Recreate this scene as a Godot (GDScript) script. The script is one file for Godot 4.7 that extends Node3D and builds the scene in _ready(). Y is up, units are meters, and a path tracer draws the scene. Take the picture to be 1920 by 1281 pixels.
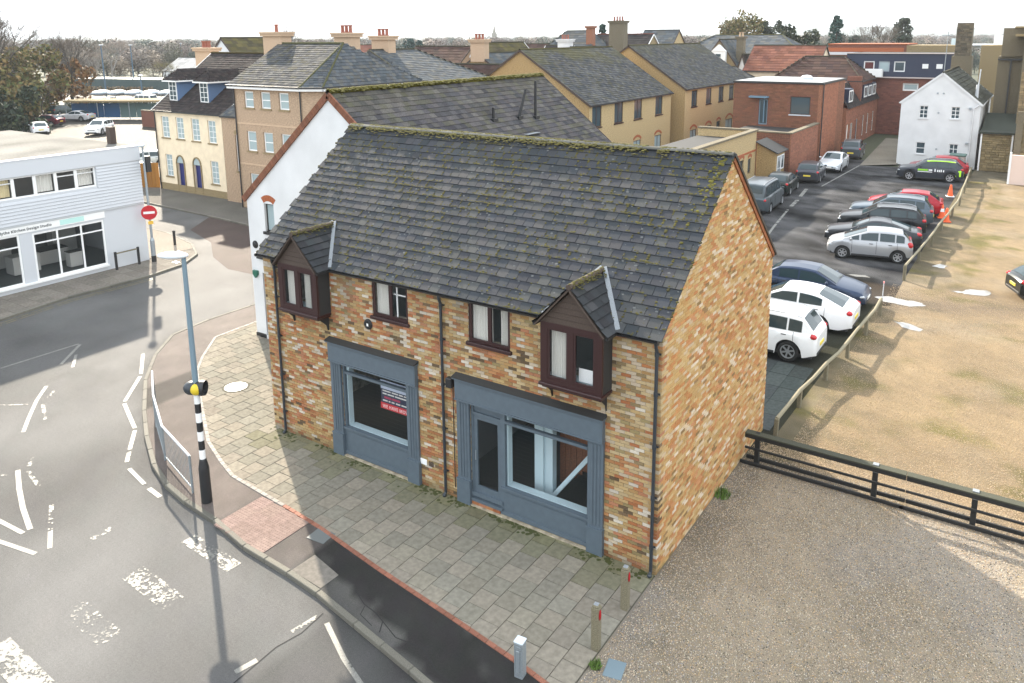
extends Node3D
# A brick corner building with two shopfronts, seen from above the road junction. x runs along its front, z towards the viewer, metres.

class Bd:
	var v := PackedVector3Array()
	var n := PackedVector3Array()
	var c := PackedColorArray()
	var col := Color(1, 1, 1)
	func t3(a: Vector3, b: Vector3, d: Vector3, na: Vector3, nb: Vector3, nd: Vector3) -> void:
		v.append(a); v.append(d); v.append(b)
		n.append(na); n.append(nd); n.append(nb)
		c.append(col); c.append(col); c.append(col)
	func tri(a: Vector3, b: Vector3, d: Vector3) -> void:
		var k := (b - a).cross(d - a).normalized()
		t3(a, b, d, k, k, k)
	func quad(a: Vector3, b: Vector3, d: Vector3, e: Vector3) -> void:
		tri(a, b, d)
		tri(a, d, e)
	# a box; chamfered by bv when given
	func box(o: Vector3, s: Vector3, bas := Basis(), bv := 0.0) -> void:
		var h := s / 2.0
		if bv <= 0.0:
			var p := []
			for i in 8:
				p.append(o + bas * Vector3(h.x if i & 1 else -h.x, h.y if i & 2 else -h.y, h.z if i & 4 else -h.z))
			quad(p[4], p[5], p[7], p[6]); quad(p[1], p[0], p[2], p[3])
			quad(p[5], p[1], p[3], p[7]); quad(p[0], p[4], p[6], p[2])
			quad(p[6], p[7], p[3], p[2]); quad(p[0], p[1], p[5], p[4])
			return
		var b := minf(bv, minf(h.x, minf(h.y, h.z)) * 0.9)
		for ax in 3:
			for s1 in [-1.0, 1.0]:
				var f := []
				var u := (ax + 1) % 3
				var w := (ax + 2) % 3
				for k in [[-1.0, -1.0], [1.0, -1.0], [1.0, 1.0], [-1.0, 1.0]]:
					var q := Vector3()
					q[ax] = s1 * h[ax]
					q[u] = k[0] * (h[u] - b)
					q[w] = k[1] * (h[w] - b)
					f.append(o + bas * q)
				if s1 > 0: quad(f[0], f[1], f[2], f[3])
				else: quad(f[3], f[2], f[1], f[0])
			var u2 := (ax + 1) % 3
			var w2 := (ax + 2) % 3
			for su in [-1.0, 1.0]:
				for sw in [-1.0, 1.0]:
					var e := []
					for k in [[0, -1.0], [0, 1.0], [1, 1.0], [1, -1.0]]:
						var q := Vector3()
						q[ax] = k[1] * (h[ax] - b)
						q[u2] = su * (h[u2] - (b if k[0] == 1 else 0.0))
						q[w2] = sw * (h[w2] - (0.0 if k[0] == 1 else b))
						e.append(o + bas * q)
					if su * sw < 0: quad(e[0], e[1], e[2], e[3])
					else: quad(e[3], e[2], e[1], e[0])
		for i in 8:
			var sg := Vector3(1.0 if i & 1 else -1.0, 1.0 if i & 2 else -1.0, 1.0 if i & 4 else -1.0)
			var q := sg * h
			var a := o + bas * (q - Vector3(0, sg.y * b, sg.z * b))
			var d := o + bas * (q - Vector3(sg.x * b, 0, sg.z * b))
			var e := o + bas * (q - Vector3(sg.x * b, sg.y * b, 0))
			if sg.x * sg.y * sg.z > 0: tri(a, d, e)
			else: tri(a, e, d)
	func bb(x0: float, x1: float, y0: float, y1: float, z0: float, z1: float, bv := 0.0) -> void:
		box(Vector3((x0 + x1) / 2, (y0 + y1) / 2, (z0 + z1) / 2), Vector3(absf(x1 - x0), absf(y1 - y0), absf(z1 - z0)), Basis(), bv)
	func ring(a: Vector3, d: Vector3, k: int) -> Array:
		var up := Vector3.UP if absf(d.y) < 0.9 else Vector3.RIGHT
		var s := d.cross(up).normalized()
		var t := d.cross(s).normalized()
		var r := []
		for i in k:
			var an := TAU * i / k
			r.append(s * cos(an) + t * sin(an))
		return r
	func tube(a: Vector3, b: Vector3, r0: float, r1: float, k := 8, caps := true) -> void:
		var d := (b - a).normalized()
		var r := ring(a, d, k)
		for i in k:
			var p: Vector3 = r[i]
			var q: Vector3 = r[(i + 1) % k]
			t3(a + p * r0, a + q * r0, b + q * r1, p, q, q)
			t3(a + p * r0, b + q * r1, b + p * r1, p, q, p)
			if caps:
				tri(b, b + p * r1, b + q * r1)
				tri(a, a + q * r0, a + p * r0)
	func path(pts: Array, r: float, k := 6) -> void:
		for i in pts.size() - 1:
			tube(pts[i], pts[i + 1], r, r, k)
	func lathe(o: Vector3, prof: Array, k := 14, bas := Basis()) -> void:
		for j in prof.size() - 1:
			var p: Vector2 = prof[j]
			var q: Vector2 = prof[j + 1]
			var sl := Vector2(q.y - p.y, p.x - q.x).normalized()
			for i in k:
				var a0 := TAU * i / k
				var a1 := TAU * (i + 1) / k
				var d0 := Vector3(cos(a0), 0, -sin(a0))
				var d1 := Vector3(cos(a1), 0, -sin(a1))
				var n0 := bas * (d0 * sl.x + Vector3.UP * sl.y)
				var n1 := bas * (d1 * sl.x + Vector3.UP * sl.y)
				var A := o + bas * (d0 * p.x + Vector3.UP * p.y)
				var B := o + bas * (d1 * p.x + Vector3.UP * p.y)
				var D := o + bas * (d1 * q.x + Vector3.UP * q.y)
				var E := o + bas * (d0 * q.x + Vector3.UP * q.y)
				t3(A, B, D, n0, n1, n1)
				t3(A, D, E, n0, n1, n0)
	func blob(o: Vector3, r: Vector3, k := 6, m := 4, bas := Basis()) -> void:
		for j in m:
			var t0 := PI * j / m - PI / 2
			var t1 := PI * (j + 1) / m - PI / 2
			for i in k:
				var a0 := TAU * i / k
				var a1 := TAU * (i + 1) / k
				var p := [Vector3(cos(a0) * cos(t0), sin(t0), -sin(a0) * cos(t0)), Vector3(cos(a1) * cos(t0), sin(t0), -sin(a1) * cos(t0)), Vector3(cos(a1) * cos(t1), sin(t1), -sin(a1) * cos(t1)), Vector3(cos(a0) * cos(t1), sin(t1), -sin(a0) * cos(t1))]
				var q := []
				var nn := []
				for w in p:
					q.append(o + bas * (w * r))
					nn.append(bas * (w / r).normalized())
				t3(q[0], q[1], q[2], nn[0], nn[1], nn[2])
				t3(q[0], q[2], q[3], nn[0], nn[2], nn[3])
	# a polygon in the plane (o, ux, uy), counter-clockwise seen from its normal, made t thick behind it
	func prism(poly: PackedVector2Array, o: Vector3, ux: Vector3, uy: Vector3, t: float) -> void:
		var nz := ux.cross(uy).normalized()
		var pl := poly
		if Geometry2D.is_polygon_clockwise(pl):
			pl = poly.duplicate()
			pl.reverse()
		var ix := Geometry2D.triangulate_polygon(pl)
		var p := []
		for w in pl:
			p.append(o + ux * w.x + uy * w.y)
		for i in range(0, ix.size(), 3):
			var a: Vector2 = pl[ix[i]]
			var b: Vector2 = pl[ix[i + 1]]
			var d: Vector2 = pl[ix[i + 2]]
			var k := [ix[i], ix[i + 1], ix[i + 2]]
			if (b - a).cross(d - a) < 0: k = [ix[i], ix[i + 2], ix[i + 1]]
			tri(p[k[0]], p[k[1]], p[k[2]])
			if t > 0: tri(p[k[0]] - nz * t, p[k[2]] - nz * t, p[k[1]] - nz * t)
		if t > 0:
			for i in p.size():
				var a: Vector3 = p[i]
				var b: Vector3 = p[(i + 1) % p.size()]
				quad(a, a - nz * t, b - nz * t, b)
	func mesh() -> ArrayMesh:
		var m := ArrayMesh.new()
		var ar := []
		ar.resize(Mesh.ARRAY_MAX)
		ar[Mesh.ARRAY_VERTEX] = v
		ar[Mesh.ARRAY_NORMAL] = n
		ar[Mesh.ARRAY_COLOR] = c
		m.add_surface_from_arrays(Mesh.PRIMITIVE_TRIANGLES, ar)
		return m

var rng := RandomNumberGenerator.new()
var M := {}
var used := {}
var tile_moss := 0.0
var noise := FastNoiseLite.new()

func numbered(s: String) -> String:
	var k: int = used.get(s, -1) + 1
	used[s] = k
	return s if k == 0 else "%s_%03d" % [s, k]

func lin(r: float, g: float, b: float) -> Color:
	return Color(r, g, b).linear_to_srgb()

func mat(r: float, g: float, b: float, rough := 0.8, metal := 0.0) -> StandardMaterial3D:
	var m := StandardMaterial3D.new()
	m.albedo_color = lin(r, g, b)
	m.roughness = rough
	m.metallic = metal
	return m

# vertex colours times a noise texture in world space
func vmat(rough: float, tex: Texture2D = null, scale := 1.0, nrm: Texture2D = null, nscale := 0.5, base := Color(1, 1, 1)) -> StandardMaterial3D:
	var m := StandardMaterial3D.new()
	m.vertex_color_use_as_albedo = true
	m.albedo_color = base
	m.roughness = rough
	worldtex(m, tex, scale, nrm, nscale)
	return m

func worldtex(m: StandardMaterial3D, tex: Texture2D, scale: float, nrm: Texture2D = null, nscale := 0.5) -> StandardMaterial3D:
	if tex or nrm:
		m.uv1_triplanar = true
		m.uv1_world_triplanar = true
		m.uv1_scale = Vector3.ONE * scale
	if tex: m.albedo_texture = tex
	if nrm:
		m.normal_enabled = true
		m.normal_texture = nrm
		m.normal_scale = nscale
	return m

func ntex(type: int, freq: float, oct: int, lo: float, hi: float, sd: int, size := 512, as_normal := false, bump := 4.0) -> NoiseTexture2D:
	var f := FastNoiseLite.new()
	f.noise_type = type
	f.frequency = freq
	f.fractal_octaves = oct
	f.seed = sd
	var t := NoiseTexture2D.new()
	t.width = size
	t.height = size
	t.seamless = true
	t.noise = f
	if as_normal:
		t.as_normal_map = true
		t.bump_strength = bump
	else:
		var g := Gradient.new()
		g.set_color(0, Color(lo, lo, lo))
		g.set_color(1, Color(hi, hi, hi))
		t.color_ramp = g
	return t

func thing(called: String, label: String, category: String, at := Vector3.ZERO, turn := 0.0, group := "") -> Node3D:
	var o := Node3D.new()
	o.name = numbered(called)
	add_child(o)
	o.position = at
	o.rotation.y = turn
	tag(o, label, category, group)
	return o

func tag(o: Node, label: String, category := "", group := "") -> void:
	o.set_meta("label", label)
	if category: o.set_meta("category", category)
	if group: o.set_meta("group", group)

func part(called: String, b: Bd, m: Material, parent: Node, stuff := false) -> MeshInstance3D:
	var o := MeshInstance3D.new()
	o.name = called if parent != self else numbered(called)
	o.mesh = b.mesh()
	o.material_override = m
	parent.add_child(o, true)
	if stuff: o.set_meta("kind", "stuff")
	return o

func inst(called: String, mesh: Mesh, m: Material, parent: Node, tr: Transform3D) -> MeshInstance3D:
	var o := MeshInstance3D.new()
	o.name = called
	o.mesh = mesh
	o.material_override = m
	o.transform = tr
	parent.add_child(o, true)
	return o

func struct(called: String, b: Bd, m: Material) -> MeshInstance3D:
	var o := part(called, b, m, self)
	o.set_meta("kind", "structure")
	return o

func many(called: String, mesh: Mesh, m: Material, parent: Node, trs: Array, cols: Array = []) -> MultiMeshInstance3D:
	var mm := MultiMesh.new()
	mm.transform_format = MultiMesh.TRANSFORM_3D
	mm.use_colors = cols.size() > 0
	mm.mesh = mesh
	mm.instance_count = trs.size()
	for i in trs.size():
		mm.set_instance_transform(i, trs[i])
		if cols.size(): mm.set_instance_color(i, cols[i])
	var o := MultiMeshInstance3D.new()
	o.name = called if parent != self else numbered(called)
	o.multimesh = mm
	o.material_override = m
	parent.add_child(o, true)
	o.set_meta("kind", "stuff")
	return o

func dup(o: Node3D, base: String, at: Vector3, turn: float, label: String) -> Node3D:
	var r: Node3D = o.duplicate()
	r.name = numbered(base)
	add_child(r)
	r.position = at
	r.rotation.y = turn
	r.set_meta("label", label)
	return r

# facing frames: local x to the right, y up, z out of the wall
func face(at: Vector3, dir: Vector3) -> Transform3D:
	return Transform3D(Basis(Vector3.UP.cross(dir), Vector3.UP, dir), at)

# a wall w wide, h high and t thick with holes (Rect2), in its frame; only faces that can be seen
func wall_holes(b: Bd, T: Transform3D, w: float, h: float, t: float, holes: Array, gable := PackedVector2Array()) -> void:
	var xs := [0.0, w]
	var ys := [0.0, h]
	for r in holes:
		for q in [r.position.x, r.end.x]:
			if q > 0.0 and q < w and not xs.has(q): xs.append(q)
		for q in [r.position.y, r.end.y]:
			if q > 0.0 and q < h and not ys.has(q): ys.append(q)
	xs.sort(); ys.sort()
	var solid := func(i: int, j: int) -> bool:
		if i < 0 or j < 0 or i >= xs.size() - 1 or j >= ys.size() - 1: return false
		var p := Vector2((xs[i] + xs[i + 1]) / 2, (ys[j] + ys[j + 1]) / 2)
		for r in holes:
			if r.has_point(p): return false
		return true
	for i in xs.size() - 1:
		for j in ys.size() - 1:
			if not solid.call(i, j): continue
			var x0: float = xs[i]
			var x1: float = xs[i + 1]
			var y0: float = ys[j]
			var y1: float = ys[j + 1]
			var A := T * Vector3(x0, y0, 0)
			var B := T * Vector3(x1, y0, 0)
			var C := T * Vector3(x1, y1, 0)
			var D := T * Vector3(x0, y1, 0)
			var A2 := T * Vector3(x0, y0, -t)
			var B2 := T * Vector3(x1, y0, -t)
			var C2 := T * Vector3(x1, y1, -t)
			var D2 := T * Vector3(x0, y1, -t)
			b.quad(A, B, C, D)
			b.quad(B2, A2, D2, C2)
			if not solid.call(i - 1, j): b.quad(A2, A, D, D2)
			if not solid.call(i + 1, j): b.quad(B, B2, C2, C)
			if not solid.call(i, j - 1): b.quad(A2, B2, B, A)
			if not solid.call(i, j + 1): b.quad(D, C, C2, D2)
	if gable.size() > 2:
		b.prism(gable, T.origin, T.basis.x, T.basis.y, t)

# a window in a hole of a wall frame T: a frame part with pane (and sill) below it
func window(parent: Node, T: Transform3D, x: float, y: float, w: float, h: float, fm: Material, cols := 1, rows := 2, o := {}) -> MeshInstance3D:
	var b := Bd.new()
	var f: float = o.get("f", 0.06)
	var bar: float = o.get("bar", 0.035)
	var rec: float = o.get("rec", 0.09)
	var put := func(bd: Bd, x0: float, x1: float, y0: float, y1: float, z0: float, z1: float) -> void:
		bd.box(T * Vector3((x0 + x1) / 2, (y0 + y1) / 2, (z0 + z1) / 2), Vector3(x1 - x0, y1 - y0, z1 - z0), T.basis)
	put.call(b, x, x + f, y, y + h, -rec - 0.05, -rec)
	put.call(b, x + w - f, x + w, y, y + h, -rec - 0.05, -rec)
	put.call(b, x + f, x + w - f, y, y + f, -rec - 0.05, -rec)
	put.call(b, x + f, x + w - f, y + h - f, y + h, -rec - 0.05, -rec)
	for i in range(1, cols):
		var q := x + w * i / cols
		put.call(b, q - bar / 2, q + bar / 2, y + f, y + h - f, -rec - 0.045, -rec - 0.004)
	for j in range(1, rows):
		var q := y + h * j / rows
		put.call(b, x + f, x + w - f, q - bar / 2, q + bar / 2, -rec - 0.042, -rec - 0.006)
	var fr := part(o.get("called", "window"), b, fm, parent)
	var g := Bd.new()
	put.call(g, x + f * 0.5, x + w - f * 0.5, y + f * 0.5, y + h - f * 0.5, -rec - 0.028, -rec - 0.02)
	part("pane", g, o.get("glass", M.glass_far), fr)
	if o.has("blind"):
		var bl := Bd.new()
		put.call(bl, x + f * 0.6, x + w * o.blind, y + f, y + h - f, -rec - 0.016, -rec - 0.012)
	if o.has("sill"):
		var s := Bd.new()
		put.call(s, x - 0.08, x + w + 0.08, y - 0.1, y, -rec, 0.06)
		part("sill", s, o.sill, fr)
	if o.has("arch"):
		var ar := Bd.new()
		var k := 7
		for i in k:
			var a0 := PI * (0.28 + 0.44 * i / k)
			var a1 := PI * (0.28 + 0.44 * (i + 0.86) / k)
			var R := w * 0.5 / cos(PI * 0.28) * 1.0
			var cy := y + h - R * sin(PI * 0.28) + 0.01
			var cx := x + w / 2
			ar.prism(PackedVector2Array([Vector2(cx + cos(a0) * R, cy + sin(a0) * R), Vector2(cx + cos(a0) * (R + 0.22), cy + sin(a0) * (R + 0.22)), Vector2(cx + cos(a1) * (R + 0.22), cy + sin(a1) * (R + 0.22)), Vector2(cx + cos(a1) * R, cy + sin(a1) * R)]), T * Vector3(0, 0, 0.014), T.basis.x, T.basis.y, 0.1)
		part("arch", ar, o.arch, fr)
	return fr

# a tiled slope: eave from a to b, its left and right edges running up to d and e; gauge up the slope, tile width; colours from cf
func tiles(parent: Node, a: Vector3, b: Vector3, e: Vector3, d: Vector3, gauge: float, tw: float, pal: Array, m: Material, called := "roof_tiles", thick := 0.02, sd := 1) -> MeshInstance3D:
	var bd := Bd.new()
	var r := RandomNumberGenerator.new()
	r.seed = sd
	var u := (b - a).normalized()
	var nrm := u.cross(d - a).normalized()
	var s := nrm.cross(u).normalized()
	var len := (d - a).dot(s)
	var rows := int(ceil(len / gauge))
	var L0 := 0.0
	var L1 := (d - a).dot(u)
	var R0 := (b - a).dot(u)
	var R1 := (e - a).dot(u)
	for j in rows:
		var s0 := j * gauge
		var s1 := minf(s0 + gauge, len)
		var t0 := s0 / len
		var lo := lerpf(L0, L1, t0)
		var hi := lerpf(R0, R1, t0)
		var x := lo - (tw * 0.5 if j % 2 else 0.0)
		while x < hi - 0.02:
			var x0 := maxf(x + 0.004, lo)
			var x1 := minf(x + tw - 0.004, hi)
			x += tw
			if x1 - x0 < 0.03: continue
			var k: Color = pal[r.randi() % pal.size()]
			k = k * r.randf_range(0.8, 1.2)
			if tile_moss > 0.0:
				var mo := clampf((t0 - 0.72) * 3.5 + noise.get_noise_2d(x * 1.7 + sd * 9.0, s0 * 2.2) * 1.6, 0.0, 1.0) * tile_moss
				k = k.lerp(Color(0.17, 0.155, 0.06), mo)
				var li := clampf(noise.get_noise_2d(x * 2.5 + 500.0, s0 * 2.5) * 3.0 - 0.6, 0.0, 1.0) * tile_moss
				k = k.lerp(Color(0.24, 0.24, 0.23), li * 0.7)
			bd.col = k
			bd.col.a = 1
			var z := thick * r.randf_range(0.8, 1.35)
			var A := a + u * x0 + s * s0 + nrm * z
			var B := a + u * x1 + s * s0 + nrm * z
			var C := a + u * x1 + s * s1 + nrm * 0.003
			var D := a + u * x0 + s * s1 + nrm * 0.003
			bd.quad(A, B, C, D)
			bd.quad(A - nrm * z, B - nrm * z, B, A)
	var bk := Bd.new()
	return part(called, bd, m, parent, true)

func bar(b: Bd, p: Vector3, q: Vector3, w: float, h: float, up := Vector3.UP) -> void:
	var d := (q - p)
	var f := d.normalized()
	var r := up.cross(f).normalized()
	b.box((p + q) / 2, Vector3(w, h, d.length()), Basis(r, f.cross(r), f))

func words(parent: Node, s: String, size: float, T: Transform3D, m: Material, called := "lettering", bold := true, depth := 0.006) -> MeshInstance3D:
	var t := TextMesh.new()
	var f := SystemFont.new()
	f.font_names = PackedStringArray(["Droid Sans"])
	if bold: f.font_weight = 700
	t.font = f
	t.text = s
	t.font_size = 32
	t.pixel_size = size / 32.0
	t.depth = depth
	return inst(called, t, m, parent, T)

func _ready() -> void:
	rng.seed = 7
	var cam := Camera3D.new()
	cam.name = "camera"
	add_child(cam)
	cam.position = Vector3(5.80, 11.10, 13.71)
	cam.rotation = Vector3(-0.20212, 0.58087, 0.0)
	cam.basis = cam.basis * Basis(Vector3(0, 0, 1), -0.00594)
	cam.near = 0.1
	cam.far = 6000.0
	cam.projection = Camera3D.PROJECTION_FRUSTUM
	cam.size = 0.1 * 1281.0 / 1478.88
	cam.frustum_offset = Vector2(-26.69 / 1478.88 * 0.1, -268.36 / 1478.88 * 0.1)
	cam.current = true
	var env := Environment.new()
	var sky := Sky.new()
	var ps := ProceduralSkyMaterial.new()
	ps.sky_top_color = lin(0.44, 0.47, 0.50)
	ps.sky_horizon_color = lin(0.47, 0.49, 0.50)
	ps.sky_curve = 0.16
	ps.sky_energy_multiplier = 1.3
	ps.ground_bottom_color = lin(0.2, 0.19, 0.17)
	ps.ground_horizon_color = lin(0.38, 0.38, 0.37)
	ps.ground_curve = 0.03
	ps.sun_angle_max = 50.0
	ps.sun_curve = 0.12
	sky.sky_material = ps
	env.background_mode = Environment.BG_SKY
	env.sky = sky
	env.tonemap_mode = Environment.TONE_MAPPER_LINEAR
	env.tonemap_exposure = 2.8
	env.sdfgi_enabled = true
	env.ssao_enabled = true
	env.ssil_enabled = true
	env.fog_enabled = true
	env.fog_density = 0.00022
	env.fog_light_color = lin(0.72, 0.78, 0.84)
	var we := WorldEnvironment.new()
	we.name = "world_environment"
	we.environment = env
	add_child(we)
	var sun := DirectionalLight3D.new()
	sun.name = "sun"
	sun.light_energy = 1.5
	sun.light_color = Color(1.0, 0.95, 0.87)
	sun.light_angular_distance = 0.8
	sun.shadow_enabled = true
	add_child(sun)
	sun.look_at_from_position(Vector3(-0.749, 0.466, -0.471) * 100.0, Vector3.ZERO)
	noise.noise_type = FastNoiseLite.TYPE_SIMPLEX_SMOOTH
	noise.frequency = 0.12
	noise.fractal_octaves = 4
	noise.seed = 3
	make_materials()
	ground()
	pavements()
	markings()
	main_building()
	white_house()
	showroom()
	street_corner()
	terrace()
	yard_buildings()
	skyline()
	cars()
	furniture()
	far_park()
	trees()

func make_materials() -> void:
	var fine := ntex(FastNoiseLite.TYPE_SIMPLEX_SMOOTH, 0.05, 5, 0.62, 1.0, 11)
	var blot := ntex(FastNoiseLite.TYPE_SIMPLEX_SMOOTH, 0.012, 5, 0.6, 1.0, 12)
	var grit := ntex(FastNoiseLite.TYPE_VALUE, 0.35, 2, 0.5, 1.0, 13)
	var cell := ntex(FastNoiseLite.TYPE_CELLULAR, 0.12, 1, 0.55, 1.0, 14)
	var n_grit := ntex(FastNoiseLite.TYPE_VALUE, 0.3, 3, 0, 1, 15, 512, true, 6.0)
	var n_cell := ntex(FastNoiseLite.TYPE_CELLULAR, 0.09, 2, 0, 1, 16, 512, true, 10.0)
	var n_wave := ntex(FastNoiseLite.TYPE_SIMPLEX_SMOOTH, 0.02, 4, 0, 1, 17, 512, true, 3.0)
	M.fine = fine
	M.grit = grit
	M.brick = vmat(0.9, fine, 3.1, n_grit, 0.5)
	M.mortar = worldtex(mat(0.56, 0.48, 0.35, 0.95), blot, 0.7, n_grit, 0.4)
	M.tile = vmat(0.85, fine, 2.3, n_grit, 0.4)
	(M.tile as StandardMaterial3D).metallic_specular = 0.3
	M.tile_far = vmat(0.9, fine, 0.7, n_grit, 0.3)
	(M.tile_far as StandardMaterial3D).metallic_specular = 0.2
	M.slab = vmat(0.8, ntex(FastNoiseLite.TYPE_SIMPLEX_SMOOTH, 0.02, 4, 0.84, 1.0, 31), 0.6)
	(M.slab as StandardMaterial3D).metallic_specular = 0.1
	M.joint = mat(0.075, 0.07, 0.05, 0.95)
	M.road = vmat(0.62, grit, 1.7, n_grit, 0.8)
	(M.road as StandardMaterial3D).metallic_specular = 0.16
	M.road_wet = vmat(0.33, grit, 1.7, n_grit, 0.35)
	M.tarmac = vmat(0.7, grit, 1.3, n_grit, 0.9)
	(M.tarmac as StandardMaterial3D).metallic_specular = 0.12
	M.gravel = vmat(0.92, cell, 1.9, n_cell, 1.0)
	M.pebble = vmat(0.85)
	M.paint = vmat(0.6, fine, 1.4)
	M.kerb = vmat(0.8, fine, 1.7, n_grit, 0.5)
	M.moss = vmat(1.0, grit, 2.0)
	M.render = worldtex(mat(0.68, 0.69, 0.70, 0.85), blot, 0.12)
	(M.render as StandardMaterial3D).albedo_texture = ntex(FastNoiseLite.TYPE_SIMPLEX_SMOOTH, 0.01, 5, 0.93, 1.0, 21)
	M.clad = mat(0.52, 0.545, 0.58, 0.6)
	M.white = mat(0.78, 0.79, 0.79, 0.45)
	M.cream = worldtex(mat(0.78, 0.66, 0.48, 0.88), M.render.albedo_texture, 0.3)
	M.buff = worldtex(mat(0.60, 0.43, 0.29, 0.9), fine, 0.9, n_grit, 0.5)
	M.yellow = worldtex(mat(0.71, 0.53, 0.275, 0.9), fine, 0.9, n_grit, 0.5)
	M.yellow_dk = worldtex(mat(0.56, 0.38, 0.17, 0.9), fine, 0.9, n_grit, 0.5)
	M.red = worldtex(mat(0.42, 0.18, 0.10, 0.9), fine, 0.9, n_grit, 0.5)
	M.red_dk = worldtex(mat(0.28, 0.11, 0.07, 0.9), fine, 0.9, n_grit, 0.5)
	M.stone = worldtex(mat(0.42, 0.32, 0.17, 0.92), fine, 0.5, n_grit, 0.8)
	M.stone_dk = worldtex(mat(0.25, 0.21, 0.14, 0.92), fine, 0.5, n_grit, 0.8)
	M.brickface = vmat(0.9, fine, 1.7)
	for k in ["yellow", "yellow_dk", "buff", "red", "red_dk"]: (M[k] as StandardMaterial3D).uv1_scale = Vector3(0.22, 0.66, 0.22)
	M.orange = worldtex(mat(0.55, 0.16, 0.06, 0.85), fine, 2.0)
	M.chim = worldtex(mat(0.74, 0.53, 0.36, 0.88), fine, 0.7)
	M.pot = mat(0.25, 0.09, 0.06, 0.85)
	M.slate_blue = worldtex(mat(0.092, 0.122, 0.150, 0.5), M.render.albedo_texture, 0.8)
	M.sky_white = mat(0.44, 0.56, 0.61, 0.5)
	M.burgundy = mat(0.030, 0.0095, 0.0095, 0.4)
	M.brown = worldtex(mat(0.095, 0.065, 0.05, 0.8), fine, 1.2)
	M.darkclad = mat(0.022, 0.022, 0.022, 0.75)
	M.black = mat(0.015, 0.016, 0.018, 0.45)
	M.pipe = mat(0.025, 0.032, 0.04, 0.4)
	M.lead = worldtex(mat(0.34, 0.37, 0.40, 0.5), fine, 2.0)
	M.steel = mat(0.32, 0.36, 0.39, 0.45, 0.5)
	M.galv = worldtex(mat(0.40, 0.45, 0.48, 0.5, 0.3), fine, 2.0)
	M.wood = worldtex(mat(0.26, 0.23, 0.15, 0.9), fine, 1.3)
	M.wood_black = worldtex(mat(0.018, 0.018, 0.017, 0.8), fine, 1.3)
	M.wood_top = worldtex(mat(0.075, 0.078, 0.05, 0.9), fine, 1.3)
	M.floor_dark = worldtex(mat(0.125, 0.105, 0.09, 0.55), fine, 1.0)
	M.panel = worldtex(mat(0.30, 0.11, 0.045, 0.6), fine, 0.8)
	M.inner = mat(0.55, 0.55, 0.53, 0.9)
	M.inner_dk = mat(0.16, 0.16, 0.16, 0.9)
	M.curtain = mat(0.62, 0.61, 0.57, 0.95)
	M.red_paint = mat(0.45, 0.012, 0.02, 0.45)
	M.yellow_paint = mat(0.58, 0.43, 0.015, 0.5)
	M.blue_door = mat(0.012, 0.02, 0.14, 0.45)
	M.navy = mat(0.012, 0.02, 0.05, 0.5)
	M.cone = mat(0.75, 0.12, 0.03, 0.6)
	M.tyre = mat(0.012, 0.012, 0.012, 0.85)
	M.rim = mat(0.45, 0.46, 0.48, 0.35, 0.7)
	M.lamp_red = mat(0.42, 0.01, 0.015, 0.2)
	M.lamp_clear = mat(0.42, 0.45, 0.48, 0.12)
	M.plate_y = mat(0.72, 0.56, 0.06, 0.5)
	M.plate_w = mat(0.75, 0.75, 0.72, 0.5)
	M.trim = mat(0.02, 0.02, 0.022, 0.6)
	M.cglass = mat(0.018, 0.035, 0.042, 0.06)
	M.glass_far = mat(0.05, 0.075, 0.09, 0.08)
	M.glass_pale = mat(0.32, 0.40, 0.42, 0.12)
	var gl := StandardMaterial3D.new()
	gl.albedo_color = Color(0.3, 0.36, 0.38, 0.04)
	gl.transparency = BaseMaterial3D.TRANSPARENCY_ALPHA
	gl.roughness = 0.02
	gl.metallic_specular = 0.22
	M.glass = gl
	var wt := mat(0.22, 0.21, 0.19, 0.06, 0.2)
	wt.metallic_specular = 0.9
	M.water = wt
	M.bark = worldtex(mat(0.10, 0.085, 0.07, 0.95), fine, 0.8)
	M.bark_pale = worldtex(mat(0.34, 0.31, 0.28, 0.95), fine, 0.8)
	var lf := vmat(0.8)
	lf.backlight_enabled = true
	lf.backlight = Color(0.05, 0.06, 0.02)
	M.leaf = lf
	M.grass = vmat(0.95, grit, 1.0)

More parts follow.
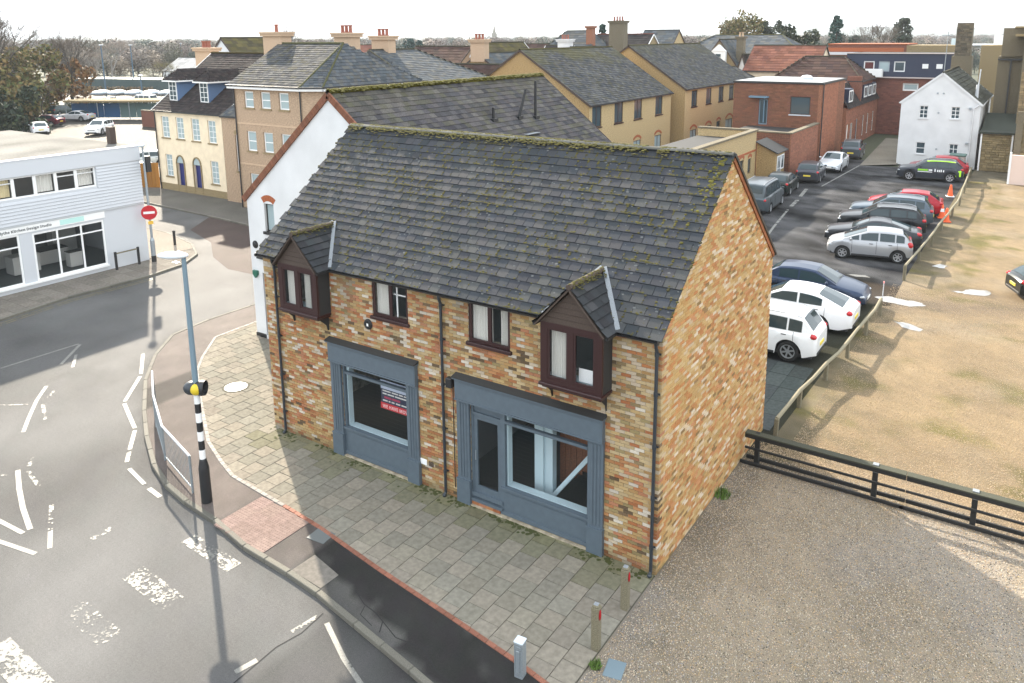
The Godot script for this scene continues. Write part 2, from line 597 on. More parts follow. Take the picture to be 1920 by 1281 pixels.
# the part of a polygon on a grid of cells, each corner coloured by f(x, z)
func sheet(b: Bd, poly: PackedVector2Array, y: float, cell: float, f: Callable) -> void:
	var lo := poly[0]
	var hi := poly[0]
	for p in poly:
		lo = lo.min(p)
		hi = hi.max(p)
	var nx := int(ceil((hi.x - lo.x) / cell))
	var nz := int(ceil((hi.y - lo.y) / cell))
	var prev := []
	var pc := []
	for j in nz + 1:
		var row := []
		var rc := []
		for i in nx + 1:
			var p := lo + Vector2(i, j) * cell
			row.append(Geometry2D.is_point_in_polygon(p, poly))
			rc.append(f.call(p.x, p.y))
		if j > 0:
			for i in nx:
				var k := int(prev[i]) + int(prev[i + 1]) + int(row[i]) + int(row[i + 1])
				var p := lo + Vector2(i, j - 1) * cell
				if k == 4:
					var q := [Vector3(p.x, y, p.y), Vector3(p.x, y, p.y + cell), Vector3(p.x + cell, y, p.y + cell), Vector3(p.x + cell, y, p.y)]
					var cc := [pc[i], rc[i], rc[i + 1], pc[i + 1]]
					for t in [0, 2, 1, 0, 3, 2]:
						b.v.append(q[t]); b.n.append(Vector3.UP); b.c.append(cc[t])
				else:
					var pieces := Geometry2D.intersect_polygons(poly, PackedVector2Array([p, p + Vector2(cell, 0), p + Vector2(cell, cell), p + Vector2(0, cell)]))
					for w in pieces:
						if w.size() < 3: continue
						var ix := Geometry2D.triangulate_polygon(w)
						for t in range(0, ix.size(), 3):
							var a := w[ix[t]]
							var d := w[ix[t + 1]]
							var e := w[ix[t + 2]]
							if (d - a).cross(e - a) < 0:
								var s := d
								d = e
								e = s
							for g in [a, d, e]:
								b.v.append(Vector3(g.x, y, g.y)); b.n.append(Vector3.UP); b.c.append(f.call(g.x, g.y))
		prev = row
		pc = rc

func pv(a: Array) -> PackedVector2Array:
	var r := PackedVector2Array()
	for i in range(0, a.size(), 2): r.append(Vector2(a[i], a[i + 1]))
	return r

var KERB := [3.0, 5.9, 1.5, 5.55, 0.0, 5.2, -1.2, 4.95, -2.65, 4.68, -4.32, 4.4, -5.6, 4.19, -6.6, 4.1, -8.14, 4.03, -9.55, 3.79, -10.8, 3.69, -11.9, 3.51, -13.07, 3.13, -14.67, 2.36, -16.22, 1.49, -18.27, 0.19, -20.0, -1.25, -21.24, -2.73, -21.54, -4.54, -21.5, -6.51, -21.4, -12.0, -21.3, -60.0]
var EDGE := [0.02, 3.73, -0.46, 3.66, -1.21, 3.52, -3.01, 3.27, -5.05, 3.01, -7.26, 2.67, -8.39, 2.56, -9.3, 2.49, -10.2, 2.42, -10.8, 2.37, -11.65, 2.09, -12.87, 1.62, -15.64, -0.02, -17.44, -1.16, -18.36, -2.02, -19.62, -3.45, -19.68, -5.24, -19.6, -12.0, -19.5, -60.0]
var FARKERB := [-27.6, 10.0, -28.79, 0.03, -29.35, -2.93, -29.3, -6.74, -29.7, -8.81, -30.81, -10.33, -32.91, -11.45, -36.5, -12.26, -62.0, -13.0]
var CREAMKERB := [-62.0, -17.2, -45.71, -16.69, -37.47, -16.34, -34.24, -16.11, -31.0, -16.3, -29.3, -17.6, -28.8, -20.0, -28.4, -60.0]

func shade_noise(x: float, z: float, k: float, lo: float, hi: float) -> float:
	return lerpf(lo, hi, clampf(noise.get_noise_2d(x * k, z * k) * 0.9 + 0.5, 0.0, 1.0))

func ground() -> void:
	var b := Bd.new()
	b.col = Color(0.10, 0.11, 0.06)
	b.quad(Vector3(-3000, -0.16, 3000), Vector3(3000, -0.16, 3000), Vector3(3000, -0.16, -3000), Vector3(-3000, -0.16, -3000))
	struct("ground", b, M.grass)
	# the road
	b = Bd.new()
	var road := func(x: float, z: float) -> Color:
		var g := shade_noise(x, z, 0.8, 0.16, 0.275)
		g *= shade_noise(x + 40, z, 5.0, 0.92, 1.06)
		var track: float = absf(sin(Vector2(x + 2.0, z + 4.0).length() * 1.05))
		g *= lerpf(0.93, 1.04, track)
		var d := Vector2((x + 20.3) / 1.7, (z - 0.9) / 0.8).length()
		g *= lerpf(0.72, 1.0, clampf(d + shade_noise(x, z, 9.0, -0.4, 0.4), 0.0, 1.0))
		if x > -5.16 + 0.02 * sin(z * 9.0) and z > 4.3 and x < 4: g *= 0.72
		var near := 99.0
		for i in range(0, KERB.size() - 2, 2):
			near = minf(near, Vector2(x, z).distance_to(Geometry2D.get_closest_point_to_segment(Vector2(x, z), Vector2(KERB[i], KERB[i + 1]), Vector2(KERB[i + 2], KERB[i + 3]))))
		g *= lerpf(0.66, 1.0, clampf(near / 0.55 + shade_noise(x, z, 6.0, -0.45, 0.45), 0.0, 1.0))
		return Color(g * 1.0, g * 0.985, g * 0.97)
	sheet(b, pv([6, 20, 6, 3, -14, -6, -20, -9, -20, -32, -62, -32, -62, 20]), -0.1, 0.4, road)
	struct("road", b, M.road)
	b = Bd.new()
	b.col = Color(0.10, 0.10, 0.10)
	b.quad(Vector3(-62, -0.105, 20), Vector3(-20, -0.105, 20), Vector3(-20, -0.105, -70), Vector3(-62, -0.105, -70))
	b.quad(Vector3(-62, -0.108, 60), Vector3(20, -0.108, 60), Vector3(20, -0.108, 8), Vector3(-62, -0.108, 8))
	struct("road", b, M.road)
	# pink block paving of the side street
	b = Bd.new()
	var pink := func(x: float, z: float) -> Color:
		var g := shade_noise(x, z, 3.0, 0.8, 1.1)
		return Color(0.15 * g, 0.115 * g, 0.105 * g)
	sheet(b, pv([-27.2, -9.6, -21.6, -9.9, -21.6, -17.5, -28.9, -17.5, -31, -16.2, -38.2, -16.3, -36.2, -13.6, -32.5, -12.4, -29.8, -10.6]), -0.096, 0.5, pink)
	struct("side_street_paving", b, M.road)
	# gravel yard
	b = Bd.new()
	var gravel := func(x: float, z: float) -> Color:
		var t := clampf((-4.9 - z) / 1.6 + shade_noise(x, z, 3.0, -0.5, 0.5), 0.0, 1.0)
		var g := shade_noise(x, z, 2.2, 0.82, 1.12) * shade_noise(x + 70, z, 14.0, 0.85, 1.12)
		var c := Color(0.52, 0.425, 0.30).lerp(Color(0.44, 0.315, 0.17), t) * g  # same gravel throughout; its shaded and sunlit tones are put into the colour
		# darker, mossier fringe along the rail fences and the foot of the gable
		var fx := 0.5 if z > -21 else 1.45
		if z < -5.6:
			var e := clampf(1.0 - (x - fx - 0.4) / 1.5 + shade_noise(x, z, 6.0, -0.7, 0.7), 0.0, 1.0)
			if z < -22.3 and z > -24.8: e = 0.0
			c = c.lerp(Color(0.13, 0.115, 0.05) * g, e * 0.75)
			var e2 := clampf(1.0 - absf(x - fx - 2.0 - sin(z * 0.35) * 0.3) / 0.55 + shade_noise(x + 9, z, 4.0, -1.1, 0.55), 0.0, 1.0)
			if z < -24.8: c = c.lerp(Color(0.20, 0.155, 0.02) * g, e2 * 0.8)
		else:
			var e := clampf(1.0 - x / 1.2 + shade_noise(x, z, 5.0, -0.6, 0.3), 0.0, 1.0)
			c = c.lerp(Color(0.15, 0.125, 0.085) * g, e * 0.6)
		var m := clampf((noise.get_noise_2d(x * 1.9 + 300, z * 2.6) - 0.16) * 4.0, 0.0, 1.0)
		c = c.lerp(Color(0.21, 0.175, 0.03) * g, m * 0.9 * t)
		for pd in [[1.5, -21.6, 1.6], [3.9, -24.8, 1.3], [2.3, -18.6, 0.9], [2.3, -28.4, 0.6]]:
			c = c.lerp(Color(0.20, 0.145, 0.095) * g, clampf(1.35 - Vector2(x - pd[0], (z - pd[1]) * 2.2).length() / pd[2] + shade_noise(x, z, 8.0, -0.25, 0.25), 0.0, 1.0) * 0.75)
		var pale := clampf((noise.get_noise_2d(x * 1.6 + 40, z * 1.3) - 0.12) * 3.0, 0.0, 1.0)
		c = c.lerp(Color(0.47, 0.37, 0.245) * g, pale * 0.6 * t)
		c = c.lerp(Color(0.52, 0.47, 0.42) * g, pale * 0.5 * (1.0 - t))
		# wet track out of the car park
		var wy := absf(z + 21.8 - (x - 2) * -0.35)
		c = c.lerp(Color(0.20, 0.145, 0.10) * g, clampf(1.0 - wy / 2.0 + shade_noise(x, z, 4.0, -0.3, 0.3), 0.0, 1.0) * 0.7)
		c.a = 1
		return c
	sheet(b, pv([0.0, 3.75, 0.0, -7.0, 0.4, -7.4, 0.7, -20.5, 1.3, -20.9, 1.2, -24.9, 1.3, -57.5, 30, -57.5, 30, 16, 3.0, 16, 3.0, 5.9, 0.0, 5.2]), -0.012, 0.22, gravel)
	struct("gravel_ground", b, M.gravel)
	b = Bd.new()
	b.col = Color(0.28, 0.21, 0.12)
	b.quad(Vector3(30, -0.014, 16), Vector3(120, -0.014, 16), Vector3(120, -0.014, -60), Vector3(30, -0.014, -60))
	struct("gravel_ground", b, M.gravel)
	# loose pebbles lying on it, in three tones
	var pb := Bd.new()
	pb.blob(Vector3.ZERO, Vector3(1, 0.6, 0.75), 5, 3)
	var trs := []
	var cols := []
	var pal := [Color(0.44, 0.37, 0.27), Color(0.24, 0.20, 0.155), Color(0.54, 0.475, 0.375), Color(0.09, 0.08, 0.065), Color(0.42, 0.29, 0.15), Color(0.46, 0.34, 0.25), Color(0.27, 0.26, 0.26)]
	for i in 230000:
		var d := rng.randf()
		var x := 0.04 + rng.randf() * rng.randf_range(6.0, 14.0)
		var z := rng.randf_range(-6.2, 6.0)
		if z > 3.6 and x < 0.1: continue
		if rng.randf() < 0.40: z = -6.2 - d * d * 18.0
		if z < -7 and x < 0.9: continue
		var s := rng.randf_range(0.006, 0.0135)
		trs.append(Transform3D(Basis(Vector3.UP, rng.randf() * TAU).scaled(Vector3(s, s, s) * rng.randf_range(0.8, 1.3)), Vector3(x, -0.006, z)))
		var c: Color = pal[rng.randi() % 7]
		if z < -6: c = c.lerp(Color(0.42, 0.30, 0.17), 0.6)
		cols.append(c * rng.randf_range(0.85, 1.2))
	var pebs := many("pebbles", pb.mesh(), M.pebble, self, trs, cols)
	tag(pebs, "loose pink and grey pebbles strewn over the gravel yard", "pebbles")
	# car park
	b = Bd.new()
	var park := func(x: float, z: float) -> Color:
		var g := shade_noise(x * 0.5, z, 3.4, 0.02, 0.17) * shade_noise(x, z + 50, 11.0, 0.7, 1.3)
		var c := Color(g, g, g * 1.04)
		if z > -24 and x > -1.5: c = c.lerp(Color(0.10, 0.075, 0.05), clampf((x + 0.8) * 0.8, 0.0, 0.7) * clampf((-20.0 - z) * 0.7, 0.0, 1.0))
		if z > -21.0 and x > -1.5: c = c.lerp(Color(0.05, 0.05, 0.02), clampf((x + 1.0) * 0.6, 0.0, 0.7))
		c.a = 1
		return c
	sheet(b, pv([-10.0, -6.2, 0.35, -6.2, 0.4, -7.4, 0.7, -20.5, 1.3, -20.9, 1.2, -24.9, 1.3, -61, -7.1, -58.7, -7.1, -62, -19.0, -62, -19.0, -18.0, -10.0, -17.0]), -0.01, 0.5, park)
	struct("car_park", b, M.tarmac)
	b = Bd.new()
	b.col = Color(0.23, 0.21, 0.175)
	sheet(b, pv([-7.1, -58.7, -4.5, -60.9, -4.6, -80, -8.4, -80]), -0.006, 1.0, func(x, z): return Color(0.23, 0.21, 0.175) * shade_noise(x, z, 3.0, 0.8, 1.1))
	struct("concrete_path", b, M.slab)
	b = Bd.new()
	sheet(b, pv([1.4, -55, 4.1, -55.2, 4.0, -61.4, 1.5, -61.4]), -0.004, 0.7, func(x, z): return Color(0.17, 0.15, 0.11) * shade_noise(x, z, 5.0, 0.6, 1.2))
	struct("concrete_path", b, M.slab)
	# slabs behind the gable, by the parked white car
	b = Bd.new()
	for i in 8:
		for j in 5:
			b.col = Color(0.075, 0.085, 0.082) * rng.randf_range(0.85, 1.15)
			b.bb(-4.6 + i * 0.6, -4.01 + i * 0.6, -0.03, 0.012 + rng.randf() * 0.006, -12.6 + j * 1.02 + i * 0.01, -11.6 + j * 1.02 + i * 0.01)
	struct("slab_path", b, M.slab)
	# puddles
	for p in [[[0.5, -21.75, 1.0, -22.15, 1.6, -21.95, 1.95, -22.05, 2.3, -21.95, 2.55, -21.6, 2.0, -21.2, 1.5, -21.25, 0.95, -21.3]], [[3.1, -24.35, 3.6, -24.6, 3.9, -25.1, 4.5, -25.3, 4.75, -25.0, 4.6, -24.5, 4.0, -24.25, 3.6, -24.3]], [[1.75, -18.95, 2.2, -19.05, 2.8, -18.6, 2.75, -18.25, 2.1, -18.4]], [[-1.2, -24.6, -0.4, -24.9, -0.2, -24.6, -0.8, -24.45]], [[-6.4, -22.6, -5.2, -23.2, -3.8, -23.0, -4.4, -22.5]], [[2.0, -28.2, 2.3, -28.8, 2.7, -28.6, 2.5, -28.0]]]:
		b = Bd.new()
		var q := PackedVector2Array()
		var src := pv(p[0])
		for i in src.size():
			var a := src[i]
			var d := src[(i + 1) % src.size()]
			for k in 4:
				var w := a.lerp(d, k / 4.0)
				q.append(w + Vector2(noise.get_noise_2d(w.x * 30, w.y * 30), noise.get_noise_2d(w.x * 30 + 90, w.y * 30)) * 0.12)
		b.prism(PackedVector2Array(Array(q).map(func(w): return Vector2(w.x, -w.y))), Vector3(0, -0.003, 0), Vector3.RIGHT, Vector3.FORWARD, 0)
		struct("puddle", b, M.water)

# slabs in rows across x with half bond along z, those whose centre is in the polygon; big enough ones are parts of their own
func pavements() -> void:
	var kp := pv(KERB)
	var ep := pv(EDGE)
	# the bed below everything
	var foot := PackedVector2Array(kp)
	for i in range(ep.size() - 1, -1, -1): foot.append(ep[i])
	var b := Bd.new()
	var fcol := func(x: float, z: float) -> Color:
		var g := shade_noise(x, z, 4.0, 0.85, 1.15) * shade_noise(x, z, 16.0, 0.9, 1.1)
		var c := Color(0.22, 0.185, 0.17)
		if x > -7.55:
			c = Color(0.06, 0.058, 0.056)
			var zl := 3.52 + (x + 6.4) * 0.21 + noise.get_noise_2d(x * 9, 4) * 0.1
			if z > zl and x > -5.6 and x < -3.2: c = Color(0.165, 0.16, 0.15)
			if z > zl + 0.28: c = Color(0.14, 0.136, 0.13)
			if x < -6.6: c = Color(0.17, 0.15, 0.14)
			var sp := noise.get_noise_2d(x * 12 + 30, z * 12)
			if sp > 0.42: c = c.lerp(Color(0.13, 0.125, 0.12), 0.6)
		elif x > -9.5: c = Color(0.17, 0.15, 0.14)
		elif x < -16.2 and x > -17.6 and z > -1.2: c = Color(0.085, 0.075, 0.07)
		return c * g
	sheet(b, foot, -0.008, 0.2, fcol)
	var pav := struct("pavement", b, M.road)
	b = Bd.new()
	var slabpoly := PackedVector2Array(ep)
	for q in [Vector2(-18.25, -60), Vector2(-18.25, -4.4), Vector2(-12.0, -4.4), Vector2(-12.0, -0.002), Vector2(0.02, -0.002)]: slabpoly.append(q)
	sheet(b, slabpoly, -0.03, 1.0, func(_x, _z): return Color(1, 1, 1))
	part("slab_bed", b, M.joint, pav)
	# the slabs
	var list := []
	var P := 0.472
	for i in range(-46, 1):
		var x1 := -0.02 + (i + 1) * P
		if i == 0: continue
		var x0 := x1 - P
		for j in range(-20, 9):
			var z0 := j * P + (P / 2 if i & 1 else 0.0) - 0.06
			list.append(Rect2(x0 + 0.006, z0 + 0.006, P - 0.012, P - 0.012))
	var n := 0
	var rest := Bd.new()
	var variants := []
	for k in 18:
		var s := Bd.new()
		var g := rng.randf_range(0.86, 1.06)
		s.col = Color(0.265, 0.235, 0.19).lerp(Color(0.235, 0.222, 0.185), rng.randf()) * g
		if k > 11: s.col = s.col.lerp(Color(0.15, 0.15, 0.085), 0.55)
		s.box(Vector3.ZERO, Vector3(P - 0.012, 0.05, P - 0.012), Basis(), 0.006)
		variants.append(s.mesh())
	list.sort_custom(func(a, d): return a.get_center().distance_squared_to(Vector2(4, 12)) < d.get_center().distance_squared_to(Vector2(4, 12)))
	for r in list:
		var cen: Vector2 = r.get_center()
		if cen.x < -20 or cen.y < -9: continue
		var lit := cen.x < -12.0
		var whole := true
		for q in [r.position, r.end, Vector2(r.position.x, r.end.y), Vector2(r.end.x, r.position.y)]:
			if not Geometry2D.is_point_in_polygon(q, slabpoly): whole = false
		var tilt := Basis.from_euler(Vector3(rng.randf_range(-1, 1), 0, rng.randf_range(-1, 1)) * 0.004)
		var at := Vector3(cen.x, -0.025 + rng.randf_range(-0.0025, 0.0025), cen.y)
		if whole and n < 300:
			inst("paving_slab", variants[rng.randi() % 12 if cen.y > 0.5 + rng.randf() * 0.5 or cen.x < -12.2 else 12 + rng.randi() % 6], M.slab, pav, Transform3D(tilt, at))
			n += 1
		else:
			var cut := Geometry2D.intersect_polygons(PackedVector2Array([r.position, Vector2(r.end.x, r.position.y), r.end, Vector2(r.position.x, r.end.y)]), slabpoly)
			for w in cut:
				if w.size() < 3: continue
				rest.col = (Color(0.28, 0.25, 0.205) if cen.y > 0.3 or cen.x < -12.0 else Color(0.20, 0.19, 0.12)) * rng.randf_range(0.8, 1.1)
				rest.col.a = 1
				rest.prism(PackedVector2Array(Array(w).map(func(q): return Vector2(q.x, -q.y))), Vector3(0, at.y + 0.025, 0), Vector3.RIGHT, Vector3.FORWARD, 0.04)
	part("cut_slabs", rest, M.slab, pav, true)
	# brick edging between slabs and footway
	var ed := []
	var along := 0.0
	for i in range(0, ep.size() - 1):
		var a := ep[i]
		var d := ep[i + 1]
		if a.y < -6: break
		var L := a.distance_to(d)
		var k := int(maxf(1, round(L / 0.225)))
		for q in k:
			var c0 := a.lerp(d, (q + 0.5) / k)
			var s := Bd.new()
			var pale := c0.x < -8.6
			s.col = (Color(0.44, 0.40, 0.36) if pale else Color(0.37, 0.145, 0.09)) * rng.randf_range(0.8, 1.15)
			s.box(Vector3.ZERO, Vector3(L / k - 0.01, 0.06, 0.10), Basis(), 0.006)
			inst("edging_brick", s.mesh(), M.kerb, pav, Transform3D(Basis(Vector3.UP, -(d - a).angle()), Vector3(c0.x, -0.02 + rng.randf() * 0.004, c0.y)))
	# kerb stones
	for set_ in [[kp, 24, 1.0], [pv(FARKERB), 9, 1.0], [pv(CREAMKERB), 8, 1.0]]:
		var pl: PackedVector2Array = set_[0]
		for i in range(0, pl.size() - 1):
			var a := pl[i]
			var d := pl[i + 1]
			if a.y < -30 or d.y < -61: 
				d = a.lerp(d, 0.3)
			var L := a.distance_to(d)
			var k := int(maxf(1, round(L / 0.92)))
			for q in k:
				var c0 := a.lerp(d, (q + 0.5) / k)
				var s := Bd.new()
				s.col = Color(0.20, 0.188, 0.155) * rng.randf_range(0.75, 1.15)
				s.box(Vector3.ZERO, Vector3(L / k - 0.008, 0.16, 0.13), Basis(), 0.014)
				inst("kerb_stone", s.mesh(), M.kerb, pav, Transform3D(Basis(Vector3.UP, -(d - a).angle()), Vector3(c0.x, -0.072, c0.y)))
	# pink tactile paving
	for i in 4:
		for j in 3:
			var s := Bd.new()
			s.col = Color(0.27, 0.20, 0.175) * rng.randf_range(0.9, 1.08)
			s.bb(0, 0.45, 0, 0.04, 0, 0.45)
			s.col = Color(0.29, 0.21, 0.185)
			for u in 6:
				for w in 6:
					s.tube(Vector3(0.038 + u * 0.075, 0.04, 0.038 + w * 0.075), Vector3(0.038 + u * 0.075, 0.045, 0.038 + w * 0.075), 0.017, 0.012, 5)
			inst("tactile_slab", s.mesh(), M.slab, pav, Transform3D(Basis(), Vector3(-9.38 + i * 0.455, -0.036, 2.58 + j * 0.455 + i * 0.03)))
	var s1 := Bd.new()
	s1.col = Color(0.19, 0.175, 0.155)
	s1.prism(pv([-6.58, -4.05, -5.63, -4.1, -5.62, -3.61, -6.56, -3.42]), Vector3(0, -0.002, 0), Vector3.RIGHT, Vector3.FORWARD, 0)
	part("patch", s1, M.slab, pav)
	# paved strip before the showroom and before the cream house
	var fp := pv(FARKERB)
	fp.append(Vector2(-62, -8.5)); fp.append(Vector2(-31.9, -8.5)); fp.append(Vector2(-31.9, 10))
	b = Bd.new()
	sheet(b, fp, -0.03, 2.0, func(_x, _z): return Color(0.5, 0.5, 0.5))
	var pav2 := struct("pavement", b, M.joint)
	var rest2 := Bd.new()
	for j in range(-22, 12):
		for i in 5:
			var r := Rect2(-31.88 + i * 0.61, j * 0.62 + (0.31 if i & 1 else 0.0) * 0.0, 0.6, 0.61)
			for w in Geometry2D.intersect_polygons(PackedVector2Array([r.position, Vector2(r.end.x, r.position.y), r.end, Vector2(r.position.x, r.end.y)]), fp):
				if w.size() < 3: continue
				var q := Bd.new()
				q.col = Color(0.21, 0.19, 0.165) * rng.randf_range(0.85, 1.12)
				q.prism(PackedVector2Array(Array(w).map(func(t): return Vector2(t.x, -t.y))), Vector3(0, rng.randf() * 0.004 - 0.004, 0), Vector3.RIGHT, Vector3.FORWARD, 0.03)
				part("paving_slab", q, M.slab, pav2)
	rest2.col = Color(0.30, 0.265, 0.225)
	sheet(rest2, PackedVector2Array([Vector2(-31.95, -8.5), Vector2(-31.95, -10.9), Vector2(-32.91, -11.4), Vector2(-36.5, -12.2), Vector2(-62, -12.9), Vector2(-62, -8.5)]), -0.004, 1.0, func(x, z): return Color(0.30, 0.265, 0.225) * shade_noise(x, z, 4.0, 0.85, 1.1))
	part("footway", rest2, M.slab, pav2)
	b = Bd.new()
	var cp := pv(CREAMKERB)
	cp.append(Vector2(-62, -60))
	sheet(b, cp, -0.005, 1.0, func(x, z): return Color(0.15, 0.14, 0.125) * shade_noise(x, z, 4.0, 0.85, 1.1))
	struct("pavement", b, M.slab)
	# fan of kerb-side litter moss along the shop front
	var ms := []
	for i in 900:
		var x := rng.randf_range(-12, 0)
		var z := absf(rng.randfn(0.0, 0.16)) + 0.01
		if noise.get_noise_2d(x * 9, z * 9) < -0.05: continue
		var q := rng.randf_range(0.02, 0.06)
		ms.append(Transform3D(Basis(Vector3.UP, rng.randf() * TAU).scaled(Vector3(q, 0.004, q)), Vector3(x, 0.002, z)))
	var mb := Bd.new()
	mb.col = Color(0.085, 0.095, 0.02)
	mb.blob(Vector3.ZERO, Vector3.ONE, 6, 3)
	tag(many("moss", mb.mesh(), M.moss, self, ms), "thin green moss along the foot of the shop fronts", "moss")

func strip(b: Bd, pts: Array, w: float, y: float, wear := 0.0, step := 0.035) -> void:
	for i in range(0, pts.size() - 2, 2):
		var a := Vector2(pts[i], pts[i + 1])
		var d := Vector2(pts[i + 2], pts[i + 3])
		var L := a.distance_to(d)
		var u := (d - a) / L
		var s := Vector2(-u.y, u.x)
		var n := int(maxf(1, round(L / step)))
		var m := int(maxf(1, round(w / step))) if wear > 0 else 1
		for k in n:
			for j in m:
				var p0 := a + u * L * k / n + s * (w * j / m - w / 2)
				var p1 := p0 + u * L / n
				var q0 := p0 + s * w / m
				var q1 := p1 + s * w / m
				var h := noise.get_noise_2d(p0.x * 14.0, p0.y * 14.0) * 0.8 + noise.get_noise_2d(p0.x * 70.0, p0.y * 70.0) * 0.9 + rng.randf_range(-0.25, 0.25)
				if wear > 0 and h * 0.5 + 0.5 < wear: continue
				var g := clampf(0.9 + h * 0.25, 0.6, 1.1)
				b.col = Color(0.25, 0.247, 0.225) * g
				b.quad(Vector3(p0.x, y, p0.y), Vector3(q0.x, y, q0.y), Vector3(q1.x, y, q1.y), Vector3(p1.x, y, p1.y))

func markings() -> void:
	var y := -0.094
	for q in [[[-20.77, 2.14, -19.94, 2.84, -18.9, 3.56, -18.09, 4.09], 0.11, 0.0], [[-16.0, 5.19, -15.0, 5.61, -14.03, 5.97, -12.97, 6.3], 0.12, 0.0], [[-15.2, 6.63, -13.92, 6.53, -12.95, 6.46], 0.11, 0.0], [[-14.6, 7.2, -13.06, 6.9, -11.92, 6.68], 0.11, 0.0],
			[[-13.58, 5.52, -12.5, 6.08], 0.1, 0.56], [[-12.5, 6.08, -11.85, 6.41], 0.1, 0.25], [[-20.17, 2.18, -19.71, 2.7], 0.1, 0.5], [[-19.51, 2.86, -18.37, 3.34], 0.1, 0.5], [[-16.34, 4.64, -15.97, 4.93], 0.1, 0.45], [[-15.74, 5.06, -14.73, 5.27], 0.1, 0.5], [[-20.56, 3.63, -19.86, 3.12], 0.07, 0.45], [[-16.3, 5.8, -15.99, 5.45], 0.07, 0.3],
			[[-20.64, -1.15, -19.06, -0.12], 0.11, 0.1], [[-18.87, 0.03, -17.5, 1.37], 0.11, 0.0], [[-17.37, 1.46, -15.57, 2.19], 0.11, 0.0], [[-15.43, 2.27, -14.51, 2.97], 0.11, 0.0], [[-14.4, 3.05, -13.94, 3.39], 0.11, 0.3], [[-13.57, 3.54, -12.52, 3.75], 0.1, 0.05], [[-12.24, 3.8, -11.64, 3.87], 0.12, 0.0],
			[[-23.64, 2.28, -23.6, -0.4], 0.09, 0.0], [[-23.49, -0.39, -22.2, 0.96], 0.11, 0.0], [[-22.65, 0.19, -21.6, 0.86], 0.1, 0.1], [[-4.87, 4.65, -3.92, 5.11, -3.0, 5.45], 0.1, 0.12], [[-11.38, 5.72, -11.41, 5.23], 0.16, 0.5],
			[[-5.34, 6.4, -5.24, 6.0], 0.12, 0.25], [[-5.26, 5.18, -5.16, 4.62], 0.1, 0.4]]:
		var b := Bd.new()
		strip(b, q[0], q[1], y, q[2])
		struct("road_marking", b, M.paint)
	for q in [[-9.55, -7.8, 4.5, 0.36, 0.48], [-9.5, -7.9, 5.86, 0.48, 0.56], [-9.5, -8.0, 7.1, 0.46, 0.72], [-9.7, -7.8, 8.45, 0.5, 0.42]]:
		var b := Bd.new()
		strip(b, [q[0], q[2], q[1], q[2] + 0.08], q[3], y, q[4], 0.022)
		struct("road_marking", b, M.paint)
	for q in [[[-5.13, 4.5, -5.08, 5.1, -5.2, 5.6, -5.15, 6.6], -0.0945, 0.025], [[-3.9, 4.1, -3.4, 4.28, -2.8, 4.2, -2.2, 4.5, -1.6, 4.55], -0.004, 0.02], [[-5.0, 3.75, -4.55, 3.95, -4.2, 4.0, -3.9, 4.1, -3.75, 4.35], -0.004, 0.02], [[-4.5, 3.98, -4.4, 4.2, -4.0, 4.3], -0.004, 0.016], [[-2.8, 4.2, -2.6, 4.0, -2.2, 4.05], -0.004, 0.016]]:
		var b := Bd.new()
		strip(b, q[0], q[2], q[1])
		struct("road_crack", b, M.tyre)
	for dx in [0.28, 0.5]:
		var b := Bd.new()
		strip(b, [-27.9 + dx, 6.0, -28.79 + dx, 0.03, -29.35 + dx, -2.93, -29.3 + dx, -6.74], 0.06, y, 0.35)
		for i in b.c.size(): b.c[i] = b.c[i] * Color(0.95, 0.78, 0.35)
		struct("road_marking", b, M.paint)
	for q in [[[-6.3, -28.0, -6.87, -32.3, -7.45, -37.5], 0.14, 0.3], [[-7.55, -38.6, -7.75, -41.0], 0.25, 0.3], [[-7.9, -42.3, -8.25, -45.4], 0.25, 0.3], [[-7.55, -47.0, -7.1, -58.6], 0.12, 0.15]]:
		var b := Bd.new()
		strip(b, q[0], q[1], -0.005, q[2], 0.12)
		struct("road_marking", b, M.paint)

const E0 := 5.338
const R0 := 8.42
const W0 := 7.43
const L0 := 12.0

var BRICKS := [Color(0.54, 0.21, 0.085), Color(0.60, 0.285, 0.12), Color(0.46, 0.155, 0.06), Color(0.57, 0.38, 0.165), Color(0.63, 0.455, 0.215), Color(0.53, 0.32, 0.13), Color(0.68, 0.53, 0.30), Color(0.74, 0.63, 0.48), Color(0.85, 0.79, 0.68), Color(0.20, 0.14, 0.085), Color(0.10, 0.078, 0.05), Color(0.38, 0.31, 0.15), Color(0.60, 0.255, 0.14), Color(0.60, 0.41, 0.19)]

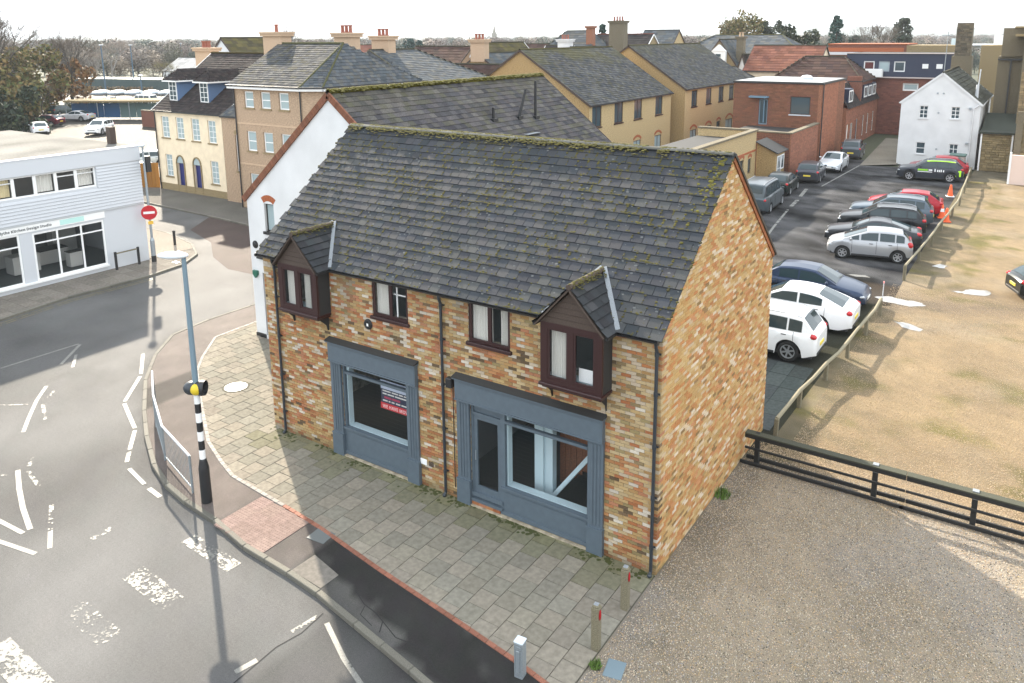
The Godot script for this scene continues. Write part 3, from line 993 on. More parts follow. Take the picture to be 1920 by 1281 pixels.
func brick_colour(u: float, y: float, warm: float) -> Color:
	var q := rng.randf()
	var i := 0
	if q < 0.30: i = [0, 1, 2, 12][rng.randi() % 4]
	elif q < 0.62: i = [3, 4, 5, 13][rng.randi() % 4]
	elif q < 0.74: i = 6
	elif q < 0.82: i = 7
	elif q < 0.91: i = 8
	elif q < 0.965: i = [9, 11][rng.randi() % 2]
	else: i = 10
	var c: Color = BRICKS[i]
	# orange drifts and greenish damp streaks under the eaves
	var d := noise.get_noise_2d(u * 5.0 + 900, y * 7.0)
	if d > 0.22 and rng.randf() < 0.3: c = BRICKS[[0, 1, 12][rng.randi() % 3]]
	if d < -0.25 and rng.randf() < 0.25: c = BRICKS[[6, 3, 13][rng.randi() % 3]]
	c = c * rng.randf_range(0.82, 1.12)
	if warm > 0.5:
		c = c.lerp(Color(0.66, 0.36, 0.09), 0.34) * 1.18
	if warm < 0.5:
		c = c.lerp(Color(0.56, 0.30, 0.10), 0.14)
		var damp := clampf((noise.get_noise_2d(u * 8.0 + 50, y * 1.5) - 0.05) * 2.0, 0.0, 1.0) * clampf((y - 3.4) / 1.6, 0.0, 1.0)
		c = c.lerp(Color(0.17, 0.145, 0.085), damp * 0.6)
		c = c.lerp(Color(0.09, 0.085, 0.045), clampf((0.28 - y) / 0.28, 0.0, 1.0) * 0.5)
	c.a = 1
	return c

func main_building() -> void:
	var t := thing("brick_shop_building", "mottled brick corner building with mossy tiled roof and two slate blue shopfronts", "building")
	# wall openings, from the left end of the front
	var holes := [Rect2(12 - 9.1, 0.12, 2.36, 2.80), Rect2(12 - 4.82, 0.1, 3.24, 2.85), Rect2(12 - 7.86, 4.23, 1.19, 1.03), Rect2(12 - 4.82, 4.19, 1.17, 1.03), Rect2(12 - 10.72, 4.05, 1.22, 1.18), Rect2(12 - 2.44, 4.0, 1.22, 1.22)]
	var b := Bd.new()
	wall_holes(b, face(Vector3(-L0, -0.1, -0.008), Vector3(0, 0, 1)), L0, E0 + 0.1, 0.3, holes.map(func(r): return Rect2(r.position + Vector2(0, 0.1), r.size)))
	var front := part("wall", b, M.mortar, t)
	b = Bd.new()
	var gp := PackedVector2Array([Vector2(0, -0.1), Vector2(W0, -0.1), Vector2(W0, E0), Vector2(W0 / 2, R0), Vector2(0, E0)])
	b.prism(gp, Vector3(-0.008, 0, 0), Vector3(0, 0, -1), Vector3.UP, 0.3)
	var gable := part("wall", b, M.mortar, t)
	b = Bd.new()
	b.bb(-12, -0.3, -0.1, E0, -W0, -W0 + 0.3)
	b.prism(PackedVector2Array([Vector2(-W0, -0.1), Vector2(0, -0.1), Vector2(0, E0), Vector2(-W0 / 2, R0), Vector2(-W0, E0)]), Vector3(-12.004, 0, 0), Vector3(0, 0, 1), Vector3.UP, -0.0)
	b.bb(-12, -11.7, -0.1, E0, -W0 + 0.3, -0.31)
	part("wall", b, M.mortar, t)
	bricks(front, gable, holes)
	roof_main(t)
	shop_rooms(t)
	shopfronts(t)
	upper_windows(t)
	# gutter, downpipes, plaques
	b = Bd.new()
	for s in [[-12.1, -10.98], [-9.22, -2.68], [-0.98, -0.03]]:
		for k in 6:
			var a0 := PI + PI * k / 6.0
			var a1 := PI + PI * (k + 1) / 6.0
			var p := Vector3(0, 5.24 + sin(a0) * 0.06, 0.15 + cos(a0) * 0.06)
			var q := Vector3(0, 5.24 + sin(a1) * 0.06, 0.15 + cos(a1) * 0.06)
			b.quad(p + Vector3(s[0], 0, 0), q + Vector3(s[0], 0, 0), q + Vector3(s[1], 0, 0), p + Vector3(s[1], 0, 0))
		for e in s:
			b.tube(Vector3(e - 0.006, 5.215, 0.15), Vector3(e + 0.006, 5.215, 0.15), 0.055, 0.055, 10)
	part("gutter", b, M.black, t)
	b = Bd.new()
	for s in [[-12.05, -10.98], [-9.22, -2.68], [-0.98, -0.03]]: b.bb(s[0], s[1], 5.20, 5.30, 0.012, 0.09)
	part("fascia_board", b, M.brown, t)
	for x in [-11.46, -5.58, -0.085]:
		b = Bd.new()
		b.path([Vector3(x, 5.2, 0.15), Vector3(x, 5.1, 0.13), Vector3(x, 4.98, 0.075), Vector3(x, 0.1, 0.075), Vector3(x, 0.02, 0.13)], 0.036, 10)
		for y in [0.62, 1.75, 2.9, 4.05, 4.9]:
			b.tube(Vector3(x, y, 0.075), Vector3(x, y + 0.07, 0.075), 0.047, 0.047, 10)
			b.bb(x - 0.07, x + 0.07, y + 0.015, y + 0.05, 0.008, 0.03)
		b.blob(Vector3(x, 0.03, 0.13), Vector3(0.055, 0.05, 0.055), 8, 4)
		part("downpipe", b, M.pipe, t)
	b = Bd.new()
	b.lathe(Vector3(-8.03, 3.95, 0.006), [Vector2(0, 0.055), Vector2(0.03, 0.055), Vector2(0.04, 0.03), Vector2(0.10, 0.035), Vector2(0.135, 0.025), Vector2(0.145, 0)], 18, Basis(Vector3.RIGHT, PI / 2))
	b.bb(-8.15, -7.91, 3.935, 3.965, 0.02, 0.05)
	b.bb(-8.045, -8.015, 3.83, 4.07, 0.02, 0.05)
	var pl := part("tie_plate", b, M.black, t)
	b = Bd.new()
	b.box(Vector3(-8.01, 3.95, 0.062), Vector3(0.06, 0.075, 0.01), Basis(), 0.004)
	part("boss", b, M.white, pl)
	b = Bd.new()
	b.bb(-6.42, -6.21, 0.58, 0.73, 0.004, 0.03, 0.008)
	part("vent_cover", b, M.white, t)
	b = Bd.new()
	for i in 4: b.bb(-6.15, -6.0, 0.585 + i * 0.036, 0.61 + i * 0.036, 0.004, 0.016)
	part("air_brick", b, M.brown, t)
	b = Bd.new()
	b.bb(-5.44, -5.26, 2.93, 3.18, 0.01, 0.16, 0.02)
	b.tube(Vector3(-5.3, 2.95, 0.04), Vector3(-5.3, 0.3, 0.04), 0.012, 0.012, 5)
	part("alarm_box", b, M.black, t)

func bricks(front: Node, gable: Node, holes: Array) -> void:
	var Lb := 0.215
	var list := []   # [centre, size, on the gable]
	for k in range(0, 71):
		var y := k * 0.075
		var y1 := y + 0.065
		if y1 > E0: break
		# alternating corner brick
		var fx := -0.1125 if k % 2 == 0 else -0.225
		var gz := -0.225 if k % 2 == 0 else -0.1125
		list.append([Vector3((fx + 0.016) / 2, y + 0.0325, (gz + 0.016) / 2), Vector3(-fx - 0.004, 0.065, -gz - 0.004), 0])
		var x := fx
		while x > -11.98:
			var x0 := maxf(x - Lb, -12.0)
			var segs := [[x0, x]]
			for r in holes:
				if r.position.y < y1 - 0.01 and r.end.y > y + 0.01:
					var h0: float = r.position.x - 12.0
					var h1: float = r.end.x - 12.0
					var out := []
					for s in segs:
						if s[1] <= h0 or s[0] >= h1: out.append(s)
						else:
							if s[0] < h0: out.append([s[0], h0])
							if s[1] > h1: out.append([h1, s[1]])
					segs = out
			for s in segs:
				if s[1] - s[0] > 0.03:
					list.append([Vector3((s[0] + s[1]) / 2, y + 0.0325, -0.011 + rng.randf_range(-0.002, 0.003)), Vector3(s[1] - s[0], 0.065, 0.034), 0])
			x -= Lb + 0.01
	for k in range(0, 112):
		var y := k * 0.075
		var ym := y + 0.0325
		var z1 := (-0.225 if k % 2 == 0 else -0.1125)
		var z0 := -W0
		if ym > E0 - 0.04:
			var run := (ym + 0.06 - E0) / (R0 - E0) * W0 / 2
			z1 = -run - 0.0
			z0 = -W0 + run
			if z1 - z0 < 0.05: break
			var ph := fmod(k, 2) * 0.1125
			z1 = minf(z1, -0.01)
			var z := -ph
			while z > z1: z -= 0.225
			if z1 - z < 0.225: list.append([Vector3(-0.011, ym, (z1 + z + 0.01) / 2), Vector3(0.034, 0.065, maxf(z1 - z - 0.01, 0.03)), 1])
			z1 = z
		var q := z1
		while q > z0 + 0.02:
			var q0 := maxf(q - Lb, z0)
			if q - q0 > 0.03: list.append([Vector3(-0.011 + rng.randf_range(-0.002, 0.003), ym, (q + q0) / 2), Vector3(0.034, 0.065, q - q0), 1])
			q -= Lb + 0.01
	var eye := Vector3(5.8, 11.1, 13.7)
	for side in 2:
		var mine := list.filter(func(a): return a[2] == side)
		mine.sort_custom(func(a, d): return a[0].distance_squared_to(eye) < d[0].distance_squared_to(eye))
		var var_ := []
		for i in 24:
			var bd := Bd.new()
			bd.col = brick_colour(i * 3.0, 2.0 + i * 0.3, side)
			var s := Vector3(Lb, 0.065, 0.034) if side == 0 else Vector3(0.034, 0.065, Lb)
			bd.box(Vector3.ZERO, s, Basis(), 0.004)
			var_.append(bd.mesh())
		var rest := Bd.new()
		var n := 0
		var par: Node = front if side == 0 else gable
		for a in mine:
			var s: Vector3 = a[1]
			var full := absf(maxf(s.x, s.z) - Lb) < 0.002
			if full and n < 280:
				inst("brick", var_[rng.randi() % 24], M.brick, par, Transform3D(Basis.from_euler(Vector3(rng.randf_range(-1, 1), rng.randf_range(-1, 1), rng.randf_range(-1, 1)) * 0.008), a[0]))
				n += 1
				continue
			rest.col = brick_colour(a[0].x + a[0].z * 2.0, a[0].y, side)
			var o: Vector3 = a[0]
			if a[0].x > -0.3 and a[0].z > -0.3 and s.x > 0.05 and s.z > 0.05: rest.box(o, s)
			else: rest.box(o, s)
		part("bricks", rest, M.brick, par, true)

func roof_main(t: Node) -> void:
	var pal := [Color(0.062, 0.068, 0.078), Color(0.072, 0.077, 0.086), Color(0.056, 0.062, 0.071), Color(0.082, 0.085, 0.090), Color(0.066, 0.074, 0.086), Color(0.094, 0.096, 0.098)]
	var run := W0 / 2
	var slope := (R0 - E0) / run
	var up := Vector3(0, R0 - E0, -run).normalized()
	var nr := Vector3(0, run, R0 - E0).normalized()
	# sarking below the tiles, both slopes
	var b := Bd.new()
	var oh := 0.12
	for sg in [1.0, -1.0]:
		var z0: float = oh if sg > 0 else -W0 - oh
		var zr := -run
		var y0 := E0 - slope * oh
		b.quad(Vector3(-12.12, y0, z0), Vector3(0.02, y0, z0), Vector3(0.02, R0, zr), Vector3(-12.12, R0, zr)) if sg > 0 else b.quad(Vector3(0.02, y0, z0), Vector3(-12.12, y0, z0), Vector3(-12.12, R0, zr), Vector3(0.02, R0, zr))
	var roof := part("roof", b, M.darkclad, t)
	var gauge := 0.242
	var tw := 0.282
	var list := []
	var eave := Vector3(0, E0 - slope * oh, oh)
	var len := Vector2(run + oh, (R0 - E0) + slope * oh).length()
	var rows := int(len / gauge)
	gauge = (len - 0.04) / rows
	for j in rows:
		var x := 0.045 - (tw * 0.5 if j % 2 else 0.0)
		if j % 2: list.append([Vector2(0.045 - tw * 0.25, (j + 0.5) * gauge), tw * 0.5])
		while x > -12.0:
			var w := minf(tw, x + 12.16)
			list.append([Vector2(x - w / 2, (j + 0.5) * gauge), w])
			x -= tw
	var eye := Vector3(5.8, 11.1, 13.7)
	var pos := func(q: Vector2) -> Vector3: return Vector3(q.x, 0, 0) + eave + up * q.y
	list.sort_custom(func(a, d): return pos.call(a[0]).distance_squared_to(eye) < pos.call(d[0]).distance_squared_to(eye))
	var vs := []
	for i in 18:
		var bd := Bd.new()
		bd.col = pal[i % 6] * rng.randf_range(0.9, 1.12)
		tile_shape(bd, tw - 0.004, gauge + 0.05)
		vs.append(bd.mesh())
	var bas := Basis(Vector3.RIGHT, nr, -up)
	var rest := Bd.new()
	var n := 0
	var moss := []
	var mcol := []
	var lich := []
	for a in list:
		var q: Vector2 = a[0]
		var o: Vector3 = pos.call(q) + nr * (0.026 + rng.randf_range(0, 0.006))
		var tl := bas * Basis.from_euler(Vector3(-0.075 + rng.randf_range(-0.008, 0.008), rng.randf_range(-0.008, 0.008), rng.randf_range(-0.008, 0.008)))
		if a[1] > tw - 0.01 and n < 300:
			inst("roof_tile", vs[rng.randi() % 18], M.tile, roof, Transform3D(tl, o))
			n += 1
		else:
			rest.col = pal[rng.randi() % 6] * rng.randf_range(0.9, 1.12)
			rest.col.a = 1
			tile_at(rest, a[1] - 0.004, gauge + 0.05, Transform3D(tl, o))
		# moss along lower edges, and lichen
		var damp := noise.get_noise_2d(q.x * 4.0, q.y * 8.0)
		var lots := 4 if damp > 0.0 else 1
		if damp > 0.2: lots = 14
		if q.y > 2.6 and damp > -0.1: lots += 6
		if rng.randf() < 0.5: lots += 2
		for i in lots:
			var e := Vector2(q.x + rng.randf_range(-0.5, 0.5) * a[1], q.y - gauge * 0.5 + absf(rng.randfn(0, 0.018)))
			if rng.randf() < 0.3: e = Vector2(q.x + (0.5 if rng.randf() < 0.5 else -0.5) * a[1], q.y + rng.randf_range(-0.5, 0.5) * gauge)
			var s := rng.randf_range(0.012, 0.034)
			moss.append(Transform3D(bas * Basis(Vector3.UP, rng.randf() * TAU).scaled(Vector3(s * 1.3, s * 0.5, s)), pos.call(e) + nr * 0.042))
			mcol.append(Color(0.075, 0.066, 0.022).lerp(Color(0.15, 0.13, 0.02), rng.randf()) * rng.randf_range(0.7, 1.2))
		for li in rng.randi() % 3:
			var e := q + Vector2(rng.randf_range(-0.5, 0.5) * a[1], rng.randf_range(-0.5, 0.5) * gauge)
			var s := rng.randf_range(0.008, 0.03)
			lich.append(Transform3D(bas * Basis(Vector3.UP, rng.randf() * TAU).scaled(Vector3(s * 1.4, 0.003, s)), pos.call(e) + nr * 0.043))
	part("roof_tiles", rest, M.tile, roof, true)
	# back slope, plain courses
	tiles(roof, Vector3(0.03, E0 - slope * oh, -W0 - oh), Vector3(-12.12, E0 - slope * oh, -W0 - oh), Vector3(-12.12, R0, -run), Vector3(0.03, R0, -run), gauge, tw, pal, M.tile, "back_tiles", 0.03, 5)
	# ridge tiles, moss on them
	var k := 27
	for i in k:
		var bd := Bd.new()
		bd.col = Color(0.17, 0.17, 0.155) * rng.randf_range(0.75, 1.15)
		var x0 := -12.1 + 12.13 * i / k
		var x1 := x0 + 12.13 / k - 0.008
		ridge_shape(bd, x0, x1, R0 + 0.035 + rng.randf() * 0.006, -run)
		part("ridge_tile", bd, M.tile, roof)
	for i in 4200:
		var x := rng.randf_range(-12.05, -0.05)
		if x > -1.5 and rng.randf() < 0.8: continue
		var a := rng.randfn(0.35, 0.75)
		var dense := noise.get_noise_2d(x * 6.0, 77)
		if dense < -0.35: continue
		var s := rng.randf_range(0.015, 0.036)
		moss.append(Transform3D(Basis(Vector3.UP, rng.randf() * TAU).scaled(Vector3(s * 1.5, s * 0.5, s)), Vector3(x, R0 + 0.095 - absf(a) * 0.085, -run + a * 0.13)))
		mcol.append(Color(0.16, 0.145, 0.018).lerp(Color(0.10, 0.09, 0.022), rng.randf()) * rng.randf_range(0.75, 1.3))
	# bright moss near the gable end of the ridge
	for i in 210:
		var q := Vector2(-0.12 - absf(rng.randfn(0, 0.22)), len - 0.15 - absf(rng.randfn(0, 0.75)))
		if noise.get_noise_2d(q.x * 30, q.y * 18) < 0.0: continue
		var s := rng.randf_range(0.015, 0.04)
		moss.append(Transform3D(bas * Basis().scaled(Vector3(s * 1.3, s * 0.5, s)), pos.call(q) + nr * 0.045))
		mcol.append(Color(0.20, 0.18, 0.025) * rng.randf_range(0.7, 1.2))
	var mb := Bd.new()
	mb.blob(Vector3.ZERO, Vector3.ONE, 6, 4)
	many("moss", mb.mesh(), M.moss, roof, moss, mcol)
	var lb := Bd.new()
	lb.col = Color(0.20, 0.21, 0.21)
	lb.blob(Vector3.ZERO, Vector3.ONE, 6, 2)
	many("lichen", lb.mesh(), M.moss, roof, lich)
	# dark barge strip along the far slope of the gable, orange tile-edge course under it
	b = Bd.new()
	bar(b, Vector3(0.03, R0 + 0.03, -run), Vector3(0.03, E0 - 0.14, -W0 - 0.14), 0.08, 0.07, Vector3.UP)
	part("verge", b, M.black, t)
	b = Bd.new()
	b.col = Color(0.42, 0.14, 0.05)
	for i in 40:
		var p0 := Vector3(0.012, R0 - 0.07, -run).lerp(Vector3(0.012, E0 - 0.13, -W0), (i + 0.04) / 40.0)
		var p1 := Vector3(0.012, R0 - 0.07, -run).lerp(Vector3(0.012, E0 - 0.13, -W0), (i + 0.96) / 40.0)
		b.col = Color(0.44, 0.15, 0.055) * rng.randf_range(0.8, 1.15)
		bar(b, p0, p1, 0.06, 0.12, Vector3.UP)
	part("verge_bricks", b, M.brick, t, true)

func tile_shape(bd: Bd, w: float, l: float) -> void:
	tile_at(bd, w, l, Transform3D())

# a flat tile: x across, y out, z down the slope
func tile_at(bd: Bd, w: float, l: float, T: Transform3D) -> void:
	var h := 0.013
	var p := []
	for q in [[-1, 1, -1], [1, 1, -1], [1, 1, 1], [-1, 1, 1], [-1, -1, -1], [1, -1, -1], [1, -1, 1], [-1, -1, 1]]:
		p.append(T * Vector3(q[0] * w / 2, q[1] * h, q[2] * l / 2))
	var e := 0.007
	var f0 := T * Vector3(-w / 2 + e, h, l / 2 - e)
	var f1 := T * Vector3(w / 2 - e, h, l / 2 - e)
	var f2 := T * Vector3(w / 2, h - e, l / 2)
	var f3 := T * Vector3(-w / 2, h - e, l / 2)
	bd.quad(p[0], f0, f1, p[1])
	bd.quad(f0, f3, f2, f1)
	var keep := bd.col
	bd.col = Color(keep.r * 0.3, keep.g * 0.3, keep.b * 0.28)  # shadow line under the course, painted into the tile's lower edge
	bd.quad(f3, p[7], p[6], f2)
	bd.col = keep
	bd.quad(p[1], f1, p[6], p[5])
	bd.quad(f0, p[0], p[4], p[7])

func ridge_shape(bd: Bd, x0: float, x1: float, y: float, z: float) -> void:
	var k := 6
	for i in k:
		var a0 := -1.05 + 2.1 * i / k
		var a1 := -1.05 + 2.1 * (i + 1) / k
		var p := Vector3(0, y - 0.07 + cos(a0) * 0.12, z + sin(a0) * 0.14)
		var q := Vector3(0, y - 0.07 + cos(a1) * 0.12, z + sin(a1) * 0.14)
		var np := Vector3(0, cos(a0), sin(a0))
		var nq := Vector3(0, cos(a1), sin(a1))
		bd.t3(p + Vector3(x0, 0, 0), q + Vector3(x0, 0, 0), q + Vector3(x1, 0, 0), np, nq, nq)
		bd.t3(p + Vector3(x0, 0, 0), q + Vector3(x1, 0, 0), p + Vector3(x1, 0, 0), np, nq, np)
		for x in [x0, x1]:
			var c := Vector3(x, y - 0.09, z)
			bd.tri(c, p + Vector3(x, 0, 0), q + Vector3(x, 0, 0)) if x == x1 else bd.tri(c, q + Vector3(x, 0, 0), p + Vector3(x, 0, 0))

func shop_rooms(t: Node) -> void:
	# ground floor, first floor, ceiling, dividing walls
	var b := Bd.new()
	for i in 38:
		b.col = Color(1, 1, 1)
		b.bb(-11.68, -0.33, 0.02, 0.045, -0.33 - (i + 1) * 0.18 + 0.004, -0.33 - i * 0.18)
	part("shop_floor", b, M.floor_dark, t)
	b = Bd.new()
	b.bb(-11.69, -0.32, 3.0, 3.25, -7.1, -0.32)
	part("ceiling", b, M.inner, t)
	b = Bd.new()
	b.bb(-6.0, -5.85, 0.05, 3.0, -7.1, -0.32)
	b.bb(-11.6, -6.0, 0.05, 3.0, -5.2, -5.05)
	b.bb(-5.85, -0.35, 0.05, 3.0, -5.6, -5.45)
	part("partition", b, M.inner_dk, t)
	b = Bd.new()
	b.bb(-8.9, -8.75, 3.25, E0, -7.1, -0.32); b.bb(-5.9, -5.75, 3.25, E0, -7.1, -0.32); b.bb(-3.1, -2.95, 3.25, E0, -7.1, -0.32)
	b.bb(-11.6, -0.35, 3.25, E0, -3.2, -3.1)
	b.bb(-11.69, -0.32, E0 - 0.05, E0 - 0.02, -7.1, -0.32)
	part("upper_partition", b, M.inner, t)
	# white post and stair string with the boarded stair side, in the larger shop
	b = Bd.new()
	b.bb(-3.40, -3.16, 0.05, 3.0, -0.84, -0.60)
	b.bb(-3.16, -2.94, 0.05, 3.0, -0.84, -0.66)
	bar(b, Vector3(-2.98, 0.42, -0.74), Vector3(-1.5, 2.42, -0.74), 0.10, 0.30, Vector3.FORWARD)
	part("stair_string", b, M.sky_white, t)
	b = Bd.new()
	for i in 12:
		b.bb(-3.1 + i * 0.155, -2.955 + i * 0.155, 0.5 + i * 0.12, 3.0, -1.3, -1.27 + (i % 3) * 0.004)
	part("stair_boarding", b, M.panel, t)
	# what stands in the window: the notice board
	var s := thing("window_notice", "black and red printed notice board hung inside the smaller shop window", "sign", Vector3(-7.29, 1.66, -0.16))
	b = Bd.new()
	b.bb(-0.56, 0.56, 0.0, 0.78, -0.01, 0.01)
	part("board", b, M.navy, s)
	b = Bd.new()
	b.bb(-0.56, 0.56, 0.54, 0.78, 0.01, 0.014)
	part("header", b, mat(0.42, 0.48, 0.60, 0.5), s)
	b = Bd.new()
	b.bb(0.38, 0.55, 0.56, 0.76, 0.014, 0.017)
	part("emblem_panel", b, mat(0.22, 0.19, 0.45, 0.5), s)
	b = Bd.new()
	b.bb(-0.58, 0.56, -0.02, 0.15, 0.01, 0.014)
	part("red_band", b, M.red_paint, s)
	words(s, "WE HAVE MOVED", 0.125, Transform3D(Basis(), Vector3(0, 0.062, 0.02)), mat(0.75, 0.45, 0.45), "lettering")
	b = Bd.new()
	for r in [[0.47, [[-0.50, -0.22], [-0.18, 0.03], [0.06, 0.2], [0.23, 0.38]]], [0.39, [[-0.50, -0.36], [-0.33, -0.1], [-0.07, 0.32], [0.35, 0.52]]], [0.20, [[-0.50, -0.34], [-0.3, -0.24], [-0.2, -0.1], [-0.05, 0.1], [0.14, 0.5]]]]:
		for q in r[1]: b.bb(q[0], q[1], r[0], r[0] + 0.035, 0.01, 0.013)
	part("print_lines", b, M.inner, s)
	b = Bd.new()
	for q in [[-0.45, -0.2], [-0.17, 0.1]]: b.bb(q[0], q[1], 0.28, 0.335, 0.01, 0.013)
	part("print_lines", b, mat(0.3, 0.03, 0.07), s)

func shopfronts(t: Node) -> void:
	for f in [[-9.46, -6.42, 0.84, false], [-5.18, -1.24, 0.76, true]]:
		var x0: float = f[0]
		var x1: float = f[1]
		var sill: float = f[2]
		var b := Bd.new()
		# frame: jambs, head, transom
		var i0 := x0 + 0.36
		var i1 := x1 - 0.36
		var z0 := -0.10
		var z1 := -0.02
		b.bb(i0, i0 + 0.07, 0.15, 2.75, z0, z1); b.bb(i1 - 0.07, i1, 0.15, 2.75, z0, z1)
		b.bb(i0 + 0.07, i1 - 0.07, 2.63, 2.75, z0, z1)
		var wx := i0
		if f[3]:
			wx = -3.9
			b.bb(wx - 0.06, wx + 0.06, 0.12, 2.63, z0 - 0.01, z1 + 0.01)
		b.bb(i0 + 0.07, i1 - 0.07, 2.36, 2.43, z0 + 0.001, z1 + 0.012)
		var fr := part("shopfront", b, M.slate_blue, t)
		# fascia with its flashing and cornice
		b = Bd.new()
		b.bb(x0, x1, 2.72, 3.22, 0.006, 0.13)
		b.bb(x0 + 0.03, x1 - 0.03, 2.80, 3.14, 0.13, 0.136)
		b.bb(x0 - 0.03, x1 + 0.03, 3.22, 3.26, 0.006, 0.19)
		b.bb(x0 - 0.01, x1 + 0.01, 2.68, 2.72, 0.006, 0.15)
		part("fascia", b, M.slate_blue, fr)
		b = Bd.new()
		b.prism(PackedVector2Array([Vector2(0, 0), Vector2(0.21, 0), Vector2(0.21, 0.012), Vector2(0, 0.07)]), Vector3(x0 - 0.04, 3.262, 0.004), Vector3(0, 0, 1), Vector3.UP, x1 - x0 + 0.08)
		part("flashing", b, M.darkclad, fr)
		# pilasters with three reeds on a plinth
		for px in [x0, x1 - 0.36]:
			b = Bd.new()
			b.bb(px, px + 0.36, 0.62, 2.68, 0.002, 0.07)
			for r in 3: b.bb(px + 0.07 + r * 0.085, px + 0.12 + r * 0.085, 0.70, 2.62, 0.07, 0.09, 0.012)
			b.bb(px - 0.015, px + 0.375, 0.0, 0.60, 0.002, 0.11)
			b.bb(px - 0.022, px + 0.382, 0.60, 0.635, 0.002, 0.12)
			part("pilaster", b, M.slate_blue, fr)
		# stall riser and sill
		b = Bd.new()
		var rx0: float = i0 if not f[3] else wx - 0.05
		b.bb(rx0, i1, 0.02, sill - 0.02, -0.06, 0.0)
		b.bb(rx0 + 0.10, i1 - 0.06, 0.20, sill - 0.12, 0.0, 0.008)
		b.bb(rx0, i1, 0.05, 0.14, 0.0, 0.03)
		b.bb(rx0, i1, sill - 0.05, sill, -0.09, 0.05)
		part("stall_riser", b, M.slate_blue, fr)
		b = Bd.new()
		b.bb(rx0 + 0.1, i1 - 0.02, sill - 0.04, sill + 0.012, -0.30, -0.092)
		b.bb(i0 + 0.0 if not f[3] else wx + 0.02, (i0 if not f[3] else wx) + 0.1, sill + 0.012, 2.62, -0.26, -0.10)
		if not f[3]: b.bb(i0 - 0.0, i0 + 0.16, 2.3, 2.75, -0.27, -0.105)
		part("window_board", b, M.sky_white, fr)
		b = Bd.new()
		b.bb((wx + 0.06) if f[3] else i0 + 0.07, i1 - 0.07, sill, 2.37, -0.065, -0.055)
		part("pane", b, M.glass, fr)
		b = Bd.new()
		b.bb((wx + 0.06) if f[3] else i0 + 0.07, i1 - 0.07, 2.43, 2.63, -0.065, -0.055)
		part("pane", b, M.glass, fr)
		b = Bd.new()
		b.bb(x0 + 0.05, x1 - 0.05, -0.02, 0.025, 0.0, 0.09)
		part("threshold", b, M.mortar, fr)
		if f[3]:
			b = Bd.new()
			b.bb(i0 + 0.07, i0 + 0.17, 0.2, 2.36, -0.085, -0.035); b.bb(wx - 0.16, wx - 0.06, 0.2, 2.36, -0.085, -0.035)
			b.bb(i0 + 0.17, wx - 0.16, 2.25, 2.36, -0.085, -0.035); b.bb(i0 + 0.17, wx - 0.16, 0.2, 0.52, -0.085, -0.035)
			b.bb(i0 + 0.02, wx, 0.26, 0.36, -0.035, 0.03); b.bb(i0 + 0.02, wx, 0.13, 0.2, -0.06, 0.06)
			b.bb(i0 + 0.07, wx - 0.06, 2.43, 2.63, -0.07, -0.06)
			var d := part("door", b, M.slate_blue, t)
			b = Bd.new()
			b.bb(i0 + 0.17, wx - 0.16, 0.52, 2.25, -0.065, -0.055)
			part("pane", b, M.glass, d)
			b = Bd.new()
			b.tube(Vector3(i0 + 0.13, 1.2, -0.01), Vector3(i0 + 0.13, 1.45, -0.01), 0.012, 0.012, 6)
			part("handle", b, M.steel, d)
			b = Bd.new()
			for i in 4:
				b.col = BRICKS[[0, 12, 1, 2][i]]
				b.bb(i0 + 0.02 + i * 0.21, i0 + 0.22 + i * 0.21, 0.03, 0.11, -0.05, 0.035)
			part("door_step", b, M.brick, d)

func curtains(parent: Node, x0: float, x1: float, y0: float, y1: float, z: float) -> void:
	var b := Bd.new()
	var k := 40
	for i in k:
		var xa := lerpf(x0, x1, float(i) / k)
		var xb := lerpf(x0, x1, float(i + 1) / k)
		var za := z + sin(i * 1.15) * 0.02
		var zb := z + sin((i + 1) * 1.15) * 0.02
		b.quad(Vector3(xa, y0, za), Vector3(xb, y0, zb), Vector3(xb, y1, zb), Vector3(xa, y1, za))
	part("curtain", b, M.curtain, parent)

func upper_windows(t: Node) -> void:
	var F := face(Vector3(-L0, 0, 0), Vector3(0, 0, 1))
	for w in [[-7.86, 4.23, 1.19, 1.03], [-4.82, 4.19, 1.17, 1.03]]:
		var x: float = w[0] + 12.0
		var fr := window(t, F, x, w[1], w[2], w[3], M.burgundy, 2, 1, {"f": 0.075, "bar": 0.1, "rec": 0.02, "glass": M.glass})
		var b := Bd.new()
		b.bb(w[0] - 0.05, w[0] + w[2] + 0.05, w[1] - 0.085, w[1], -0.05, 0.07, 0.01)
		part("sill", b, M.burgundy, fr)
		if w[0] < -6:
			curtains(fr, w[0] + 0.05, w[0] + 0.56, w[1] + 0.03, w[1] + 1.0, -0.14)
			b = Bd.new()
			b.bb(w[0] + 0.72, w[0] + 0.76, w[1] + 0.05, w[1] + 0.98, -0.13, -0.11); b.bb(w[0] + 0.62, w[0] + 1.1, w[1] + 0.62, w[1] + 0.65, -0.13, -0.11)
			part("stay", b, M.white, fr)
			curtains(fr, w[0] + 1.06, w[0] + 1.15, w[1] + 0.03, w[1] + 1.0, -0.16)
		else:
			curtains(fr, w[0] + 0.04, w[0] + 0.62, w[1] + 0.03, w[1] + 1.0, -0.14)
			curtains(fr, w[0] + 0.82, w[0] + 1.14, w[1] + 0.03, w[1] + 1.0, -0.16)
	for w in [[-10.10, 4.02, 5.27], [-1.83, 3.93, 5.28]]:
		bay(t, w[0], w[1], w[2])

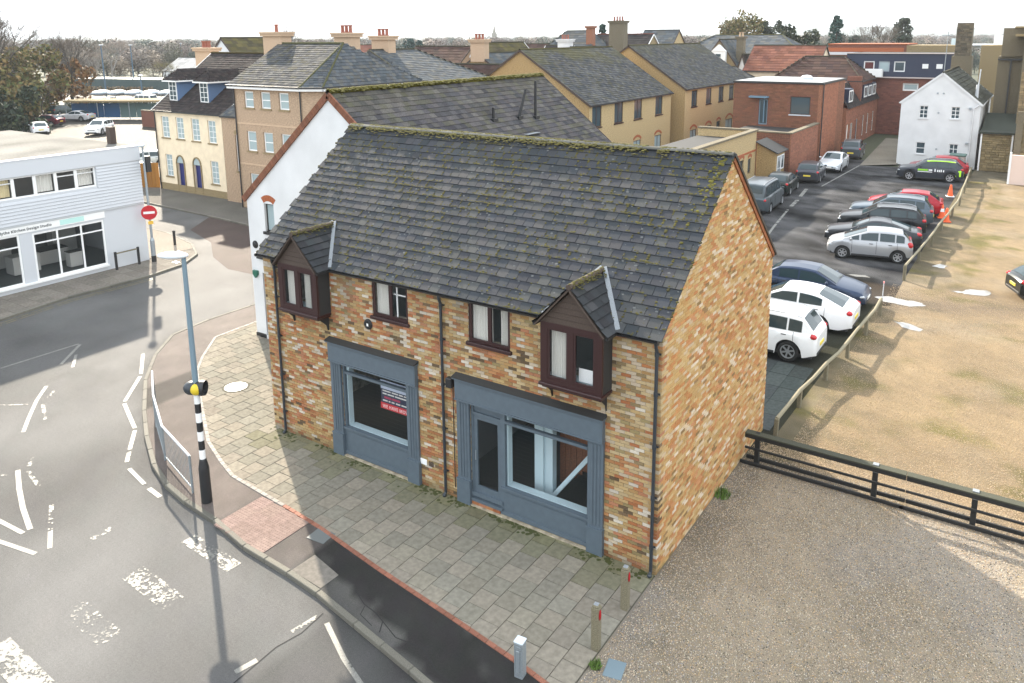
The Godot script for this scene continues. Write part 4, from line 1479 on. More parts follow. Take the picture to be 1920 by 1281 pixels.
# timber bay on brackets under a small tiled gable
func bay(t: Node, cx: float, y0: float, y1: float) -> void:
	var hw := 0.73
	var zf := 0.46
	var b := Bd.new()
	var put := func(x0: float, x1: float, ya: float, yb: float) -> void: b.bb(cx + x0, cx + x1, ya, yb, zf - 0.07, zf)
	put.call(-hw, -hw + 0.16, y0, y1)
	put.call(hw - 0.16, hw, y0, y1)
	put.call(-hw + 0.16, hw - 0.16, y0, y0 + 0.11)
	put.call(-hw + 0.16, hw - 0.16, y1 - 0.11, y1)
	put.call(-0.06, 0.06, y0 + 0.11, y1 - 0.11)
	for s in [[-hw + 0.16, -0.06], [0.06, hw - 0.16]]:
		b.bb(cx + s[0], cx + s[0] + 0.05, y0 + 0.11, y1 - 0.11, zf - 0.06, zf - 0.012); b.bb(cx + s[1] - 0.05, cx + s[1], y0 + 0.11, y1 - 0.11, zf - 0.06, zf - 0.012)
		b.bb(cx + s[0] + 0.05, cx + s[1] - 0.05, y0 + 0.11, y0 + 0.16, zf - 0.06, zf - 0.012); b.bb(cx + s[0] + 0.05, cx + s[1] - 0.05, y1 - 0.16, y1 - 0.11, zf - 0.06, zf - 0.012)
	var fr := part("bay_window", b, M.burgundy, t)
	for s in [[-hw + 0.2, -0.1], [0.1, hw - 0.2]]:
		b = Bd.new()
		b.bb(cx + s[0], cx + s[1], y0 + 0.14, y1 - 0.14, zf - 0.045, zf - 0.037)
		part("pane", b, M.glass, fr)
	b = Bd.new()
	b.bb(cx - hw - 0.03, cx + hw + 0.03, y0 - 0.07, y0, 0.02, zf + 0.06, 0.012)
	b.bb(cx - hw + 0.02, cx + hw - 0.02, y0 - 0.13, y0 - 0.07, 0.02, zf - 0.02)
	part("sill", b, M.burgundy, fr)
	# clad cheeks
	for s in [-1.0, 1.0]:
		b = Bd.new()
		var n := 7
		for i in n:
			var ya := y0 + (y1 - y0) * i / n
			var yb := y0 + (y1 - y0) * (i + 1) / n
			b.prism(PackedVector2Array([Vector2(0, ya), Vector2(0.035, ya), Vector2(0.018, yb), Vector2(0, yb)]), Vector3(cx + s * (hw - 0.035), 0, 0.0 if s > 0 else zf - 0.07), Vector3(s, 0, 0), Vector3.UP, -(zf - 0.07) * 1.0)
		b.bb(cx + s * hw - 0.05, cx + s * hw + 0.0, y0, y1, 0.0, zf - 0.072)
		part("cheek", b, M.darkclad, fr)
		b = Bd.new()
		b.prism(PackedVector2Array([Vector2(0.0, y0 - 0.52), Vector2(0.06, y0 - 0.52), Vector2(0.10, y0 - 0.36), Vector2(0.36, y0 - 0.12), Vector2(0.36, y0 - 0.07), Vector2(0.0, y0 - 0.07)]), Vector3(cx + s * (hw - 0.07) - 0.035, 0, 0.005), Vector3(0, 0, 1), Vector3.UP, -0.07)
		part("bracket", b, M.darkclad, fr)
	# tympanum boards
	var pk := y1 + 0.82
	b = Bd.new()
	var nb := 6
	for i in nb:
		var ya := lerpf(y1, pk - 0.06, float(i) / nb)
		var yb := lerpf(y1, pk - 0.06, (i + 0.93) / nb)
		var wa := hw * (1.0 - float(i) / nb)
		var wb := hw * (1.0 - (i + 0.93) / nb)
		b.prism(PackedVector2Array([Vector2(-wa, ya), Vector2(wa, ya), Vector2(wb, yb), Vector2(-wb, yb)]), Vector3(cx, 0, zf - 0.005), Vector3.RIGHT, Vector3.UP, 0.03)
	b.prism(PackedVector2Array([Vector2(-hw, y1), Vector2(hw, y1), Vector2(0, pk - 0.05)]), Vector3(cx, 0, zf - 0.02), Vector3.RIGHT, Vector3.UP, 0.04)
	part("gable_board", b, M.brown, fr)
	b = Bd.new()
	for s in [-1.0, 1.0]:
		bar(b, Vector3(cx + s * (hw + 0.08), y1 - 0.06, zf + 0.05), Vector3(cx + s * 0.02, pk - 0.02, zf + 0.05), 0.03, 0.13, Vector3.FORWARD)
	part("barge_board", b, M.brown, fr)
	# the roof: tiled slopes running back into the main roof
	var slope := (R0 - E0) / (W0 / 2)
	var zb := -(pk + 0.06 - E0) / slope
	var ye := y1 - 0.04
	var ze := -(ye + 0.04 - E0) / slope
	for s in [-1.0, 1.0]:
		var e0 := Vector3(cx + s * (hw + 0.14), ye, zf + 0.09)
		var e1 := Vector3(cx + s * (hw + 0.14), ye, ze)
		var r0 := Vector3(cx, pk + 0.05, zf + 0.09)
		var r1 := Vector3(cx, pk + 0.05, zb)
		b = Bd.new()
		if s > 0: b.quad(e0, e1, r1, r0)
		else: b.quad(e1, e0, r0, r1)
		var rs := part("bay_roof", b, M.darkclad, fr)
		rs.mesh = b.mesh()
		if s > 0: tiles(fr, e0, e1, r1, r0, 0.2, 0.26, [Color(0.06, 0.064, 0.07), Color(0.075, 0.077, 0.08), Color(0.05, 0.052, 0.056)], M.tile, "bay_roof_tiles", 0.03, int(cx * 7) + 90)
		else: tiles(fr, e1, e0, r0, r1, 0.2, 0.26, [Color(0.06, 0.064, 0.07), Color(0.075, 0.077, 0.08), Color(0.05, 0.052, 0.056)], M.tile, "bay_roof_tiles", 0.03, int(cx * 5) + 190)
		# valley of lead
		b = Bd.new()
		var nr := Vector3(0, W0 / 2, R0 - E0).normalized()
		bar(b, e1 + nr * 0.07 + Vector3(s * 0.03, 0, 0), r1 + nr * 0.08 + Vector3(s * 0.03, 0, 0), 0.10, 0.02, nr)
		part("valley_flashing", b, M.lead, fr)
	b = Bd.new()
	b.tube(Vector3(cx, pk + 0.05, zf + 0.1), Vector3(cx, pk + 0.05, zb), 0.065, 0.065, 8)
	part("ridge", b, M.brown, fr)
	var ms := []
	for i in 260:
		var z := rng.randf_range(zb + 0.05, zf + 0.08)
		var a := rng.randfn(0.2, 0.5)
		var s := rng.randf_range(0.012, 0.03)
		ms.append(Transform3D(Basis().scaled(Vector3(s, s * 0.5, s * 1.3)), Vector3(cx + a * 0.12, pk + 0.118 - absf(a) * 0.10, z)))
	var mb := Bd.new()
	mb.col = Color(0.13, 0.115, 0.02)
	mb.blob(Vector3.ZERO, Vector3.ONE, 6, 4)
	many("moss", mb.mesh(), M.moss, fr, ms)
	b = Bd.new()
	b.bb(cx + hw + 0.1, cx + hw + 0.16, ye - 0.06, ye + 0.0, ze - 0.1, zf + 0.06)
	b.bb(cx - hw - 0.16, cx - hw - 0.1, ye - 0.06, ye + 0.0, ze - 0.1, zf + 0.06)
	part("bay_gutter", b, M.black, fr)
	# room behind it
	var cz := 0.28
	curtains(fr, cx - 0.56, cx - 0.12, y0 + 0.1, y1 - 0.1, cz)
	if cx < -5: curtains(fr, cx + 0.1, cx + 0.32, y0 + 0.1, y1 - 0.1, cz)
	else:
		b = Bd.new()
		b.bb(cx + 0.1, cx + 0.58, y0 + 0.12, y0 + 0.42, cz - 0.01, cz)
		part("card", b, M.white, fr)
	b = Bd.new()
	b.bb(cx - hw + 0.05, cx + hw - 0.05, y0 + 0.0, y0 + 0.1, 0.0, zf - 0.08)
	b.bb(cx - hw + 0.05, cx + hw - 0.05, y1 - 0.03, y1, 0.0, zf - 0.08)
	part("window_board", b, M.sky_white, fr)

var SLATE := [Color(0.10, 0.105, 0.11), Color(0.13, 0.13, 0.13), Color(0.085, 0.09, 0.10), Color(0.155, 0.15, 0.14), Color(0.12, 0.115, 0.09)]
var GREYBLUE := [Color(0.12, 0.135, 0.15), Color(0.14, 0.15, 0.16), Color(0.105, 0.12, 0.135), Color(0.16, 0.16, 0.15)]
var BROWNT := [Color(0.10, 0.06, 0.05), Color(0.12, 0.075, 0.06), Color(0.085, 0.055, 0.05)]
var REDT := [Color(0.26, 0.11, 0.075), Color(0.30, 0.13, 0.09), Color(0.22, 0.095, 0.07)]
var DARKT := [Color(0.06, 0.05, 0.05), Color(0.075, 0.062, 0.06), Color(0.05, 0.045, 0.045)]
var MOSSYT := [Color(0.12, 0.105, 0.05), Color(0.14, 0.12, 0.05), Color(0.10, 0.085, 0.05)]

# a building with its ridge along z (or x when turned); cfg: x0 x1 z0 z1 (z0 nearest), eave, ridge, wall, pal, wins = {"f": [...], "r": [...], "l": [...]}, rx (place of the ridge)
func house(called: String, label: String, c: Dictionary, cat := "house", group := "") -> Node3D:
	var t := thing(called, label, cat, Vector3.ZERO, 0.0, group)
	var x0: float = c.x0
	var x1: float = c.x1
	var z0: float = c.z0
	var z1: float = c.z1
	var e: float = c.eave
	var r: float = c.ridge
	var y0: float = c.get("y0", -0.1)
	var th := 0.3
	var along_x: bool = c.get("along_x", false)
	var mid: float = c.get("rx", (x0 + x1) / 2) if not along_x else c.get("rz", (z0 + z1) / 2)
	var el: float = c.get("eave_l", e)
	var wins: Dictionary = c.get("wins", {})
	var faces := {"f": face(Vector3(x0, 0, z0), Vector3(0, 0, 1)), "r": face(Vector3(x1, 0, z0), Vector3(1, 0, 0)), "l": face(Vector3(x0, 0, z1), Vector3(-1, 0, 0)), "b": face(Vector3(x1, 0, z1), Vector3(0, 0, -1))}
	for k in ["f", "r", "l", "b"]:
		var T: Transform3D = faces[k]
		var w := (absf(x1 - x0) if k in ["f", "b"] else absf(z0 - z1)) - 0.008
		var T0 := T.translated_local(Vector3(0.004, y0, 0))
		var h := minf(e, el) - y0
		var gp := PackedVector2Array()
		var hip: bool = c.get("hip", false)
		if not along_x and k == "f" and not hip: gp = PackedVector2Array([Vector2(0, h), Vector2(w, h), Vector2(w, e - y0), Vector2(mid - x0, r - y0 - 0.04), Vector2(0, el - y0)])
		if not along_x and k == "b" and not hip: gp = PackedVector2Array([Vector2(0, h), Vector2(w, h), Vector2(w, el - y0), Vector2(x1 - mid, r - y0 - 0.04), Vector2(0, e - y0)])
		if along_x and k == "r" and not hip: gp = PackedVector2Array([Vector2(0, h), Vector2(w, h), Vector2(z0 - mid, r - y0 - 0.04)])
		if along_x and k == "l" and not hip: gp = PackedVector2Array([Vector2(0, h), Vector2(w, h), Vector2(mid - z1, r - y0 - 0.04)])
		var ws: Array = wins.get(k, [])
		var b := Bd.new()
		var hh := h
		if k == "r" and not along_x: hh = e - y0
		if k == "l" and not along_x: hh = el - y0
		wall_holes(b, T0, w, hh, th, ws.map(func(q): return Rect2(q[0] - 0.004, q[1] - y0, q[2], q[3])), gp)
		var m: Material = c.get("wall_" + k, c.wall)
		part("wall", b, m, t)
		for q in ws:
			var o: Dictionary = q[7] if q.size() > 7 else {}
			window(t, T, q[0], q[1], q[2], q[3], q[4], q[5], q[6], o)
	var ov: float = c.get("over", 0.25)
	var gv: float = c.get("verge", 0.12)
	var g: float = c.get("gauge", 0.3)
	var tw: float = c.get("tw", 0.34)
	var pal: Array = c.pal
	tile_moss = c.get("moss", 0.0)
	var P := []
	if c.get("hip", false):
		var hx: float = c.get("hx", absf(x1 - x0) * 0.3)
		var E := [Vector3(x0 - ov, e, z0 + ov), Vector3(x1 + ov, e, z0 + ov), Vector3(x1 + ov, e, z1 - ov), Vector3(x0 - ov, e, z1 - ov)]
		if along_x:
			var A := Vector3(x0 + c.get("hl", hx), r, mid)
			var B := Vector3(x1 - c.get("hr", hx), r, mid)
			P = [[E[0], E[1], B, A], [E[1], E[2], B, B], [E[2], E[3], A, B], [E[3], E[0], A, A]]
		else:
			var A := Vector3(mid, r, z0 - c.get("hl", hx))
			var B := Vector3(mid, r, z1 + c.get("hr", hx))
			P = [[E[1], E[2], B, A], [E[0], E[1], A, A], [E[3], E[0], A, B], [E[2], E[3], B, B]]
	elif along_x:
		P = [[Vector3(x0 - gv, e - ov * (r - e) / (z0 - mid), z0 + ov), Vector3(x1 + gv, e - ov * (r - e) / (z0 - mid), z0 + ov), Vector3(x1 + gv, r, mid), Vector3(x0 - gv, r, mid)], [Vector3(x1 + gv, e - ov * 0.6, z1 - ov), Vector3(x0 - gv, e - ov * 0.6, z1 - ov), Vector3(x0 - gv, r, mid), Vector3(x1 + gv, r, mid)]]
	else:
		P = [[Vector3(x1 + ov, e - ov * (r - e) / (x1 - mid), z0 + gv), Vector3(x1 + ov, e - ov * (r - e) / (x1 - mid), z1 - gv), Vector3(mid, r, z1 - gv), Vector3(mid, r, z0 + gv)], [Vector3(x0 - ov, el - ov * (r - el) / (mid - x0), z1 - gv), Vector3(x0 - ov, el - ov * (r - el) / (mid - x0), z0 + gv), Vector3(mid, r, z0 + gv), Vector3(mid, r, z1 - gv)]]
	var rb := Bd.new()
	for q in P: rb.quad(q[0], q[1], q[2], q[3]) if q[2] != q[3] else rb.tri(q[0], q[1], q[2])
	var roof := part("roof", rb, M.darkclad, t)
	for q in P:
		tiles(roof, q[0], q[1], q[2], q[3], g, tw, pal, M.tile_far, "roof_tiles", c.get("thick", 0.02), int(absf(x0 * 7 + z0 * 13)) + 3)
	tile_moss = 0.0
	# ridge and hips
	var b2 := Bd.new()
	var rc: Color = c.get("ridge_col", Color(0.16, 0.15, 0.11))
	b2.col = rc
	for q in P:
		b2.tube(q[3], q[2], 0.1, 0.1, 6) if q[2] != q[3] else b2.tube(q[0], q[2], 0.06, 0.06, 5)
		if q[2] == q[3]: b2.tube(q[1], q[2], 0.06, 0.06, 5)
	part("ridge", b2, M.tile_far, roof)
	# gutters along the eaves, verge boards on the gables
	for q in P:
		b2 = Bd.new()
		bar(b2, q[0] + Vector3(0, -0.05, 0), q[1] + Vector3(0, -0.05, 0), 0.12, 0.1)
		part("gutter", b2, c.get("gutter", M.black), t)
	if not c.get("hip", false):
		for q in P:
			for eg in [[q[0], q[3]], [q[1], q[2]]]:
				b2 = Bd.new()
				bar(b2, eg[0] + Vector3(0, -0.07, 0), eg[1] + Vector3(0, -0.07, 0), 0.05, 0.16)
				part("verge", b2, c.get("vergem", M.brown), t)
	return t

func chimney(t: Node, x: float, z: float, y0: float, y1: float, w: float, d: float, n: int, m: Material, pm: Material = null) -> void:
	var b := Bd.new()
	b.bb(x - w / 2, x + w / 2, y0, y1 - 0.3, z - d / 2, z + d / 2)
	b.bb(x - w / 2 - 0.14, x + w / 2 + 0.14, y1 - 0.3, y1 - 0.12, z - d / 2 - 0.14, z + d / 2 + 0.14)
	b.bb(x - w / 2 - 0.2, x + w / 2 + 0.2, y1 - 0.12, y1, z - d / 2 - 0.2, z + d / 2 + 0.2)
	var ch := part("chimney", b, m, t)
	for i in n:
		b = Bd.new()
		var px := x + (i - (n - 1) / 2.0) * 0.38
		b.lathe(Vector3(px, y1, z), [Vector2(0.15, 0), Vector2(0.12, 0.1), Vector2(0.11, 0.42), Vector2(0.15, 0.44), Vector2(0.15, 0.52), Vector2(0.05, 0.5)], 8)
		part("chimney_pot", b, pm if pm else M.pot, ch)

func white_house() -> void:
	var z := -4.45
	var sash := {"f": 0.05, "bar": 0.03, "rec": 0.1}
	var c := {"x0": -18.45, "x1": -10.0, "z0": z, "z1": -17.6, "eave": 6.3, "eave_l": 5.45, "ridge": 9.36, "rx": -13.85, "wall": M.render, "pal": [Color(0.11, 0.105, 0.11), Color(0.13, 0.12, 0.12), Color(0.09, 0.087, 0.095), Color(0.155, 0.145, 0.135), Color(0.13, 0.125, 0.10)], "moss": 0.15, "gauge": 0.24, "tw": 0.30, "over": 0.15, "verge": 0.02, "vergem": M.brown, "thick": 0.02, "ridge_col": Color(0.19, 0.17, 0.03),
		"wins": {"f": [[0.95, 4.2, 0.52, 1.05, M.darkclad, 1, 1, {"f": 0.05, "arch": M.orange, "glass": M.glass_pale, "sill": M.darkclad}], [0.58, 0.12, 0.5, 2.45, M.navy, 1, 1, {"called": "door", "f": 0.2, "glass": M.navy}]]}}
	var t := house("white_gabled_house", "white rendered gabled house behind the brick corner shop, brown tiled roof", c)
	# brick verges, plinth, meter box and plaques
	var b := Bd.new()
	for i in 44:
		b.col = Color(0.30, 0.12, 0.065) * rng.randf_range(0.8, 1.2)
		var f0 := i / 44.0
		var f1 := (i + 0.92) / 44.0
		bar(b, Vector3(-18.6, 5.28, z + 0.03).lerp(Vector3(-13.85, 9.27, z + 0.03), f0), Vector3(-18.6, 5.28, z + 0.03).lerp(Vector3(-13.85, 9.27, z + 0.03), f1), 0.07, 0.22, Vector3.FORWARD.cross(Vector3(0.76, 0.64, 0)))
		bar(b, Vector3(-9.9, 6.15, z + 0.03).lerp(Vector3(-13.85, 9.27, z + 0.03), f0), Vector3(-9.9, 6.15, z + 0.03).lerp(Vector3(-13.85, 9.27, z + 0.03), f1), 0.07, 0.22, Vector3.FORWARD.cross(Vector3(-0.76, 0.64, 0)))
	part("verge_bricks", b, M.brick, t, true)
	b = Bd.new()
	b.bb(-18.47, -17.9, -0.1, 0.14, z, z + 0.02)
	part("plinth", b, M.black, t)
	b = Bd.new()
	b.lathe(Vector3(-18.14, 3.62, z), [Vector2(0.0, 0.06), Vector2(0.05, 0.06), Vector2(0.08, 0.035), Vector2(0.14, 0.03), Vector2(0.15, 0)], 16, Basis(Vector3.RIGHT, PI / 2))
	part("tie_plate", b, M.black, t)
	b = Bd.new()
	b.prism(PackedVector2Array([Vector2(-0.12, 0.12), Vector2(-0.13, -0.03), Vector2(0, -0.17), Vector2(0.13, -0.03), Vector2(0.12, 0.12)]), Vector3(-18.2, 2.5, z + 0.09), Vector3.RIGHT, Vector3.UP, 0.085)
	part("alarm_box", b, mat(0.02, 0.12, 0.08, 0.5), t)
	b = Bd.new()
	b.bb(-18.0, -17.3, 3.13, 3.2, z, z + 0.12)
	part("door_hood", b, M.darkclad, t)
	# moss along its ridge
	var ms := []
	for i in 900:
		var zz := rng.randf_range(-17.5, z)
		var a := rng.randfn(0.1, 0.6)
		var s := rng.randf_range(0.03, 0.07)
		ms.append(Transform3D(Basis().scaled(Vector3(s, s * 0.6, s * 1.4)), Vector3(-13.85 + a * 0.12, 9.46 - absf(a) * 0.08, zz)))
	var mb := Bd.new()
	mb.col = Color(0.17, 0.15, 0.03)
	mb.blob(Vector3.ZERO, Vector3.ONE, 6, 3)
	many("moss", mb.mesh(), M.moss, t, ms)
	# soil vents through the slope
	for q in [[-12.05, -11.2, 0.5, 0.0], [-12.0, -12.9, 1.1, 0.28], [-11.9, -14.0, 1.5, 0.0]]:
		b = Bd.new()
		var y: float = 9.36 - (q[0] + 13.85) * 0.79
		b.tube(Vector3(q[0], y - 0.05, q[1]), Vector3(q[0] + q[3] * 0.5, y + q[2], q[1] - q[3]), 0.06, 0.055, 8)
		b.bb(q[0] - 0.12, q[0] + 0.12, y - 0.06, y + 0.06, q[1] - 0.15, q[1] + 0.15)
		part("vent_pipe", b, M.black, t)
	b = Bd.new()
	bar(b, Vector3(-11.2, 7.32, -12.2), Vector3(-11.2, 7.32, -13.1), 0.2, 0.02)
	part("flashing", b, M.lead, t)

func showroom() -> void:
	var X := -31.86
	var zl := 9.0
	var zr := -8.35
	var t := thing("white_showroom", "white weatherboarded flat roofed kitchen showroom across the road junction", "shop")
	var F := face(Vector3(X, 0, zl), Vector3(1, 0, 0))   # local x = zl - z
	var lz := func(z: float) -> float: return zl - z
	var holes := [Rect2(lz.call(2.0), 0.28, 4.42, 2.33), Rect2(lz.call(-2.95), 0.28, 3.28, 2.25), Rect2(0.5, 4.2, lz.call(-6.1) - 0.5, 0.96), Rect2(lz.call(8.2), 0.28, 5.0, 2.33)]
	var b := Bd.new()
	wall_holes(b, F, zl - zr, 5.88, 0.25, holes)
	var wall := part("wall", b, M.clad, t)
	b = Bd.new()
	b.bb(-45, X - 0.26, -0.1, 5.88, zr, zr + 0.25)
	b.bb(-45, X - 0.26, -0.1, 5.88, zl - 0.25, zl)
	b.bb(-45, -44.75, -0.1, 5.88, zr + 0.25, zl - 0.25)
	part("wall", b, M.clad, t)
	# lapped boards between the sign band and the parapet
	var lap := func(z0: float, z1: float, y: float) -> void:
		var q := Bd.new()
		q.prism(PackedVector2Array([Vector2(0, 0), Vector2(0.05, 0.0), Vector2(0.014, 0.150), Vector2(0, 0.150)]), Vector3(X, y, z0), Vector3(1, 0, 0), Vector3.UP, 0.0)
		q.quad(Vector3(X + 0.05, y + 0.012, z0), Vector3(X + 0.05, y + 0.012, z1), Vector3(X + 0.014, y + 0.150, z1), Vector3(X + 0.014, y + 0.150, z0))
		q.quad(Vector3(X, y, z0), Vector3(X, y, z1), Vector3(X + 0.05, y + 0.012, z1), Vector3(X + 0.05, y + 0.012, z0))
		part("board", q, M.clad, wall)
	for i in 14:
		var y := 3.03 + i * 0.152
		if y + 0.15 < 4.2: lap.call(zl, zr, y)
		else:
			lap.call(-6.14, zr, y)
	b = Bd.new()
	b.bb(X, X + 0.05, 2.94, 3.03, zr, zl); b.bb(X, X + 0.05, 5.15, 5.19, zr, zl)
	part("trim_strip", b, mat(0.42, 0.44, 0.46, 0.6), t)
	b = Bd.new()
	b.bb(X, X + 0.06, 5.19, 5.86, zr - 0.02, zl)
	b.bb(X - 0.3, X + 0.08, 5.86, 5.92, zr - 0.02, zl)
	part("parapet", b, M.clad, t)
	b = Bd.new()
	sheet(b, pv([-45, zr, X - 0.1, zr, X - 0.1, zl, -45, zl]), 5.89, 1.0, func(x, z): return Color(0.21, 0.205, 0.19) * shade_noise(x, z, 3.0, 0.6, 1.25))
	part("roof", b, M.slab, t)
	b = Bd.new()
	b.bb(-33.9, -33.55, 5.9, 6.75, zr + 0.1, zr + 0.4)
	part("roof_stack", b, M.brown, t)
	# glazing
	window(t, F, lz.call(2.0), 0.28, 4.42, 2.33, M.white, 4, 1, {"f": 0.09, "bar": 0.08, "rec": 0.02, "glass": M.glass})
	window(t, F, lz.call(8.2), 0.28, 5.0, 2.33, M.white, 4, 1, {"f": 0.09, "bar": 0.08, "rec": 0.02, "glass": M.glass})
	var w := window(t, F, lz.call(-2.95), 0.28, 3.28, 2.25, M.white, 3, 1, {"f": 0.09, "bar": 0.08, "rec": 0.02, "glass": M.glass})
	b = Bd.new()
	b.bb(X - 0.08, X - 0.02, 2.0, 2.06, -6.14, -3.04)
	part("transom", b, M.white, w)
	b = Bd.new()
	b.bb(X - 0.08, X - 0.02, 2.0, 2.06, -2.33, 1.9)
	part("transom", b, M.white, w)
	b = Bd.new()
	b.bb(X, X + 0.10, 0.2, 0.28, -6.25, 8.2)
	part("sill", b, M.white, t)
	# first floor strip of windows
	var n := 16
	var x0 := 0.5
	var step: float = (lz.call(-6.1) - 0.5) / n
	for i in n:
		var fr := window(t, F, x0 + i * step, 4.2, step, 0.96, M.white, 1, 1 if i % 2 else 1, {"f": 0.07, "rec": 0.03, "glass": M.glass})
		if i % 4 > 1:
			b = Bd.new()
			b.box(F * Vector3(x0 + (i + 0.5) * step, 4.9, -0.1), Vector3(step - 0.1, 0.05, 0.05), F.basis)
			part("transom", b, M.white, fr)
		if i != 12 and i != 14:
			b = Bd.new()
			for k in 12:
				var p := F * Vector3(x0 + i * step + 0.08 + k * (step - 0.16) / 12.0, 4.3, -0.22 - (k % 2) * 0.02)
				var q := F * Vector3(x0 + i * step + 0.08 + (k + 1) * (step - 0.16) / 12.0, 4.3, -0.22 - ((k + 1) % 2) * 0.02)
				b.quad(p, q, q + Vector3(0, 0.8, 0), p + Vector3(0, 0.8, 0))
			part("blind", b, M.curtain if i % 5 != 1 else mat(0.6, 0.5, 0.28), fr)
	# sign band lettering
	var sg := Bd.new()
	sg.bb(X, X + 0.03, 2.62, 2.94, -6.3, 8.6)
	var sb := part("sign_band", sg, M.white, t)
	words(sb, "Blythe Kitchen Design Studio", 0.165, Transform3D(face(Vector3.ZERO, Vector3(1, 0, 0)).basis, Vector3(X + 0.036, 2.775, -2.68)), mat(0.05, 0.06, 0.065), "lettering")
	b = Bd.new()
	b.bb(X + 0.03, X + 0.035, 2.66, 2.9, -5.3, -4.2)
	part("sign_panel", b, mat(0.45, 0.70, 0.66, 0.6), sb)
	# rooms
	b = Bd.new()
	b.bb(-44.7, X - 0.26, 0.0, 0.05, zr + 0.3, zl - 0.3)
	part("showroom_floor", b, mat(0.12, 0.13, 0.13, 0.5), t)
	b = Bd.new()
	b.bb(-44.7, X - 0.26, 2.75, 3.1, zr + 0.3, zl - 0.3)
	b.bb(-37.5, -37.4, 0.05, 2.75, zr + 0.3, zl - 0.3)
	b.bb(-35.0, -34.9, 3.1, 5.8, zr + 0.3, zl - 0.3)
	part("partition", b, M.inner_dk, t)
	for q in [[-36.8, -3.4, 1.6, 0.9, 0.7, "low kitchen counter along the back of the showroom"], [-34.6, -3.6, 0.8, 0.9, 1.2, "kitchen counter close behind the three light showroom window"], [-35.4, -5.2, 0.9, 0.75, 1.4, "dark topped kitchen table in the middle of the showroom"], [-34.0, 0.6, 0.6, 0.9, 2.2, "long kitchen counter behind the showroom window at the picture's edge"], [-35.6, -0.9, 0.8, 0.9, 2.0, "kitchen counter standing back behind the showroom window pier"], [-36.9, -6.6, 0.6, 2.1, 1.2, "tall kitchen cupboard against the showroom's end wall"], [-33.6, -5.5, 0.45, 0.8, 0.6, "small dark topped kitchen unit near the showroom glass"]]:
		var k := thing("kitchen_unit", q[5], "kitchen unit", Vector3(q[0], 0.05, q[1]), 0.0, "units in the showroom window")
		b = Bd.new()
		b.bb(-q[2] / 2, q[2] / 2, 0.08, q[3], -q[4] / 2, q[4] / 2, 0.01)
		part("cabinet", b, M.inner, k)
		b = Bd.new()
		b.bb(-q[2] / 2 - 0.02, q[2] / 2 + 0.02, q[3], q[3] + 0.04, -q[4] / 2 - 0.02, q[4] / 2 + 0.02)
		part("worktop", b, M.darkclad if q[1] < -4 else M.inner, k)

